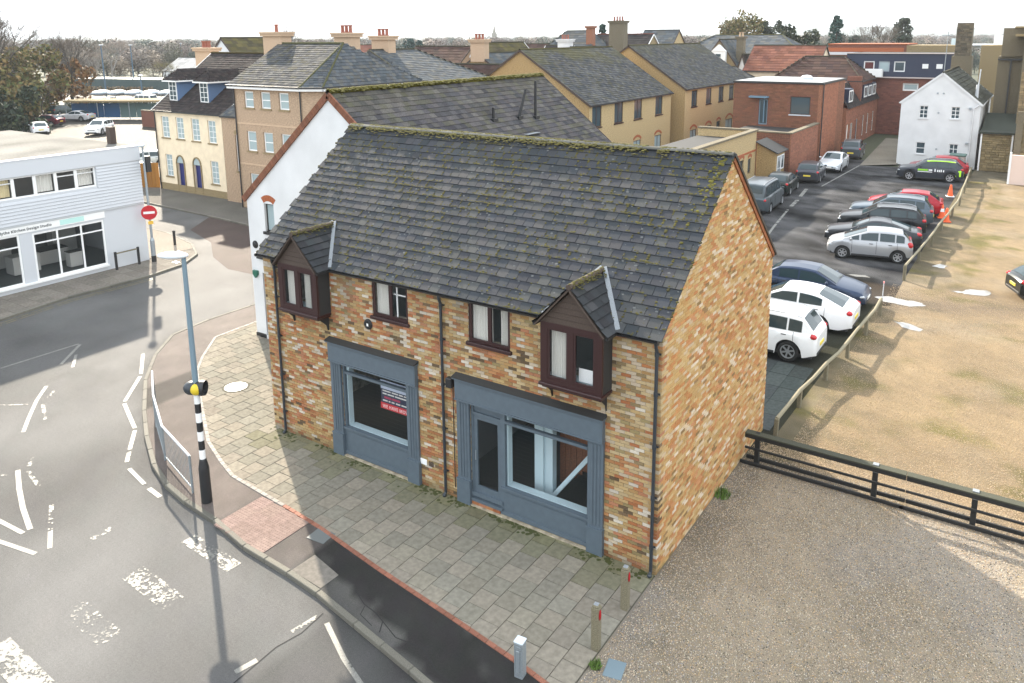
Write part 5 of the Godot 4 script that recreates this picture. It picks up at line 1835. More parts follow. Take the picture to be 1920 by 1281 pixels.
func street_corner() -> void:
	var bar_w := {"f": 0.06, "bar": 0.035, "sill": M.stone, "glass": M.glass_pale}
	var door := {"called": "door", "f": 0.1, "glass": M.blue_door, "rec": 0.14}
	var z := -20.33
	var cx := -49.6
	var w := func(a: float, y: float, b: float, h: float, cols := 2, rows := 4) -> Array: return [a - cx, y, b - a, h, M.white, cols, rows, bar_w]
	var c := {"x0": cx, "x1": -41.3, "z0": z, "z1": -31.0, "eave": 6.1, "ridge": 10.0, "along_x": true, "wall": M.cream, "pal": DARKT, "gauge": 0.26, "tw": 0.3, "over": 0.2, "verge": 0.1, "vergem": M.white, "ridge_col": Color(0.15, 0.12, 0.05), "gutter": M.black,
		"wins": {"f": [w.call(-48.89, 3.95, -47.95, 1.57), w.call(-47.1, 3.95, -46.17, 1.57), w.call(-45.25, 3.92, -44.3, 1.6), w.call(-43.35, 3.88, -42.45, 1.6), w.call(-48.8, 1.05, -47.95, 1.65), w.call(-43.4, 0.95, -42.5, 1.65), [-47.34 - cx, 0.05, 0.8, 2.1, M.blue_door, 1, 1, door], [-45.34 - cx, 0.05, 0.8, 2.1, M.blue_door, 1, 1, door]]}}
	var t := house("cream_house", "cream rendered house with two blue doors and two dormers in a dark roof", c)
	var b := Bd.new()
	b.bb(cx - 0.03, -41.27, -0.1, 0.5, z, z + 0.04)
	for dx in [-47.35, -45.35]: pass
	part("plinth", b, M.stone, t)
	for dx in [-46.94, -44.94]:
		b = Bd.new()
		for i in 8:
			var a0 := PI * i / 8
			var a1 := PI * (i + 1) / 8
			b.tri(Vector3(dx, 2.15, z + 0.012), Vector3(dx + cos(a0) * 0.42, 2.15 + sin(a0) * 0.5, z + 0.012), Vector3(dx + cos(a1) * 0.42, 2.15 + sin(a1) * 0.5, z + 0.012))
		var fl := part("fanlight", b, M.glass_pale, t)
		b = Bd.new()
		for i in 8:
			var a0 := PI * i / 8
			var a1 := PI * (i + 1) / 8
			bar(b, Vector3(dx + cos(a0) * 0.46, 2.15 + sin(a0) * 0.56, z + 0.02), Vector3(dx + cos(a1) * 0.46, 2.15 + sin(a1) * 0.56, z + 0.02), 0.08, 0.1, Vector3(0, 0, 1))
		bar(b, Vector3(dx - 0.47, 0.0, z + 0.02), Vector3(dx - 0.47, 2.15, z + 0.02), 0.1, 0.08, Vector3(0, 0, 1))
		bar(b, Vector3(dx + 0.47, 0.0, z + 0.02), Vector3(dx + 0.47, 2.15, z + 0.02), 0.1, 0.08, Vector3(0, 0, 1))
		part("door_surround", b, M.stone, fl)
	for dx in [-48.09, -44.38]:
		b = Bd.new()
		b.bb(dx - 0.5, dx + 0.5, 6.55, 8.1, -24.0, -21.05)
		var d := part("dormer", b, mat(0.10, 0.17, 0.30, 0.7), t)
		window(d, face(Vector3(dx - 0.45, 6.65, -21.04), Vector3(0, 0, 1)), 0, 0, 0.9, 1.4, M.white, 2, 4, {"f": 0.06, "rec": -0.06, "sill": M.white})
		for q in [[Vector3(dx - 0.85, 8.12, -20.75), Vector3(dx + 0.85, 8.12, -20.75), Vector3(dx, 8.95, -21.6), Vector3(dx, 8.95, -21.6)], [Vector3(dx + 0.85, 8.12, -20.75), Vector3(dx + 0.85, 8.12, -23.2), Vector3(dx, 8.95, -24.2), Vector3(dx, 8.95, -21.6)], [Vector3(dx - 0.85, 8.12, -23.2), Vector3(dx - 0.85, 8.12, -20.75), Vector3(dx, 8.95, -21.6), Vector3(dx, 8.95, -24.2)]]:
			tiles(d, q[0], q[1], q[2], q[3], 0.2, 0.3, DARKT, M.tile_far, "dormer_tiles", 0.02, 4)
		b = Bd.new()
		b.bb(dx - 0.88, dx + 0.88, 8.02, 8.11, -23.2, -20.73)
		part("dormer_eave", b, M.white, d)
	for dx in [-49.55, -41.35]:
		b = Bd.new()
		b.tube(Vector3(dx, 0, z + 0.08), Vector3(dx, 6.0, z + 0.08), 0.045, 0.045, 7)
		part("downpipe", b, M.black, t)
	chimney(t, -52.2, -27.0, 7.5, 10.4, 1.9, 0.9, 3, M.chim)
	# link with the tall arched window
	c = {"x0": -41.29, "x1": -38.62, "z0": -20.0, "z1": -28.0, "eave": 6.0, "ridge": 8.4, "along_x": true, "wall": M.buff, "pal": GREYBLUE, "over": 0.1, "verge": 0.0, "wins": {"f": [[1.35, 2.2, 0.75, 2.5, M.white, 2, 5, {"arch": M.stone, "sill": M.stone}]]}}
	house("link_building", "narrow buff brick link with a tall arched window between cream house and corner block", c, "building")
	# three-storey corner block: hipped roof, chamfered corner
	var ws := []
	for y in [[6.72, 1.05], [3.9, 1.3], [1.0, 1.4]]:
		for x in [-37.6, -35.97, -34.24]: ws.append([x + 38.6, y[0], 0.92, y[1], M.white, 1, 2, {"f": 0.08, "bar": 0.06, "sill": M.stone, "glass": M.glass_pale}])
	t = thing("corner_block", "three storey buff brick corner block with hipped slate roof and tall chimneys", "building")
	b = Bd.new()
	var F := face(Vector3(-38.6, 0, -19.2), Vector3(0, 0, 1))
	wall_holes(b, F, 6.5, 8.1, 0.3, ws.map(func(q): return Rect2(q[0], q[1], q[2], q[3])))
	part("wall", b, M.buff, t)
	for q in ws: window(t, F, q[0], q[1], q[2], q[3], q[4], q[5], q[6], q[7])
	b = Bd.new()
	var cd := Vector3(0.55, 0, 1.0).normalized()
	b.prism(PackedVector2Array([Vector2(0, 0), Vector2(1.25, 0), Vector2(1.25, 8.1), Vector2(0, 8.1)]), Vector3(-32.1, 0, -19.2), Vector3(0.84, 0, -0.54).normalized(), Vector3.UP, 0.3)
	b.prism(PackedVector2Array([Vector2(0, 0), Vector2(9.0, 0), Vector2(9.0, 8.1), Vector2(0, 8.1)]), Vector3(-31.05, 0, -19.88), Vector3(0, 0, -1), Vector3.UP, 0.3)
	b.bb(-38.6, -38.3, 0, 8.1, -28.8, -19.51)
	b.bb(-38.3, -31.3, 0, 8.1, -28.8, -28.5)
	part("wall", b, M.buff, t)
	b = Bd.new()
	for y in [2.95, 5.62]: b.bb(-38.62, -32.1, y, y + 0.12, -19.2, -19.17)
	part("string_course", b, M.chim, t)
	b = Bd.new()
	bar(b, Vector3(-38.85, 8.02, -18.95), Vector3(-32.0, 8.02, -18.95), 0.2, 0.16)
	bar(b, Vector3(-32.05, 8.02, -18.95), Vector3(-30.8, 8.02, -19.7), 0.2, 0.16)
	bar(b, Vector3(-30.8, 8.02, -19.7), Vector3(-30.8, 8.02, -28.9), 0.2, 0.16)
	part("eave_board", b, M.white, t)
	b = Bd.new()
	bar(b, Vector3(-38.9, 8.14, -18.82), Vector3(-32.0, 8.14, -18.82), 0.12, 0.1)
	bar(b, Vector3(-32.02, 8.14, -18.82), Vector3(-30.68, 8.14, -19.62), 0.12, 0.1)
	bar(b, Vector3(-30.68, 8.14, -19.62), Vector3(-30.68, 8.14, -28.9), 0.12, 0.1)
	part("gutter", b, M.black, t)
	for x in [-38.5, -32.2]:
		b = Bd.new()
		b.tube(Vector3(x, 0, -19.12), Vector3(x, 8.0, -19.12), 0.045, 0.045, 7)
		part("downpipe", b, M.black, t)
	var A := Vector3(-39.2, 10.75, -23.6)
	var B := Vector3(-32.9, 10.75, -23.6)
	b = Bd.new()
	var roofs := [[Vector3(-38.9, 8.15, -18.9), Vector3(-32.0, 8.15, -18.9), B, A], [Vector3(-32.0, 8.15, -18.9), Vector3(-30.75, 8.15, -19.65), B, B], [Vector3(-30.75, 8.15, -19.65), Vector3(-30.75, 8.15, -28.9), B, B], [Vector3(-30.75, 8.15, -28.9), Vector3(-38.9, 8.15, -28.9), A, B]]
	for q in roofs: b.quad(q[0], q[1], q[2], q[3]) if q[2] != q[3] else b.tri(q[0], q[1], q[2])
	var rf := part("roof", b, M.darkclad, t)
	for q in roofs: tiles(rf, q[0], q[1], q[2], q[3], 0.26, 0.3, GREYBLUE if q[0].x > -38 else SLATE, M.tile_far, "roof_tiles", 0.025, 17)
	b = Bd.new()
	b.col = Color(0.12, 0.12, 0.06)
	b.tube(A, B, 0.1, 0.1, 6); b.tube(roofs[1][0], B, 0.07, 0.07, 5); b.tube(roofs[1][1], B, 0.07, 0.07, 5)
	part("ridge", b, M.tile_far, rf)
	chimney(t, -39.7, -23.9, 8.4, 11.54, 1.9, 0.9, 1, M.chim)
	chimney(t, -35.0, -26.0, 8.6, 11.45, 1.6, 0.9, 3, M.chim)
	c = {"x0": -38.0, "x1": -31.3, "z0": -28.85, "z1": -37.0, "eave": 8.0, "ridge": 10.2, "hip": true, "rx": -36.2, "hl": 0.5, "hr": 2.6, "wall": M.buff, "pal": GREYBLUE, "over": 0.3}
	t = house("slate_roofed_block", "lower slate roofed buff block adjoining the corner block on its far side", c, "building")
	chimney(t, -36.5, -31.2, 8.4, 11.25, 1.7, 0.8, 3, M.chim)
	b = Bd.new()
	b.bb(-30.9, -28.9, 4.0, 7.6, -35.5, -33.0)
	b.bb(-31.1, -28.7, 7.6, 7.8, -35.7, -32.8)
	tag(part("roof_lantern", b, M.white, self), "small white flat roofed upper storey beyond the corner block", "extension")

func terrace() -> void:
	var dk := {"f": 0.07, "bar": 0.08, "rec": 0.06, "glass": M.glass_far, "sill": M.burgundy, "half": true}
	var ar := {"f": 0.07, "bar": 0.08, "rec": 0.06, "glass": M.glass_pale, "sill": M.burgundy, "arch": M.orange}
	var w := []
	for z in [-41.8, -45.7, -49.5, -54.0]: w.append([-41.3 - z, 3.9, 1.6, 1.72, M.burgundy, 2, 1, dk])
	for z in [-49.5, -54.0]: w.append([-41.3 - z, 0.75, 1.5, 1.25, M.burgundy, 2, 1, ar])
	var c := {"x0": -37.3, "x1": -24.3, "z0": -41.3, "z1": -57.6, "eave": 5.87, "ridge": 10.07, "rx": -30.8, "wall": M.yellow, "wall_f": M.yellow_dk, "pal": SLATE, "moss": 0.6, "gauge": 0.26, "tw": 0.33, "over": 0.2, "thick": 0.03, "wins": {"r": w}, "ridge_col": Color(0.20, 0.18, 0.08)}
	house("yellow_brick_terrace", "yellow brick two storey block with mottled slate roof nearest the white gabled house", c, "building", "yellow brick blocks")
	w = []
	for z in [-60.6, -64.6, -68.3, -71.6]: w.append([-58.9 - z, 4.2, 1.5, 1.6, M.burgundy, 2, 1, dk])
	for z in [-60.5, -64.7]: w.append([-58.9 - z, 0.4, 1.7, 1.5, M.burgundy, 2, 1, ar])
	w.append([-58.9 + 68.0, 0.0, 1.2, 2.1, M.burgundy, 1, 1, {"called": "door", "f": 0.1, "arch": M.orange}])
	w.append([-58.9 + 70.8, 0.45, 2.3, 1.6, M.burgundy, 2, 1, ar])
	c = {"x0": -35.6, "x1": -23.4, "z0": -58.9, "z1": -78.0, "eave": 6.17, "ridge": 10.2, "rx": -29.5, "wall": M.yellow, "wall_f": M.yellow_dk, "pal": SLATE, "moss": 0.3, "gauge": 0.26, "tw": 0.33, "over": 0.2, "thick": 0.03, "wins": {"r": w}, "ridge_col": Color(0.17, 0.155, 0.08)}
	house("yellow_brick_terrace", "yellow brick two storey block with dark slate roof, second of the pair", c, "building", "yellow brick blocks")
	c = {"x0": -31.0, "x1": -21.7, "z0": -78.1, "z1": -81.8, "eave": 5.2, "ridge": 7.4, "wall": M.yellow, "pal": SLATE, "along_x": false}
	house("low_yellow_block", "low yellow brick block with slate roof joined to the far terrace", c, "building")

func wall_thing(called: String, label: String, x0: float, x1: float, z0: float, z1: float, h: float, m: Material, cop: Material) -> Node3D:
	var t := thing(called, label, "wall")
	var b := Bd.new()
	b.bb(x0, x1, -0.1, h, z0, z1)
	part("masonry", b, m, t)
	b = Bd.new()
	b.bb(x0 - 0.06, x1 + 0.06, h, h + 0.09, z0 - 0.06, z1 + 0.06)
	part("coping", b, cop, t)
	return t

# courses of coarse brick faces on a wall seen from the car park: real, cheap, joined
func courses(parent: Node, T: Transform3D, w: float, h: float, c0: Color, c1: Color, bl := 0.45, bh := 0.15, holes := []) -> void:
	var b := Bd.new()
	for j in int(h / bh):
		var x := -(bl / 2 if j % 2 else 0.0)
		while x < w:
			var a := maxf(x, 0.0)
			var e := minf(x + bl - 0.02, w)
			x += bl
			if e - a < 0.05: continue
			var skip := false
			for r in holes:
				if r.intersects(Rect2(a, j * bh, e - a, bh - 0.02)): skip = true
			if skip: continue
			b.col = c0.lerp(c1, rng.randf()) * rng.randf_range(0.85, 1.15)
			b.col.a = 1
			var p := T * Vector3(a, j * bh + 0.01, 0.012)
			var q := T * Vector3(e, j * bh + 0.01, 0.012)
			b.quad(p, q, q + Vector3(0, bh - 0.02, 0), p + Vector3(0, bh - 0.02, 0))
	part("brick_courses", b, M.brickface, parent, true)

func yard_buildings() -> void:
	var win := {"f": 0.06, "bar": 0.05, "rec": 0.06}
	# yellow garden wall building along the car park
	var t := thing("yellow_yard_wall", "single storey yellow brick range with pale coping beside the car park", "building")
	var b := Bd.new()
	var F := face(Vector3(-12.4, 0, -33.0), Vector3(1, 0, 0))
	var hs := [[1.2, 0.0, 1.0, 2.1], [4.6, 0.0, 1.0, 2.1], [6.6, 0.9, 0.8, 1.1], [9.4, 0.0, 1.0, 2.1], [11.4, 0.9, 0.8, 1.1]]
	wall_holes(b, F.translated_local(Vector3(0, -0.1, 0)), 13.2, 4.05, 0.3, hs.map(func(q): return Rect2(q[0], q[1], q[2], q[3] + 0.1)))
	b.bb(-17.0, -12.4, -0.1, 3.95, -33.3, -33.0)
	b.bb(-17.0, -12.71, -0.1, 3.95, -46.2, -45.9)
	part("wall", b, M.yellow, t)
	for q in hs: window(t, F, q[0], q[1], q[2], q[3], M.burgundy, 1, 1, {"arch": M.orange, "f": 0.07, "called": "door" if q[1] < 0.1 else "window"})
	b = Bd.new()
	b.bb(-12.78, -12.3, 3.95, 4.08, -46.3, -32.9); b.bb(-17.0, -12.78, 3.95, 4.08, -46.3, -45.85)
	part("coping", b, M.stone_dk, t)
	b = Bd.new()
	b.bb(-17.0, -12.8, 3.3, 3.36, -45.9, -33.3)
	part("roof", b, M.darkclad, t)
	b = Bd.new()
	for i in 30: b.bb(-12.41, -12.36, 2.42, 2.56, -33.2 - i * 0.43 - 0.4, -33.2 - i * 0.43)
	part("band_bricks", b, M.orange, t, true)
	# lean-to porch
	t = thing("lean_to_porch", "small lean-to porch with dark roof and white glazed door by the yard wall", "porch")
	b = Bd.new()
	b.bb(-12.36, -10.9, -0.05, 2.35, -48.8, -46.3)
	b.prism(PackedVector2Array([Vector2(0, 2.35), Vector2(1.46, 2.35), Vector2(0, 3.0)]), Vector3(-12.36, 0, -46.3), Vector3.RIGHT, Vector3.UP, 2.5)
	part("wall", b, M.yellow_dk, t)
	b = Bd.new()
	bar(b, Vector3(-11.55, 2.72, -46.1), Vector3(-11.55, 2.72, -49.0), 1.95, 0.07, Vector3(0.42, 0.91, 0))
	part("roof", b, M.darkclad, t)
	window(t, face(Vector3(-10.89, 0, -46.7), Vector3(1, 0, 0)), 0.0, 0.05, 0.9, 2.0, M.white, 2, 2, {"rec": -0.05, "f": 0.1, "called": "door"})
	window(t, face(Vector3(-10.89, 0, -47.7), Vector3(1, 0, 0)), 0.0, 0.9, 0.8, 1.15, M.white, 1, 1, {"rec": -0.05, "f": 0.1})
	# orange brick flat-roofed block with its yard wall
	t = thing("orange_brick_block", "tall orange brick flat roofed block with a dark barred window above the car park", "building")
	b = Bd.new()
	F = face(Vector3(-18.5, 0, -58.6), Vector3(0, 0, 1))
	var H := 6.85
	var hole := [Rect2(5.2, 4.15, 1.75, 1.6), Rect2(2.4, 3.1, 0.8, 2.3)]
	wall_holes(b, F.translated_local(Vector3(0, -0.1, 0)), 7.6, H + 0.1, 0.3, hole.map(func(r): return Rect2(r.position + Vector2(0, 0.1), r.size)))
	var wf := part("wall", b, M.red_dk, t)
	courses(wf, F, 7.6, H, Color(0.33, 0.13, 0.07), Color(0.24, 0.11, 0.06), 0.45, 0.15, hole)
	window(t, F, 5.2, 4.15, 1.75, 1.6, M.brown, 1, 1, {"f": 0.08, "sill": M.clad})
	window(t, F, 2.4, 3.1, 0.8, 2.3, mat(0.16, 0.24, 0.30, 0.5), 1, 1, {"f": 0.09, "called": "door"})
	b = Bd.new()
	b.bb(-10.9, -10.6, -0.1, H, -67.4, -58.6); b.bb(-18.5, -10.6, -0.1, H, -67.7, -67.4); b.bb(-18.5, -18.2, -0.1, H, -67.4, -58.9)
	var wr := part("wall", b, M.red, t)
	courses(wr, face(Vector3(-10.6, 0, -58.6), Vector3(1, 0, 0)), 6.2, H, Color(0.50, 0.19, 0.10), Color(0.40, 0.15, 0.08))
	courses(wr, face(Vector3(-10.6, 0, -64.9), Vector3(1, 0, 0)), 2.5, H, Color(0.36, 0.15, 0.08), Color(0.28, 0.12, 0.07))
	b = Bd.new()
	b.bb(-18.6, -10.5, H, H + 0.16, -67.8, -58.5)
	part("roof_edge", b, M.darkclad, t)
	b = Bd.new()
	b.bb(-18.4, -10.7, H + 0.16, H + 0.18, -67.6, -58.7)
	part("roof", b, mat(0.30, 0.31, 0.32, 0.7), t)
	b = Bd.new()
	b.lathe(Vector3(-13.2, H + 0.18, -63.5), [Vector2(0.6, 0), Vector2(0.6, 0.15), Vector2(0.4, 0.35), Vector2(0.0, 0.42)], 12)
	part("rooflight", b, M.clad, t)
	b = Bd.new()
	b.tube(Vector3(-15.6, 3.3, -58.5), Vector3(-15.6, 5.6, -58.5), 0.06, 0.06, 6); b.bb(-16.9, -15.2, 5.55, 5.7, -58.9, -58.0)
	part("canopy", b, mat(0.12, 0.2, 0.27, 0.5), t)
	b = Bd.new()
	b.tube(Vector3(-10.5, 0, -58.72), Vector3(-10.5, H, -58.72), 0.05, 0.05, 6)
	part("downpipe", b, M.black, t)
	t = thing("orange_yard_wall", "high orange brick yard wall beside the parked cars", "wall")
	b = Bd.new()
	b.bb(-11.0, -10.7, -0.1, 3.45, -58.5, -49.7); b.bb(-17.0, -11.0, -0.1, 3.45, -50.0, -49.7)
	var wy := part("masonry", b, M.red, t)
	courses(wy, face(Vector3(-10.7, 0, -49.7), Vector3(1, 0, 0)), 8.8, 3.45, Color(0.48, 0.19, 0.11), Color(0.38, 0.15, 0.09))
	courses(wy, face(Vector3(-17.0, 0, -49.7), Vector3(0, 0, 1)), 6.2, 3.45, Color(0.26, 0.11, 0.07), Color(0.20, 0.09, 0.06))
	b = Bd.new()
	b.bb(-11.08, -10.62, 3.45, 3.55, -58.5, -49.62); b.bb(-17.0, -11.08, 3.45, 3.55, -50.08, -49.62)
	part("coping", b, M.stone_dk, t)
	b = Bd.new()
	b.bb(-17.0, -11.0, 2.9, 2.95, -58.5, -50.0)
	part("yard_roof", b, M.darkclad, t)
	# long red range further along, with mansard dormers
	t = thing("red_brick_range", "long red brick range with tall windows and glazed dormers beyond the orange block", "building")
	F = face(Vector3(-10.3, 0, -67.8), Vector3(1, 0, 0))
	var ws := [[0.7, 0.1, 0.9, 2.3, M.white, 1, 1, {"called": "door", "glass": M.white}], [2.4, 0.7, 1.1, 1.7, M.white, 2, 1, win], [5.0, 0.1, 1.1, 2.5, M.white, 1, 1, {"called": "door", "glass": M.navy}], [8.5, 0.5, 0.8, 2.2, M.white, 1, 2, win], [11.0, 0.5, 0.8, 2.2, M.white, 1, 2, win], [14.0, 0.5, 0.8, 2.2, M.white, 1, 2, win]]
	b = Bd.new()
	wall_holes(b, F.translated_local(Vector3(0, -0.1, 0)), 18.0, 4.2, 0.3, ws.map(func(q): return Rect2(q[0], q[1] + 0.1, q[2], q[3])))
	b.bb(-18.4, -10.61, -0.1, 6.3, -86.1, -85.8)
	var wl := part("wall", b, M.red, t)
	courses(wl, F, 18.0, 4.1, Color(0.42, 0.16, 0.10), Color(0.32, 0.13, 0.08), 0.5, 0.17, ws.map(func(q): return Rect2(q[0], q[1], q[2], q[3])))
	for q in ws: window(t, F, q[0], q[1], q[2], q[3], q[4], q[5], q[6], q[7])
	tiles(t, Vector3(-10.1, 4.0, -67.75), Vector3(-10.1, 4.0, -86.0), Vector3(-11.6, 6.3, -86.0), Vector3(-11.6, 6.3, -67.75), 0.3, 0.4, DARKT, M.tile_far, "roof_tiles", 0.02, 8)
	b = Bd.new()
	b.bb(-18.4, -11.6, 6.2, 6.3, -86.0, -67.75)
	b.bb(-11.7, -10.3, 4.0, 6.9, -74.6, -74.2)
	part("roof", b, M.red_dk, t)
	for z in [-69.5, -77.0, -79.4, -81.8]:
		b = Bd.new()
		b.bb(-12.0, -10.35, 4.5, 5.9, z - 1.0, z + 1.0)
		var d := part("dormer", b, M.navy, t)
		window(d, face(Vector3(-10.34, 4.6, z + 0.85), Vector3(1, 0, 0)), 0, 0, 1.7, 1.15, M.white, 2, 1, {"rec": -0.06, "f": 0.12})
	# dark blue clad office across the end of the yard
	t = thing("blue_clad_office", "dark blue clad office over red brick at the end of the car park", "building")
	F = face(Vector3(-14.0, 0, -84.5), Vector3(0, 0, 1))
	ws = [[1.9, 7.0, 1.15, 1.15, M.white, 1, 1, {"f": 0.12, "glass": mat(0.10, 0.03, 0.03, 0.2)}], [3.5, 7.0, 1.15, 1.15, mat(0.3, 0.34, 0.38), 1, 1, {"f": 0.12, "glass": M.glass_pale}], [5.1, 7.0, 1.15, 1.15, M.white, 1, 1, {"f": 0.12}], [6.2, 4.9, 1.6, 0.85, M.white, 1, 1, {"f": 0.15, "glass": M.glass_pale}]]
	b = Bd.new()
	wall_holes(b, F.translated_local(Vector3(0, 6.4, 0)), 11.0, 2.6, 0.3, ws.map(func(q): return Rect2(q[0], q[1] - 6.4, q[2], q[3])))
	part("cladding", b, M.navy, t)
	b = Bd.new()
	wall_holes(b, F.translated_local(Vector3(0, -0.1, 0.05)), 11.0, 6.4, 0.3, ws.map(func(q): return Rect2(q[0], q[1] + 0.1, q[2], q[3])))
	var wb := part("wall", b, M.red_dk, t)
	courses(wb, F.translated_local(Vector3(0, 0, 0.05)), 11.0, 6.3, Color(0.30, 0.11, 0.08), Color(0.22, 0.09, 0.07), 0.5, 0.17, ws.map(func(q): return Rect2(q[0], q[1], q[2], q[3])))
	for q in ws: window(t, F, q[0], q[1], q[2], q[3], q[4], q[5], q[6], q[7])
	b = Bd.new()
	for x in [-6.0, -4.6]: b.bb(x, x + 0.6, 7.4, 7.9, -84.5, -84.44)
	part("sign_panel", b, M.white, t)
	b = Bd.new()
	b.bb(-14.0, -3.0, 6.3, 6.42, -84.45, -84.2); b.bb(-14.0, -3.0, 9.0, 9.06, -84.6, -84.3)
	part("trim_strip", b, mat(0.5, 0.42, 0.4), t)
	b = Bd.new()
	b.bb(-14.0, -3.0, 8.98, 9.0, -94.0, -84.5); b.bb(-14, -13.7, -0.1, 9.0, -94, -84.8); b.bb(-3.3, -3, -0.1, 9.0, -94, -84.8)
	part("roof", b, M.darkclad, t)
	b = Bd.new()
	b.bb(-12.6, -9.9, 6.42, 7.3, -84.1, -83.2)
	part("roof_box", b, M.white, t)
	t = thing("brick_parapet_block", "flat roofed block with red and buff brick parapet behind the blue office", "building")
	b = Bd.new()
	b.bb(-18.5, -9.2, -0.1, 9.9, -104.0, -95.0)
	part("wall", b, M.red_dk, t)
	b = Bd.new()
	b.bb(-9.2, -3.6, -0.1, 9.8, -104.0, -95.0)
	part("wall", b, M.stone, t)
	b = Bd.new()
	b.bb(-18.5, -9.5, 9.0, 9.5, -95.0, -94.9); b.bb(-18.55, -9.15, 9.9, 10.0, -104, -94.9)
	part("band", b, M.orange, t)
	b = Bd.new()
	b.bb(-18.5, -9.5, 8.6, 8.95, -95.0, -94.8); b.bb(-3.5, 3.0, 9.75, 9.85, -108, -97)
	part("band", b, M.clad, t)
	b = Bd.new()
	b.bb(-4.8, -3.4, 9.8, 10.6, -101.0, -99.5)
	b.lathe(Vector3(-3.6, 10.6, -100.2), [Vector2(0.35, 0), Vector2(0.35, 0.5), Vector2(0.65, 0.6), Vector2(0.65, 0.95), Vector2(0.3, 1.2), Vector2(0, 1.25)], 12)
	part("roof_vent", b, mat(0.45, 0.55, 0.60, 0.4), t)
	# white rendered house facing the car park
	var sw := {"f": 0.05, "bar": 0.05, "sill": M.render, "rec": 0.1}
	var c := {"x0": -4.65, "x1": 1.4, "z0": -61.8, "z1": -75.0, "eave": 5.45, "ridge": 7.95, "wall": M.render, "pal": [Color(0.10, 0.105, 0.085), Color(0.12, 0.12, 0.10), Color(0.085, 0.088, 0.075)], "gauge": 0.42, "tw": 0.9, "over": 0.12, "verge": 0.05, "vergem": M.render, "gutter": M.render, "thick": 0.05,
		"wins": {"f": [[1.48, 4.05, 0.65, 1.05, M.white, 2, 3, sw], [3.9, 4.1, 0.65, 1.0, M.white, 2, 3, sw], [1.46, 0.95, 0.7, 1.0, M.white, 1, 2, sw], [4.02, 1.1, 0.66, 0.85, M.white, 2, 2, sw]]}}
	t = house("white_rendered_house", "white rendered house with grey ribbed roof facing down the car park", c)
	b = Bd.new()
	for q in [[-1.9, 6.2], [-1.45, 6.2], [-1.7, 4.55], [-1.6, 1.45]]: b.lathe(Vector3(q[0], q[1], -61.8), [Vector2(0, 0.05), Vector2(0.07, 0.05), Vector2(0.08, 0)], 8, Basis(Vector3.RIGHT, PI / 2))
	b.bb(0.55, 0.75, 4.95, 5.1, -61.8, -61.6); b.bb(0.55, 0.75, 2.0, 2.15, -61.8, -61.6)
	part("wall_fitting", b, M.steel, t)
	b = Bd.new()
	b.path([Vector3(1.3, 5.35, -61.6), Vector3(0.9, 5.0, -61.7), Vector3(0.9, 0, -61.7)], 0.05, 6)
	part("downpipe", b, M.render, t)
	b = Bd.new()
	b.tube(Vector3(-1.6, 7.9, -62), Vector3(-1.55, 11.3, -62), 0.035, 0.03, 6); b.bb(-2.0, -1.2, 11.0, 11.05, -62.05, -61.95)
	part("aerial_mast", b, M.galv, t)
	b = Bd.new()
	b.tube(Vector3(0.9, 5.6, -63.5), Vector3(0.9, 6.9, -63.5), 0.14, 0.12, 8); b.tube(Vector3(0.95, 6.9, -63.5), Vector3(1.0, 8.2, -63.5), 0.05, 0.05, 6)
	part("flue", b, M.clad, t)
	# tall stone chimney stack and stone buildings at the far right
	t = thing("stone_chimney_stack", "tall rubble stone chimney stack behind the white rendered house", "chimney")
	b = Bd.new()
	b.bb(-2.4, -0.6, 0, 9.0, -77.2, -75.6); b.bb(-2.2, -0.8, 9.0, 12.2, -77.0, -75.8)
	part("stack", b, M.stone_dk, t)
	rubble(t, face(Vector3(-2.2, 8.2, -75.78), Vector3(0, 0, 1)), 1.4, 4.0, Color(0.26, 0.21, 0.14), Color(0.14, 0.12, 0.09))
	c = {"x0": 1.6, "x1": 14.0, "z0": -63.5, "z1": -80.0, "eave": 9.0, "ridge": 12.6, "along_x": true, "wall": M.stone_dk, "pal": SLATE, "over": 0.1}
	t = thing("dark_stone_house", "dark stone house with mossy parapet and square chimney at the yard's end", "house")
	b = Bd.new()
	b.bb(2.0, 3.9, -0.1, 9.2, -73.0, -67.0)
	b.bb(3.9, 16.0, -0.1, 10.9, -73.0, -64.0)
	b.bb(2.2, 4.6, 9.2, 11.6, -69.0, -66.8)
	part("wall", b, M.stone_dk, t)
	rubble(t, face(Vector3(3.95, 0.0, -63.98), Vector3(0, 0, 1)), 6.0, 8.0, Color(0.46, 0.33, 0.17), Color(0.30, 0.22, 0.12))
	b = Bd.new()
	b.bb(3.2, 16.2, 10.9, 11.1, -73.2, -63.8); b.bb(3.8, 16.0, 11.1, 11.6, -73, -64.2); b.bb(3.0, 4.8, 11.6, 11.75, -69.1, -66.6)
	part("parapet", b, M.stone, t)
	chimney(t, 4.4, -67.0, 11.1, 13.6, 0.9, 0.8, 0, M.stone_dk)
	b = Bd.new()
	bar(b, Vector3(3.0, 0, -66.8), Vector3(3.0, 8.9, -66.8), 0.12, 0.12, Vector3.FORWARD)
	bar(b, Vector3(2.0, 8.95, -66.8), Vector3(3.9, 8.95, -66.8), 0.2, 0.15)
	part("downpipe", b, M.black, t)
	c = {"x0": 3.0, "x1": 18.0, "z0": -82.0, "z1": -95.0}
	t = thing("buff_stone_block", "buff stone flat roofed block with white plant room far behind the white house", "building")
	b = Bd.new()
	b.bb(-0.6, 9.0, -0.1, 9.9, -96.0, -86.0)
	b.bb(2.4, 12.0, 9.9, 11.4, -97.0, -90.0)
	part("wall", b, M.stone, t)
	b = Bd.new()
	b.bb(0.4, 1.9, 10.0, 11.0, -90.0, -88.0); b.bb(2.2, 2.4, 9.9, 11.5, -89.9, -89.5)
	part("plant_room", b, M.white, t)
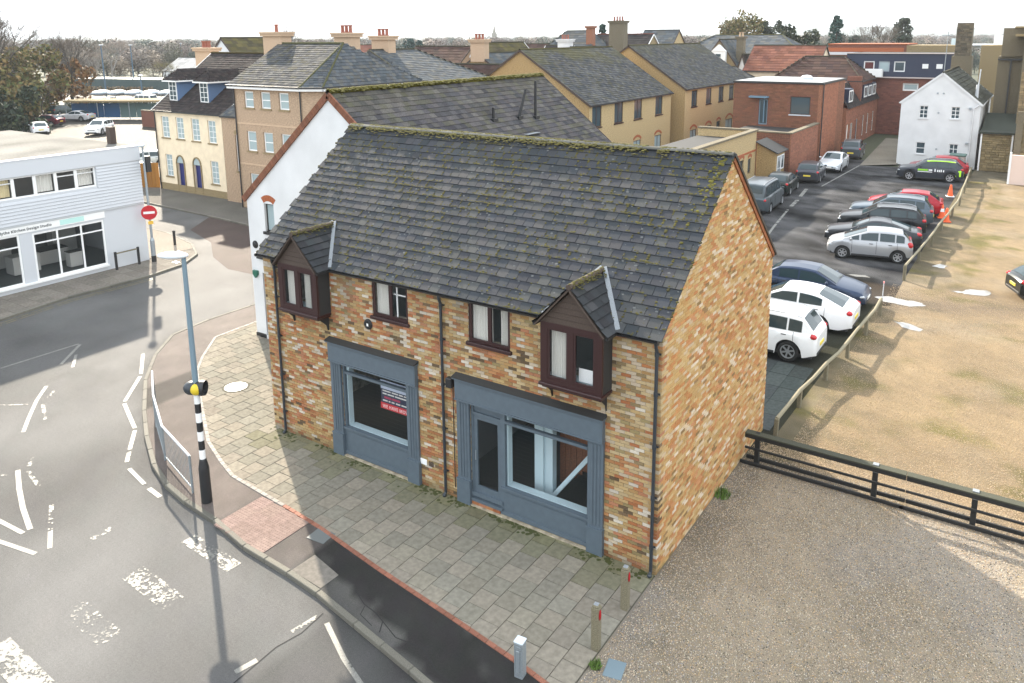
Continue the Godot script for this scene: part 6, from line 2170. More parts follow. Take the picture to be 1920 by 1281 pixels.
	# stone lean-to with slate roof, and the pink wall, right of the white house
	t = thing("stone_outhouse", "buff stone outhouse with mossy lean-to roof beside the white house", "outhouse")
	b = Bd.new()
	b.bb(1.75, 3.95, -0.1, 3.1, -66.0, -61.0)
	part("wall", b, M.stone, t)
	rubble(t, face(Vector3(1.8, 0.0, -60.98), Vector3(0, 0, 1)), 2.1, 3.0, Color(0.44, 0.34, 0.18), Color(0.32, 0.25, 0.13))
	b = Bd.new()
	b.bb(1.55, 4.1, 3.1, 3.25, -62.0, -60.7)
	bar(b, Vector3(2.85, 3.2, -62.0), Vector3(2.85, 4.3, -66.5), 2.5, 0.1)
	part("roof", b, worldtex(mat(0.05, 0.06, 0.045, 0.9), M.fine, 0.6), t)
	b = Bd.new()
	for x in [1.72, 3.92]: b.bb(x - 0.06, x + 0.06, 0.0, 3.1, -60.97, -60.85)
	part("corner_board", b, M.white, t)
	t = thing("pink_garden_wall", "pale pink rendered wall closing the gravel yard", "wall")
	b = Bd.new()
	b.bb(4.1, 14.0, -0.1, 2.2, -55.5, -55.2)
	part("masonry", b, mat(0.66, 0.52, 0.45, 0.9), t)
	b = Bd.new()
	b.bb(4.02, 4.16, 0, 2.4, -55.3, -55.1)
	part("post", b, M.white, t)
	t = thing("brown_stone_pier", "brown stone corner of a house above the pink wall", "house")
	b = Bd.new()
	b.bb(4.3, 14.0, -0.1, 5.0, -61.0, -57.5)
	part("wall", b, M.stone, t)
	rubble(t, face(Vector3(4.3, 1.5, -57.48), Vector3(0, 0, 1)), 4.0, 3.4, Color(0.40, 0.32, 0.16), Color(0.24, 0.20, 0.12))
	b = Bd.new()
	b.bb(4.15, 4.6, -0.1, 5.3, -57.45, -57.2)
	part("quoin", b, M.stone_dk, t)
	t = thing("green_bin", "grey and green lidded bin against the white rendered house", "bin", Vector3(0.2, 0, -60.6))
	b = Bd.new()
	b.bb(-0.55, 0.55, 0.1, 1.15, -0.4, 0.4, 0.05)
	part("body", b, mat(0.42, 0.36, 0.33, 0.7), t)
	b = Bd.new()
	b.bb(-0.62, 0.62, 1.15, 1.32, -0.48, 0.48, 0.05)
	part("lid", b, mat(0.10, 0.17, 0.15, 0.6), t)

# rough courses of stones on a wall face, joined
func rubble(parent: Node, T: Transform3D, w: float, h: float, c0: Color, c1: Color) -> void:
	var b := Bd.new()
	var y := 0.0
	while y < h - 0.05:
		var hh := minf(rng.randf_range(0.12, 0.26), h - y)
		var x := 0.0
		while x < w - 0.05:
			var ww := minf(rng.randf_range(0.2, 0.6), w - x)
			b.col = c0.lerp(c1, rng.randf()) * rng.randf_range(0.8, 1.2)
			b.col.a = 1
			b.box(T * Vector3(x + ww / 2, y + hh / 2, 0.01), Vector3(ww - 0.02, hh - 0.02, 0.05 + rng.randf() * 0.03), T.basis, 0.015)
			x += ww
		y += hh
	part("rubble_stones", b, M.brickface, parent, true)

func skyline() -> void:
	var mk := func(called: String, label: String, x: float, z: float, w: float, d: float, e: float, r: float, ax: bool, wm: Material, pal: Array, extra := {}) -> Node3D:
		var c := {"x0": x - w / 2, "x1": x + w / 2, "z0": z + d / 2, "z1": z - d / 2, "eave": e, "ridge": r, "along_x": ax, "wall": wm, "pal": pal, "gauge": 0.5, "tw": 0.7, "over": 0.25}
		c.merge(extra, true)
		return house(called, label, c)
	var h: Node3D
	h = mk.call("white_gable_house", "white gabled house with mossy roof behind the cream house", -71.5, -47.0, 9.0, 9.0, 7.0, 11.2, false, M.render, MOSSYT)
	h = mk.call("mossy_hipped_house", "house with mossy hipped roof just behind the cream house", -49.0, -36.0, 12.0, 8.0, 6.5, 9.9, true, M.buff, MOSSYT, {"hip": true, "hx": 3.0})
	h = mk.call("brown_roofed_house", "house with plain brown tiled roof beyond the corner block", -52.5, -58.0, 8.0, 8.0, 7.0, 10.1, true, M.buff, BROWNT)
	h = mk.call("olive_roofed_house", "house with olive tiled roof and white verge behind the brown roofs", -47.0, -62.0, 7.0, 8.5, 7.0, 10.5, false, M.buff, MOSSYT, {"vergem": M.white})
	h = mk.call("long_brown_range", "long low range with brown tiled roof and pale wall beyond the corner block", -38.0, -44.5, 7.5, 4.0, 6.8, 8.7, true, M.render, BROWNT)
	h = mk.call("buff_gable_house", "buff gabled house topped by a broad pale chimney", -39.7, -52.0, 6.5, 9.0, 7.4, 9.6, false, M.yellow, GREYBLUE)
	chimney(h, -39.7, -47.7, 8.8, 10.9, 1.6, 0.8, 3, M.chim)
	h = mk.call("dark_gable_house", "small dark roofed house with a pale barge board among the far roofs", -46.5, -74.0, 4.0, 7.0, 7.2, 10.0, true, M.darkclad, DARKT, {"vergem": M.white})
	h = mk.call("red_brick_gable_house", "red brick house with pale chimney between far grey roofs", -42.0, -72.0, 5.0, 6.0, 7.5, 9.9, false, M.red, BROWNT)
	chimney(h, -43.6, -70.4, 8.5, 10.8, 1.7, 0.8, 3, M.render)
	h = mk.call("grey_hipped_house", "tall house with pale grey hipped slate roof on the skyline", -50.0, -85.0, 9.0, 9.0, 8.2, 11.9, true, M.red, GREYBLUE, {"hip": true, "hx": 2.6})
	chimney(h, -47.0, -83.0, 9.5, 12.5, 1.0, 0.8, 0, M.red)
	h = mk.call("white_barge_house", "dark roofed house with red ridge and white barge boards on the skyline", -44.5, -88.5, 8.5, 8.0, 8.2, 11.4, true, M.stone, DARKT, {"vergem": M.white, "ridge_col": Color(0.35, 0.12, 0.08)})
	h = thing("big_stone_chimney", "broad grey stone chimney with clustered red pots above the far roofs", "chimney")
	chimney(h, -39.4, -76.2, 0.0, 13.0, 2.0, 1.2, 4, M.stone_dk)
	h = mk.call("yellow_gable_house", "yellow gabled house with grey roof far beyond the terrace", -44.0, -100.0, 5.5, 8.0, 8.5, 12.0, true, M.yellow, GREYBLUE)
	h = mk.call("slate_hall", "very wide hall with dark slate hipped roof behind the terrace", -32.0, -104.0, 24.0, 18.0, 6.5, 11.2, true, M.stone, GREYBLUE, {"hip": true, "hx": 7.0, "ridge_col": Color(0.2, 0.19, 0.07)})
	h = mk.call("dormer_house", "grey slated house with one white dormer behind the yard", -29.5, -88.2, 5.4, 6.4, 6.9, 10.65, false, M.stone, GREYBLUE)
	var b := Bd.new()
	b.bb(-30.3, -28.5, 7.7, 9.2, -87.0, -84.4)
	b.prism(PackedVector2Array([Vector2(-0.9, 0), Vector2(0.9, 0), Vector2(0, 0.8)]), Vector3(-29.4, 9.2, -84.3), Vector3.RIGHT, Vector3.UP, 2.5)
	var d := part("dormer", b, M.white, h)
	window(d, face(Vector3(-29.8, 8.0, -84.38), Vector3(0, 0, 1)), 0, 0, 0.8, 0.9, M.white, 1, 2, {"rec": -0.06})
	chimney(h, -27.4, -87.0, 7.0, 11.0, 0.9, 0.9, 2, M.stone_dk, M.chim)
	h = mk.call("red_tiled_house", "long cream house under a bright red tiled roof behind the orange block", -21.0, -86.0, 8.5, 8.0, 7.1, 9.9, true, M.cream, REDT, {"wins": {"f": [[2.0, 5.2, 0.9, 0.9, M.burgundy, 1, 1], [4.0, 5.2, 0.9, 0.9, M.burgundy, 1, 1]]}})
	h = mk.call("white_end_house", "narrow white gable end beside the red tiled roof", -26.2, -85.6, 1.8, 3.0, 5.8, 8.8, false, M.render, DARKT)
	h = mk.call("brown_hipped_house", "house with dark brown hipped roof right behind the orange block", -15.0, -78.0, 9.0, 7.0, 6.4, 8.8, true, M.red_dk, BROWNT, {"hip": true, "hx": 2.4, "wins": {"f": [[3.0, 5.1, 1.0, 0.9, M.white, 1, 1]]}})
	# further roofs towards the left and the middle
	var far := [[-92, -75, 10, 9, 6.0, 9.5, true, "pale walled house with grey roof far up the street", M.render, GREYBLUE], [-104, -96, 12, 9, 6.0, 9.8, false, "far red roofed house among bare trees", M.buff, REDT], [-66, -80, 10, 9, 6.2, 9.6, true, "grey roofed house beyond the corner block's chimneys", M.buff, GREYBLUE], [-60, -96, 12, 9, 6.2, 10.0, true, "brown roofed house on the middle skyline", M.red, BROWNT], [-74, -108, 12, 9, 6.0, 9.6, true, "dark roofed house on the middle skyline", M.buff, DARKT], [-80, -62, 9, 8, 5.5, 8.9, false, "white house with dark roof by the far car park", M.render, DARKT], [-118, -112, 12, 10, 5.5, 9.5, true, "long pale roofed house far beyond the car park", M.render, GREYBLUE], [-56, -120, 14, 10, 6.0, 9.8, false, "red roofed house far down the middle of the town", M.red, REDT], [-40, -130, 14, 10, 6.0, 9.8, true, "grey roofed house far down the middle of the town", M.buff, SLATE], [-160, -100, 14, 9, 4.0, 6.8, true, "white roofed low building far behind the car park trees", M.render, [Color(0.5, 0.5, 0.5)]]]
	for f in far:
		mk.call("far_house", f[7], f[0], f[1], f[2], f[3], f[4], f[5], f[6], f[8], f[9], {"gauge": 0.9, "tw": 1.2})

# a car along x, nose towards -x, centred on its wheels' ground
func car(called: String, label: String, p: Dictionary, at: Vector3, deg: float, group := "") -> Node3D:
	var t := thing(called, label, p.get("cat", "car"), at, deg_to_rad(deg), group)
	var L: float = p.L
	var W: float = p.W
	var H: float = p.H
	var nose: float = p.nose
	var hood: float = p.hood
	var cx: float = p.cowl
	var rf: float = p.rf
	var rr: float = p.rr
	var tx: float = p.tail
	var th: float = p.th
	var wb: float = p.wb
	var fo: float = p.fo
	var R: float = p.get("R", 0.32)
	var sill := 0.22
	var paint := StandardMaterial3D.new()
	var dim := 0.62 if p.col[0] + p.col[1] + p.col[2] < 0.6 else 1.0
	paint.albedo_color = lin(p.col[0] * dim, p.col[1] * dim, p.col[2] * dim)
	paint.roughness = 0.3
	paint.metallic_specular = 0.35
	paint.metallic = p.get("metal", 0.25)
	paint.clearcoat_enabled = true
	paint.clearcoat = 0.3
	paint.clearcoat_roughness = 0.08
	var top := func(s: float) -> float:
		if s < 0.14: return lerpf(nose * 0.72, nose, smoothstep(0.0, 0.14, s))
		if s < cx: return lerpf(nose, hood, pow((s - 0.14) / (cx - 0.14), 0.75))
		if s < tx: return lerpf(hood, th, (s - cx) / (tx - cx))
		var u := (s - tx) / maxf(L - tx, 0.01)
		return lerpf(th, th * p.get("tdrop", 0.86), u * u)
	var hw := func(s: float) -> float:
		var k := 1.0
		k *= lerpf(0.74, 1.0, pow(clampf(s / 0.75, 0, 1), 0.5))
		k *= lerpf(0.80, 1.0, pow(clampf((L - s) / 0.6, 0, 1), 0.5))
		return W / 2 * k
	var bot := func(s: float) -> float:
		var y := sill + 0.1 * (1.0 - smoothstep(0.0, 0.5, s)) + 0.12 * (1.0 - smoothstep(0.0, 0.5, L - s))
		for sw in [fo, fo + wb]:
			var d := absf(s - sw)
			var r := R + 0.07
			if d < r: y = maxf(y, R + sqrt(r * r - d * d))
		return y
	var st := []
	var n := 84
	for i in n + 1: st.append(L * i / n)
	var sec := func(s: float) -> Array:
		var b0: float = bot.call(s)
		var t0: float = top.call(s)
		var w: float = hw.call(s)
		b0 = minf(b0, t0 - 0.1)
		var yb: float = maxf(b0, sill + (t0 - sill) * 0.35)
		return [Vector3(s - L / 2, b0, w * 0.97), Vector3(s - L / 2, lerpf(b0, yb, 0.6), w), Vector3(s - L / 2, maxf(yb, lerpf(b0, t0, 0.62)), w * 0.995), Vector3(s - L / 2, t0 - 0.05, w * 0.955), Vector3(s - L / 2, t0, w * 0.88), Vector3(s - L / 2, t0 + 0.035, w * 0.4), Vector3(s - L / 2, t0 + 0.04, 0)]
	var b := Bd.new()
	var rows := []
	for s in st: rows.append(sec.call(s))
	var nrm := func(i: int, k: int) -> Vector3:
		var A: Vector3 = rows[maxi(i - 1, 0)][k]
		var B: Vector3 = rows[mini(i + 1, n)][k]
		var C: Vector3 = rows[i][maxi(k - 1, 0)]
		var D: Vector3 = rows[i][mini(k + 1, 6)]
		if absf(A.y - B.y) > 0.12 and k < 2: return Vector3(0, 0, 1)
		var q := (B - A).cross(D - C).normalized()
		if k == 6: q.z = 0
		return -q.normalized() if q.dot(Vector3(0, 0.4, 1)) < 0 else q.normalized()
	for i in n:
		for k in 6:
			var q := [rows[i][k], rows[i + 1][k], rows[i + 1][k + 1], rows[i][k + 1]]
			var m := [nrm.call(i, k), nrm.call(i + 1, k), nrm.call(i + 1, k + 1), nrm.call(i, k + 1)]
			b.t3(q[0], q[1], q[2], m[0], m[1], m[2])
			b.t3(q[0], q[2], q[3], m[0], m[2], m[3])
			var f := Vector3(1, 1, -1)
			b.t3(q[1] * f, q[0] * f, q[2] * f, m[1] * f, m[0] * f, m[2] * f)
			b.t3(q[2] * f, q[0] * f, q[3] * f, m[2] * f, m[0] * f, m[3] * f)
	for e in [0, n]:
		var r: Array = rows[e]
		for k in 6:
			var f := Vector3(1, 1, -1)
			if e == 0: b.quad(r[k] * f, r[k], r[k + 1], r[k + 1] * f)
			else: b.quad(r[k], r[k] * f, r[k + 1] * f, r[k + 1])
	# roof shell
	var roof := func(s: float) -> float:
		if s <= rf:
			var u := (s - cx) / (rf - cx)
			return lerpf(top.call(cx), H - 0.07, pow(u, 0.92))
		if s < rr:
			var u := (s - rf) / (rr - rf)
			return H - 0.07 + 0.07 * sin(PI * clampf(u * 0.85 + 0.05, 0, 1)) - p.get("slope", 0.03) * u
		var u := (s - rr) / maxf(tx - rr, 0.01)
		var h0: float = H - 0.07 + 0.07 * sin(PI * 0.9) - p.get("slope", 0.03)
		return lerpf(h0, th, pow(u, p.get("rpow", 1.25)))
	var wid := func(s: float, y: float) -> float:
		var w: float = hw.call(s)
		var t0: float = top.call(s)
		return lerpf(w * 0.90, W / 2 * p.get("tumble", 0.70), clampf((y - t0) / maxf(H - t0, 0.1), 0, 1))
	var cab := []
	var cs := []
	for i in 41: cs.append(lerpf(cx, tx, i / 40.0))
	for s in cs:
		var y: float = roof.call(s)
		var t0: float = top.call(s) - 0.02
		y = maxf(y, t0 + 0.005)
		var ym := lerpf(t0, y, 0.9)
		cab.append([Vector3(s - L / 2, t0, wid.call(s, t0)), Vector3(s - L / 2, ym, wid.call(s, ym)), Vector3(s - L / 2, y, wid.call(s, y) * 0.9), Vector3(s - L / 2, y + 0.03, 0)])
	for i in 40:
		for k in 3:
			var q := [cab[i][k], cab[i + 1][k], cab[i + 1][k + 1], cab[i][k + 1]]
			var f := Vector3(1, 1, -1)
			b.quad(q[0], q[1], q[2], q[3])
			b.quad(q[1] * f, q[0] * f, q[3] * f, q[2] * f)
	part("body", b, paint, t)
	if p.has("roof_col"):
		b = Bd.new()
		for i in range(10, 34):
			for f in [1.0, -1.0]:
				var q := [cab[i][1], cab[i + 1][1], cab[i + 1][2], cab[i][2]]
				var g := Vector3(1, 1, f)
				var up := Vector3(0, 0.012, 0.012 * f)
				if f > 0: b.quad(q[0] * g + up, q[1] * g + up, q[2] * g + up, q[3] * g + up)
				else: b.quad(q[1] * g + up, q[0] * g + up, q[3] * g + up, q[2] * g + up)
		part("roof_stripe", b, mat(p.roof_col[0], p.roof_col[1], p.roof_col[2], 0.4), t)
	# glass: windscreen, rear window, side windows
	var pt := func(s: float, v: float, off: float) -> Vector3:
		var t0: float = top.call(s)
		var y: float = lerpf(t0, roof.call(s), v)
		return Vector3(s - L / 2, y, wid.call(s, y) + off)
	b = Bd.new()
	for i in 8:
		var s0 := lerpf(cx + 0.06, rf - 0.02, i / 8.0)
		var s1 := lerpf(cx + 0.06, rf - 0.02, (i + 1) / 8.0)
		var y0: float = roof.call(s0)
		var y1: float = roof.call(s1)
		var z0: float = wid.call(s0, y0) * 0.9 - 0.05
		var z1: float = wid.call(s1, y1) * 0.9 - 0.05
		var k := 0.012
		for f in [1.0, -1.0]:
			var A := Vector3(s0 - L / 2 - k, y0 + k, z0 * f)
			var B := Vector3(s1 - L / 2 - k, y1 + k, z1 * f)
			var C := Vector3(s1 - L / 2 - k, y1 + 0.03 + k, 0)
			var D := Vector3(s0 - L / 2 - k, y0 + 0.03 + k, 0)
			if f > 0: b.quad(A, B, C, D)
			else: b.quad(B, A, D, C)
	part("windscreen", b, M.cglass, t)
	b = Bd.new()
	for i in 8:
		var s0 := lerpf(rr + 0.04, tx - 0.05, i / 8.0)
		var s1 := lerpf(rr + 0.04, tx - 0.05, (i + 1) / 8.0)
		var y0: float = roof.call(s0)
		var y1: float = roof.call(s1)
		var z0: float = wid.call(s0, y0) * 0.9 - 0.06
		var z1: float = wid.call(s1, y1) * 0.9 - 0.06
		var k := 0.014
		for f in [1.0, -1.0]:
			var A := Vector3(s0 - L / 2 + k, y0 + k, z0 * f)
			var B := Vector3(s1 - L / 2 + k, y1 + k, z1 * f)
			var C := Vector3(s1 - L / 2 + k, y1 + 0.03 + k, 0)
			var D := Vector3(s0 - L / 2 + k, y0 + 0.03 + k, 0)
			if f > 0: b.quad(A, B, C, D)
			else: b.quad(B, A, D, C)
	part("rear_window", b, M.cglass, t)
	var cuts: Array = p.get("cuts", [[0.16, 0.50], [0.53, 0.80]])
	for f in [1.0, -1.0]:
		for c in cuts:
			b = Bd.new()
			for i in 10:
				for j in 4:
					var q := []
					for e in [[i, j], [i + 1, j], [i + 1, j + 1], [i, j + 1]]:
						var s := lerpf(cx, tx, lerpf(c[0], c[1], e[0] / 10.0))
						q.append(pt.call(s, lerpf(0.05, 0.80, e[1] / 4.0), 0.008) * Vector3(1, 1, f))
					if f > 0: b.quad(q[0], q[1], q[2], q[3])
					else: b.quad(q[1], q[0], q[3], q[2])
			part("side_window", b, M.cglass, t)
	# shut lines and door handles
	b = Bd.new()
	for f in [1.0, -1.0]:
		for u in [0.14, 0.50, 0.80]:
			var s := lerpf(cx, tx, u)
			var q: Array = sec.call(s)
			for k in range(1, 4):
				var A: Vector3 = q[k] * Vector3(1, 1, f)
				var B: Vector3 = q[k + 1] * Vector3(1, 1, f)
				b.tube(A, B, 0.008, 0.008, 4, false)
		for u in [0.42, 0.70]:
			var s := lerpf(cx, tx, u)
			b.box(Vector3(s - L / 2, top.call(s) - 0.12, f * (hw.call(s) * 0.985)), Vector3(0.18, 0.03, 0.04), Basis(), 0.01)
		b.box(Vector3(fo + wb / 2 - L / 2, sill + 0.05, f * W * 0.485), Vector3(wb - 2.0 * R - 0.2, 0.09, 0.05), Basis(), 0.01)
	part("shut_lines", b, M.trim, t)
	# underside, bumper trim, lights, plates, mirrors
	b = Bd.new()
	b.bb(-L / 2 + 0.15, L / 2 - 0.15, sill - 0.02, sill + 0.1, -W / 2 * 0.86, W / 2 * 0.86)
	b.bb(-L / 2 + 0.3, L / 2 - 0.3, 0.3, 0.7, -W / 2 * 0.78, W / 2 * 0.78)
	part("underside", b, M.trim, t)
	b = Bd.new()
	b.bb(-L / 2 - 0.012, -L / 2 + 0.2, 0.26, 0.42, -W * 0.33, W * 0.33, 0.03)
	b.bb(-L / 2 - 0.01, -L / 2 + 0.2, nose * 0.62, nose * 0.72, -W * 0.22, W * 0.22, 0.02)
	part("grille", b, M.trim, t)
	b = Bd.new()
	b.bb(L / 2 - 0.25, L / 2 + 0.012, 0.30, 0.44, -W * 0.36, W * 0.36, 0.03)
	part("rear_bumper", b, M.trim, t)
	for f in [1.0, -1.0]:
		b = Bd.new()
		var hs := 0.2
		var w0: float = hw.call(hs)
		b.blob(Vector3(hs - L / 2 + 0.03, nose * 0.83, f * (w0 * 0.80)), Vector3(0.23, 0.07, 0.14), 10, 6, Basis(Vector3.UP, f * 0.5))
		part("headlight", b, M.lamp_clear, t)
		b = Bd.new()
		var ts: float = L - 0.16
		var w1: float = hw.call(ts)
		var ty: float = p.get("ly", th * 0.84)
		b.blob(Vector3(ts - L / 2, ty, f * (w1 * 0.86)), Vector3(0.17, p.get("lh", 0.12) * 0.85, 0.125), 10, 6, Basis(Vector3.UP, -f * 0.45))
		part("tail_light", b, M.lamp_red, t)
		b = Bd.new()
		var ms := cx + 0.38
		b.box(Vector3(ms - L / 2, top.call(ms) + 0.07, f * (W / 2 + 0.06)), Vector3(0.11, 0.13, 0.2), Basis(), 0.04)
		part("mirror", b, paint, t)
	b = Bd.new()
	b.box(Vector3(L / 2 + 0.0, p.get("py", 0.62), 0), Vector3(0.05, 0.12, 0.52), Basis(), 0.01)
	part("number_plate", b, M.plate_y, t)
	b = Bd.new()
	b.box(Vector3(-L / 2 - 0.005, 0.46, 0), Vector3(0.03, 0.12, 0.52), Basis(), 0.01)
	part("number_plate", b, M.plate_w, t)
	if p.has("rails"):
		b = Bd.new()
		for f in [1.0, -1.0]: b.path([Vector3(rf - L / 2 + 0.1, H - 0.05, f * W * 0.33), Vector3(rf - L / 2 + 0.3, H + 0.01, f * W * 0.335), Vector3(rr - L / 2 - 0.3, H - 0.0, f * W * 0.335), Vector3(rr - L / 2, H - 0.08, f * W * 0.33)], 0.02, 5)
		part("roof_rails", b, M.rim, t)
	# wheels
	for sw in [fo, fo + wb]:
		for f in [1.0, -1.0]:
			var bas := Basis(Vector3.RIGHT, f * PI / 2)
			b = Bd.new()
			b.lathe(Vector3(sw - L / 2, R, f * (W / 2 - 0.22)), [Vector2(R * 0.62, 0.0), Vector2(R - 0.01, 0.0), Vector2(R, 0.03), Vector2(R, 0.17), Vector2(R - 0.03, 0.205), Vector2(R * 0.68, 0.205), Vector2(R * 0.64, 0.17)], 20, bas)
			b.lathe(Vector3(sw - L / 2, R, f * (W / 2 - 0.22)), [Vector2(R * 0.64, 0.14), Vector2(0, 0.13)], 16, bas)
			var wh := part("wheel", b, M.tyre, t)
			b = Bd.new()
			b.lathe(Vector3(sw - L / 2, R, f * (W / 2 - 0.22)), [Vector2(R * 0.70, 0.18), Vector2(R * 0.69, 0.205), Vector2(R * 0.60, 0.20), Vector2(R * 0.58, 0.16)], 20, bas)
			b.lathe(Vector3(sw - L / 2, R, f * (W / 2 - 0.22)), [Vector2(R * 0.2, 0.17), Vector2(R * 0.18, 0.19), Vector2(0, 0.195)], 10, bas)
			for k in 6:
				var a := TAU * k / 6 + 0.3
				var d := Vector3(cos(a), sin(a), 0)
				bar(b, Vector3(sw - L / 2, R, f * (W / 2 - 0.045)) + d * R * 0.12, Vector3(sw - L / 2, R, f * (W / 2 - 0.04)) + d * R * 0.62, 0.055, 0.03, Vector3(0, 0, 1))
			part("rim", b, M.rim, wh)
	return t

func kind_of(s: String, c: Array, more := {}) -> Dictionary:
	var d: Dictionary = {
		"mpv": {"L": 3.95, "W": 1.70, "H": 1.53, "wb": 2.55, "fo": 0.74, "nose": 0.80, "hood": 1.0, "cowl": 0.72, "rf": 1.85, "rr": 3.45, "tail": 3.86, "th": 1.0, "R": 0.31, "tumble": 0.70, "cuts": [[0.10, 0.24], [0.27, 0.52], [0.545, 0.76], [0.78, 0.90]], "lh": 0.19, "ly": 0.92},
		"suv": {"L": 4.6, "W": 1.88, "H": 1.66, "wb": 2.8, "fo": 0.88, "nose": 0.92, "hood": 1.08, "cowl": 1.25, "rf": 2.05, "rr": 4.05, "tail": 4.48, "th": 1.10, "R": 0.37, "tumble": 0.72, "cuts": [[0.15, 0.45], [0.475, 0.72], [0.74, 0.88]], "rails": true, "lh": 0.12, "ly": 1.0},
		"hatch": {"L": 4.35, "W": 1.82, "H": 1.47, "wb": 2.65, "fo": 0.88, "nose": 0.74, "hood": 0.97, "cowl": 1.12, "rf": 2.0, "rr": 3.5, "tail": 4.15, "th": 0.98, "R": 0.32, "cuts": [[0.15, 0.50], [0.525, 0.78]], "ly": 0.88},
		"saloon": {"L": 4.75, "W": 1.83, "H": 1.44, "wb": 2.78, "fo": 0.88, "nose": 0.74, "hood": 0.96, "cowl": 1.3, "rf": 2.2, "rr": 3.2, "tail": 4.25, "th": 1.02, "R": 0.33, "cuts": [[0.16, 0.47], [0.495, 0.76]], "rpow": 1.1, "ly": 0.90},
		"estate": {"L": 4.5, "W": 1.83, "H": 1.5, "wb": 2.7, "fo": 0.9, "nose": 0.76, "hood": 0.98, "cowl": 1.2, "rf": 2.05, "rr": 3.95, "tail": 4.38, "th": 1.0, "R": 0.33, "cuts": [[0.15, 0.44], [0.465, 0.69], [0.71, 0.88]], "ly": 0.9},
		"van": {"L": 5.0, "W": 1.95, "H": 1.98, "wb": 3.0, "fo": 0.9, "nose": 0.98, "hood": 1.2, "cowl": 0.95, "rf": 1.75, "rr": 4.75, "tail": 4.97, "th": 1.15, "R": 0.34, "tumble": 0.80, "cuts": [[0.14, 0.33], [0.36, 0.62], [0.65, 0.92]], "cat": "van", "rails": true},
	}[s]
	d["col"] = c
	d.merge(more, true)
	return d

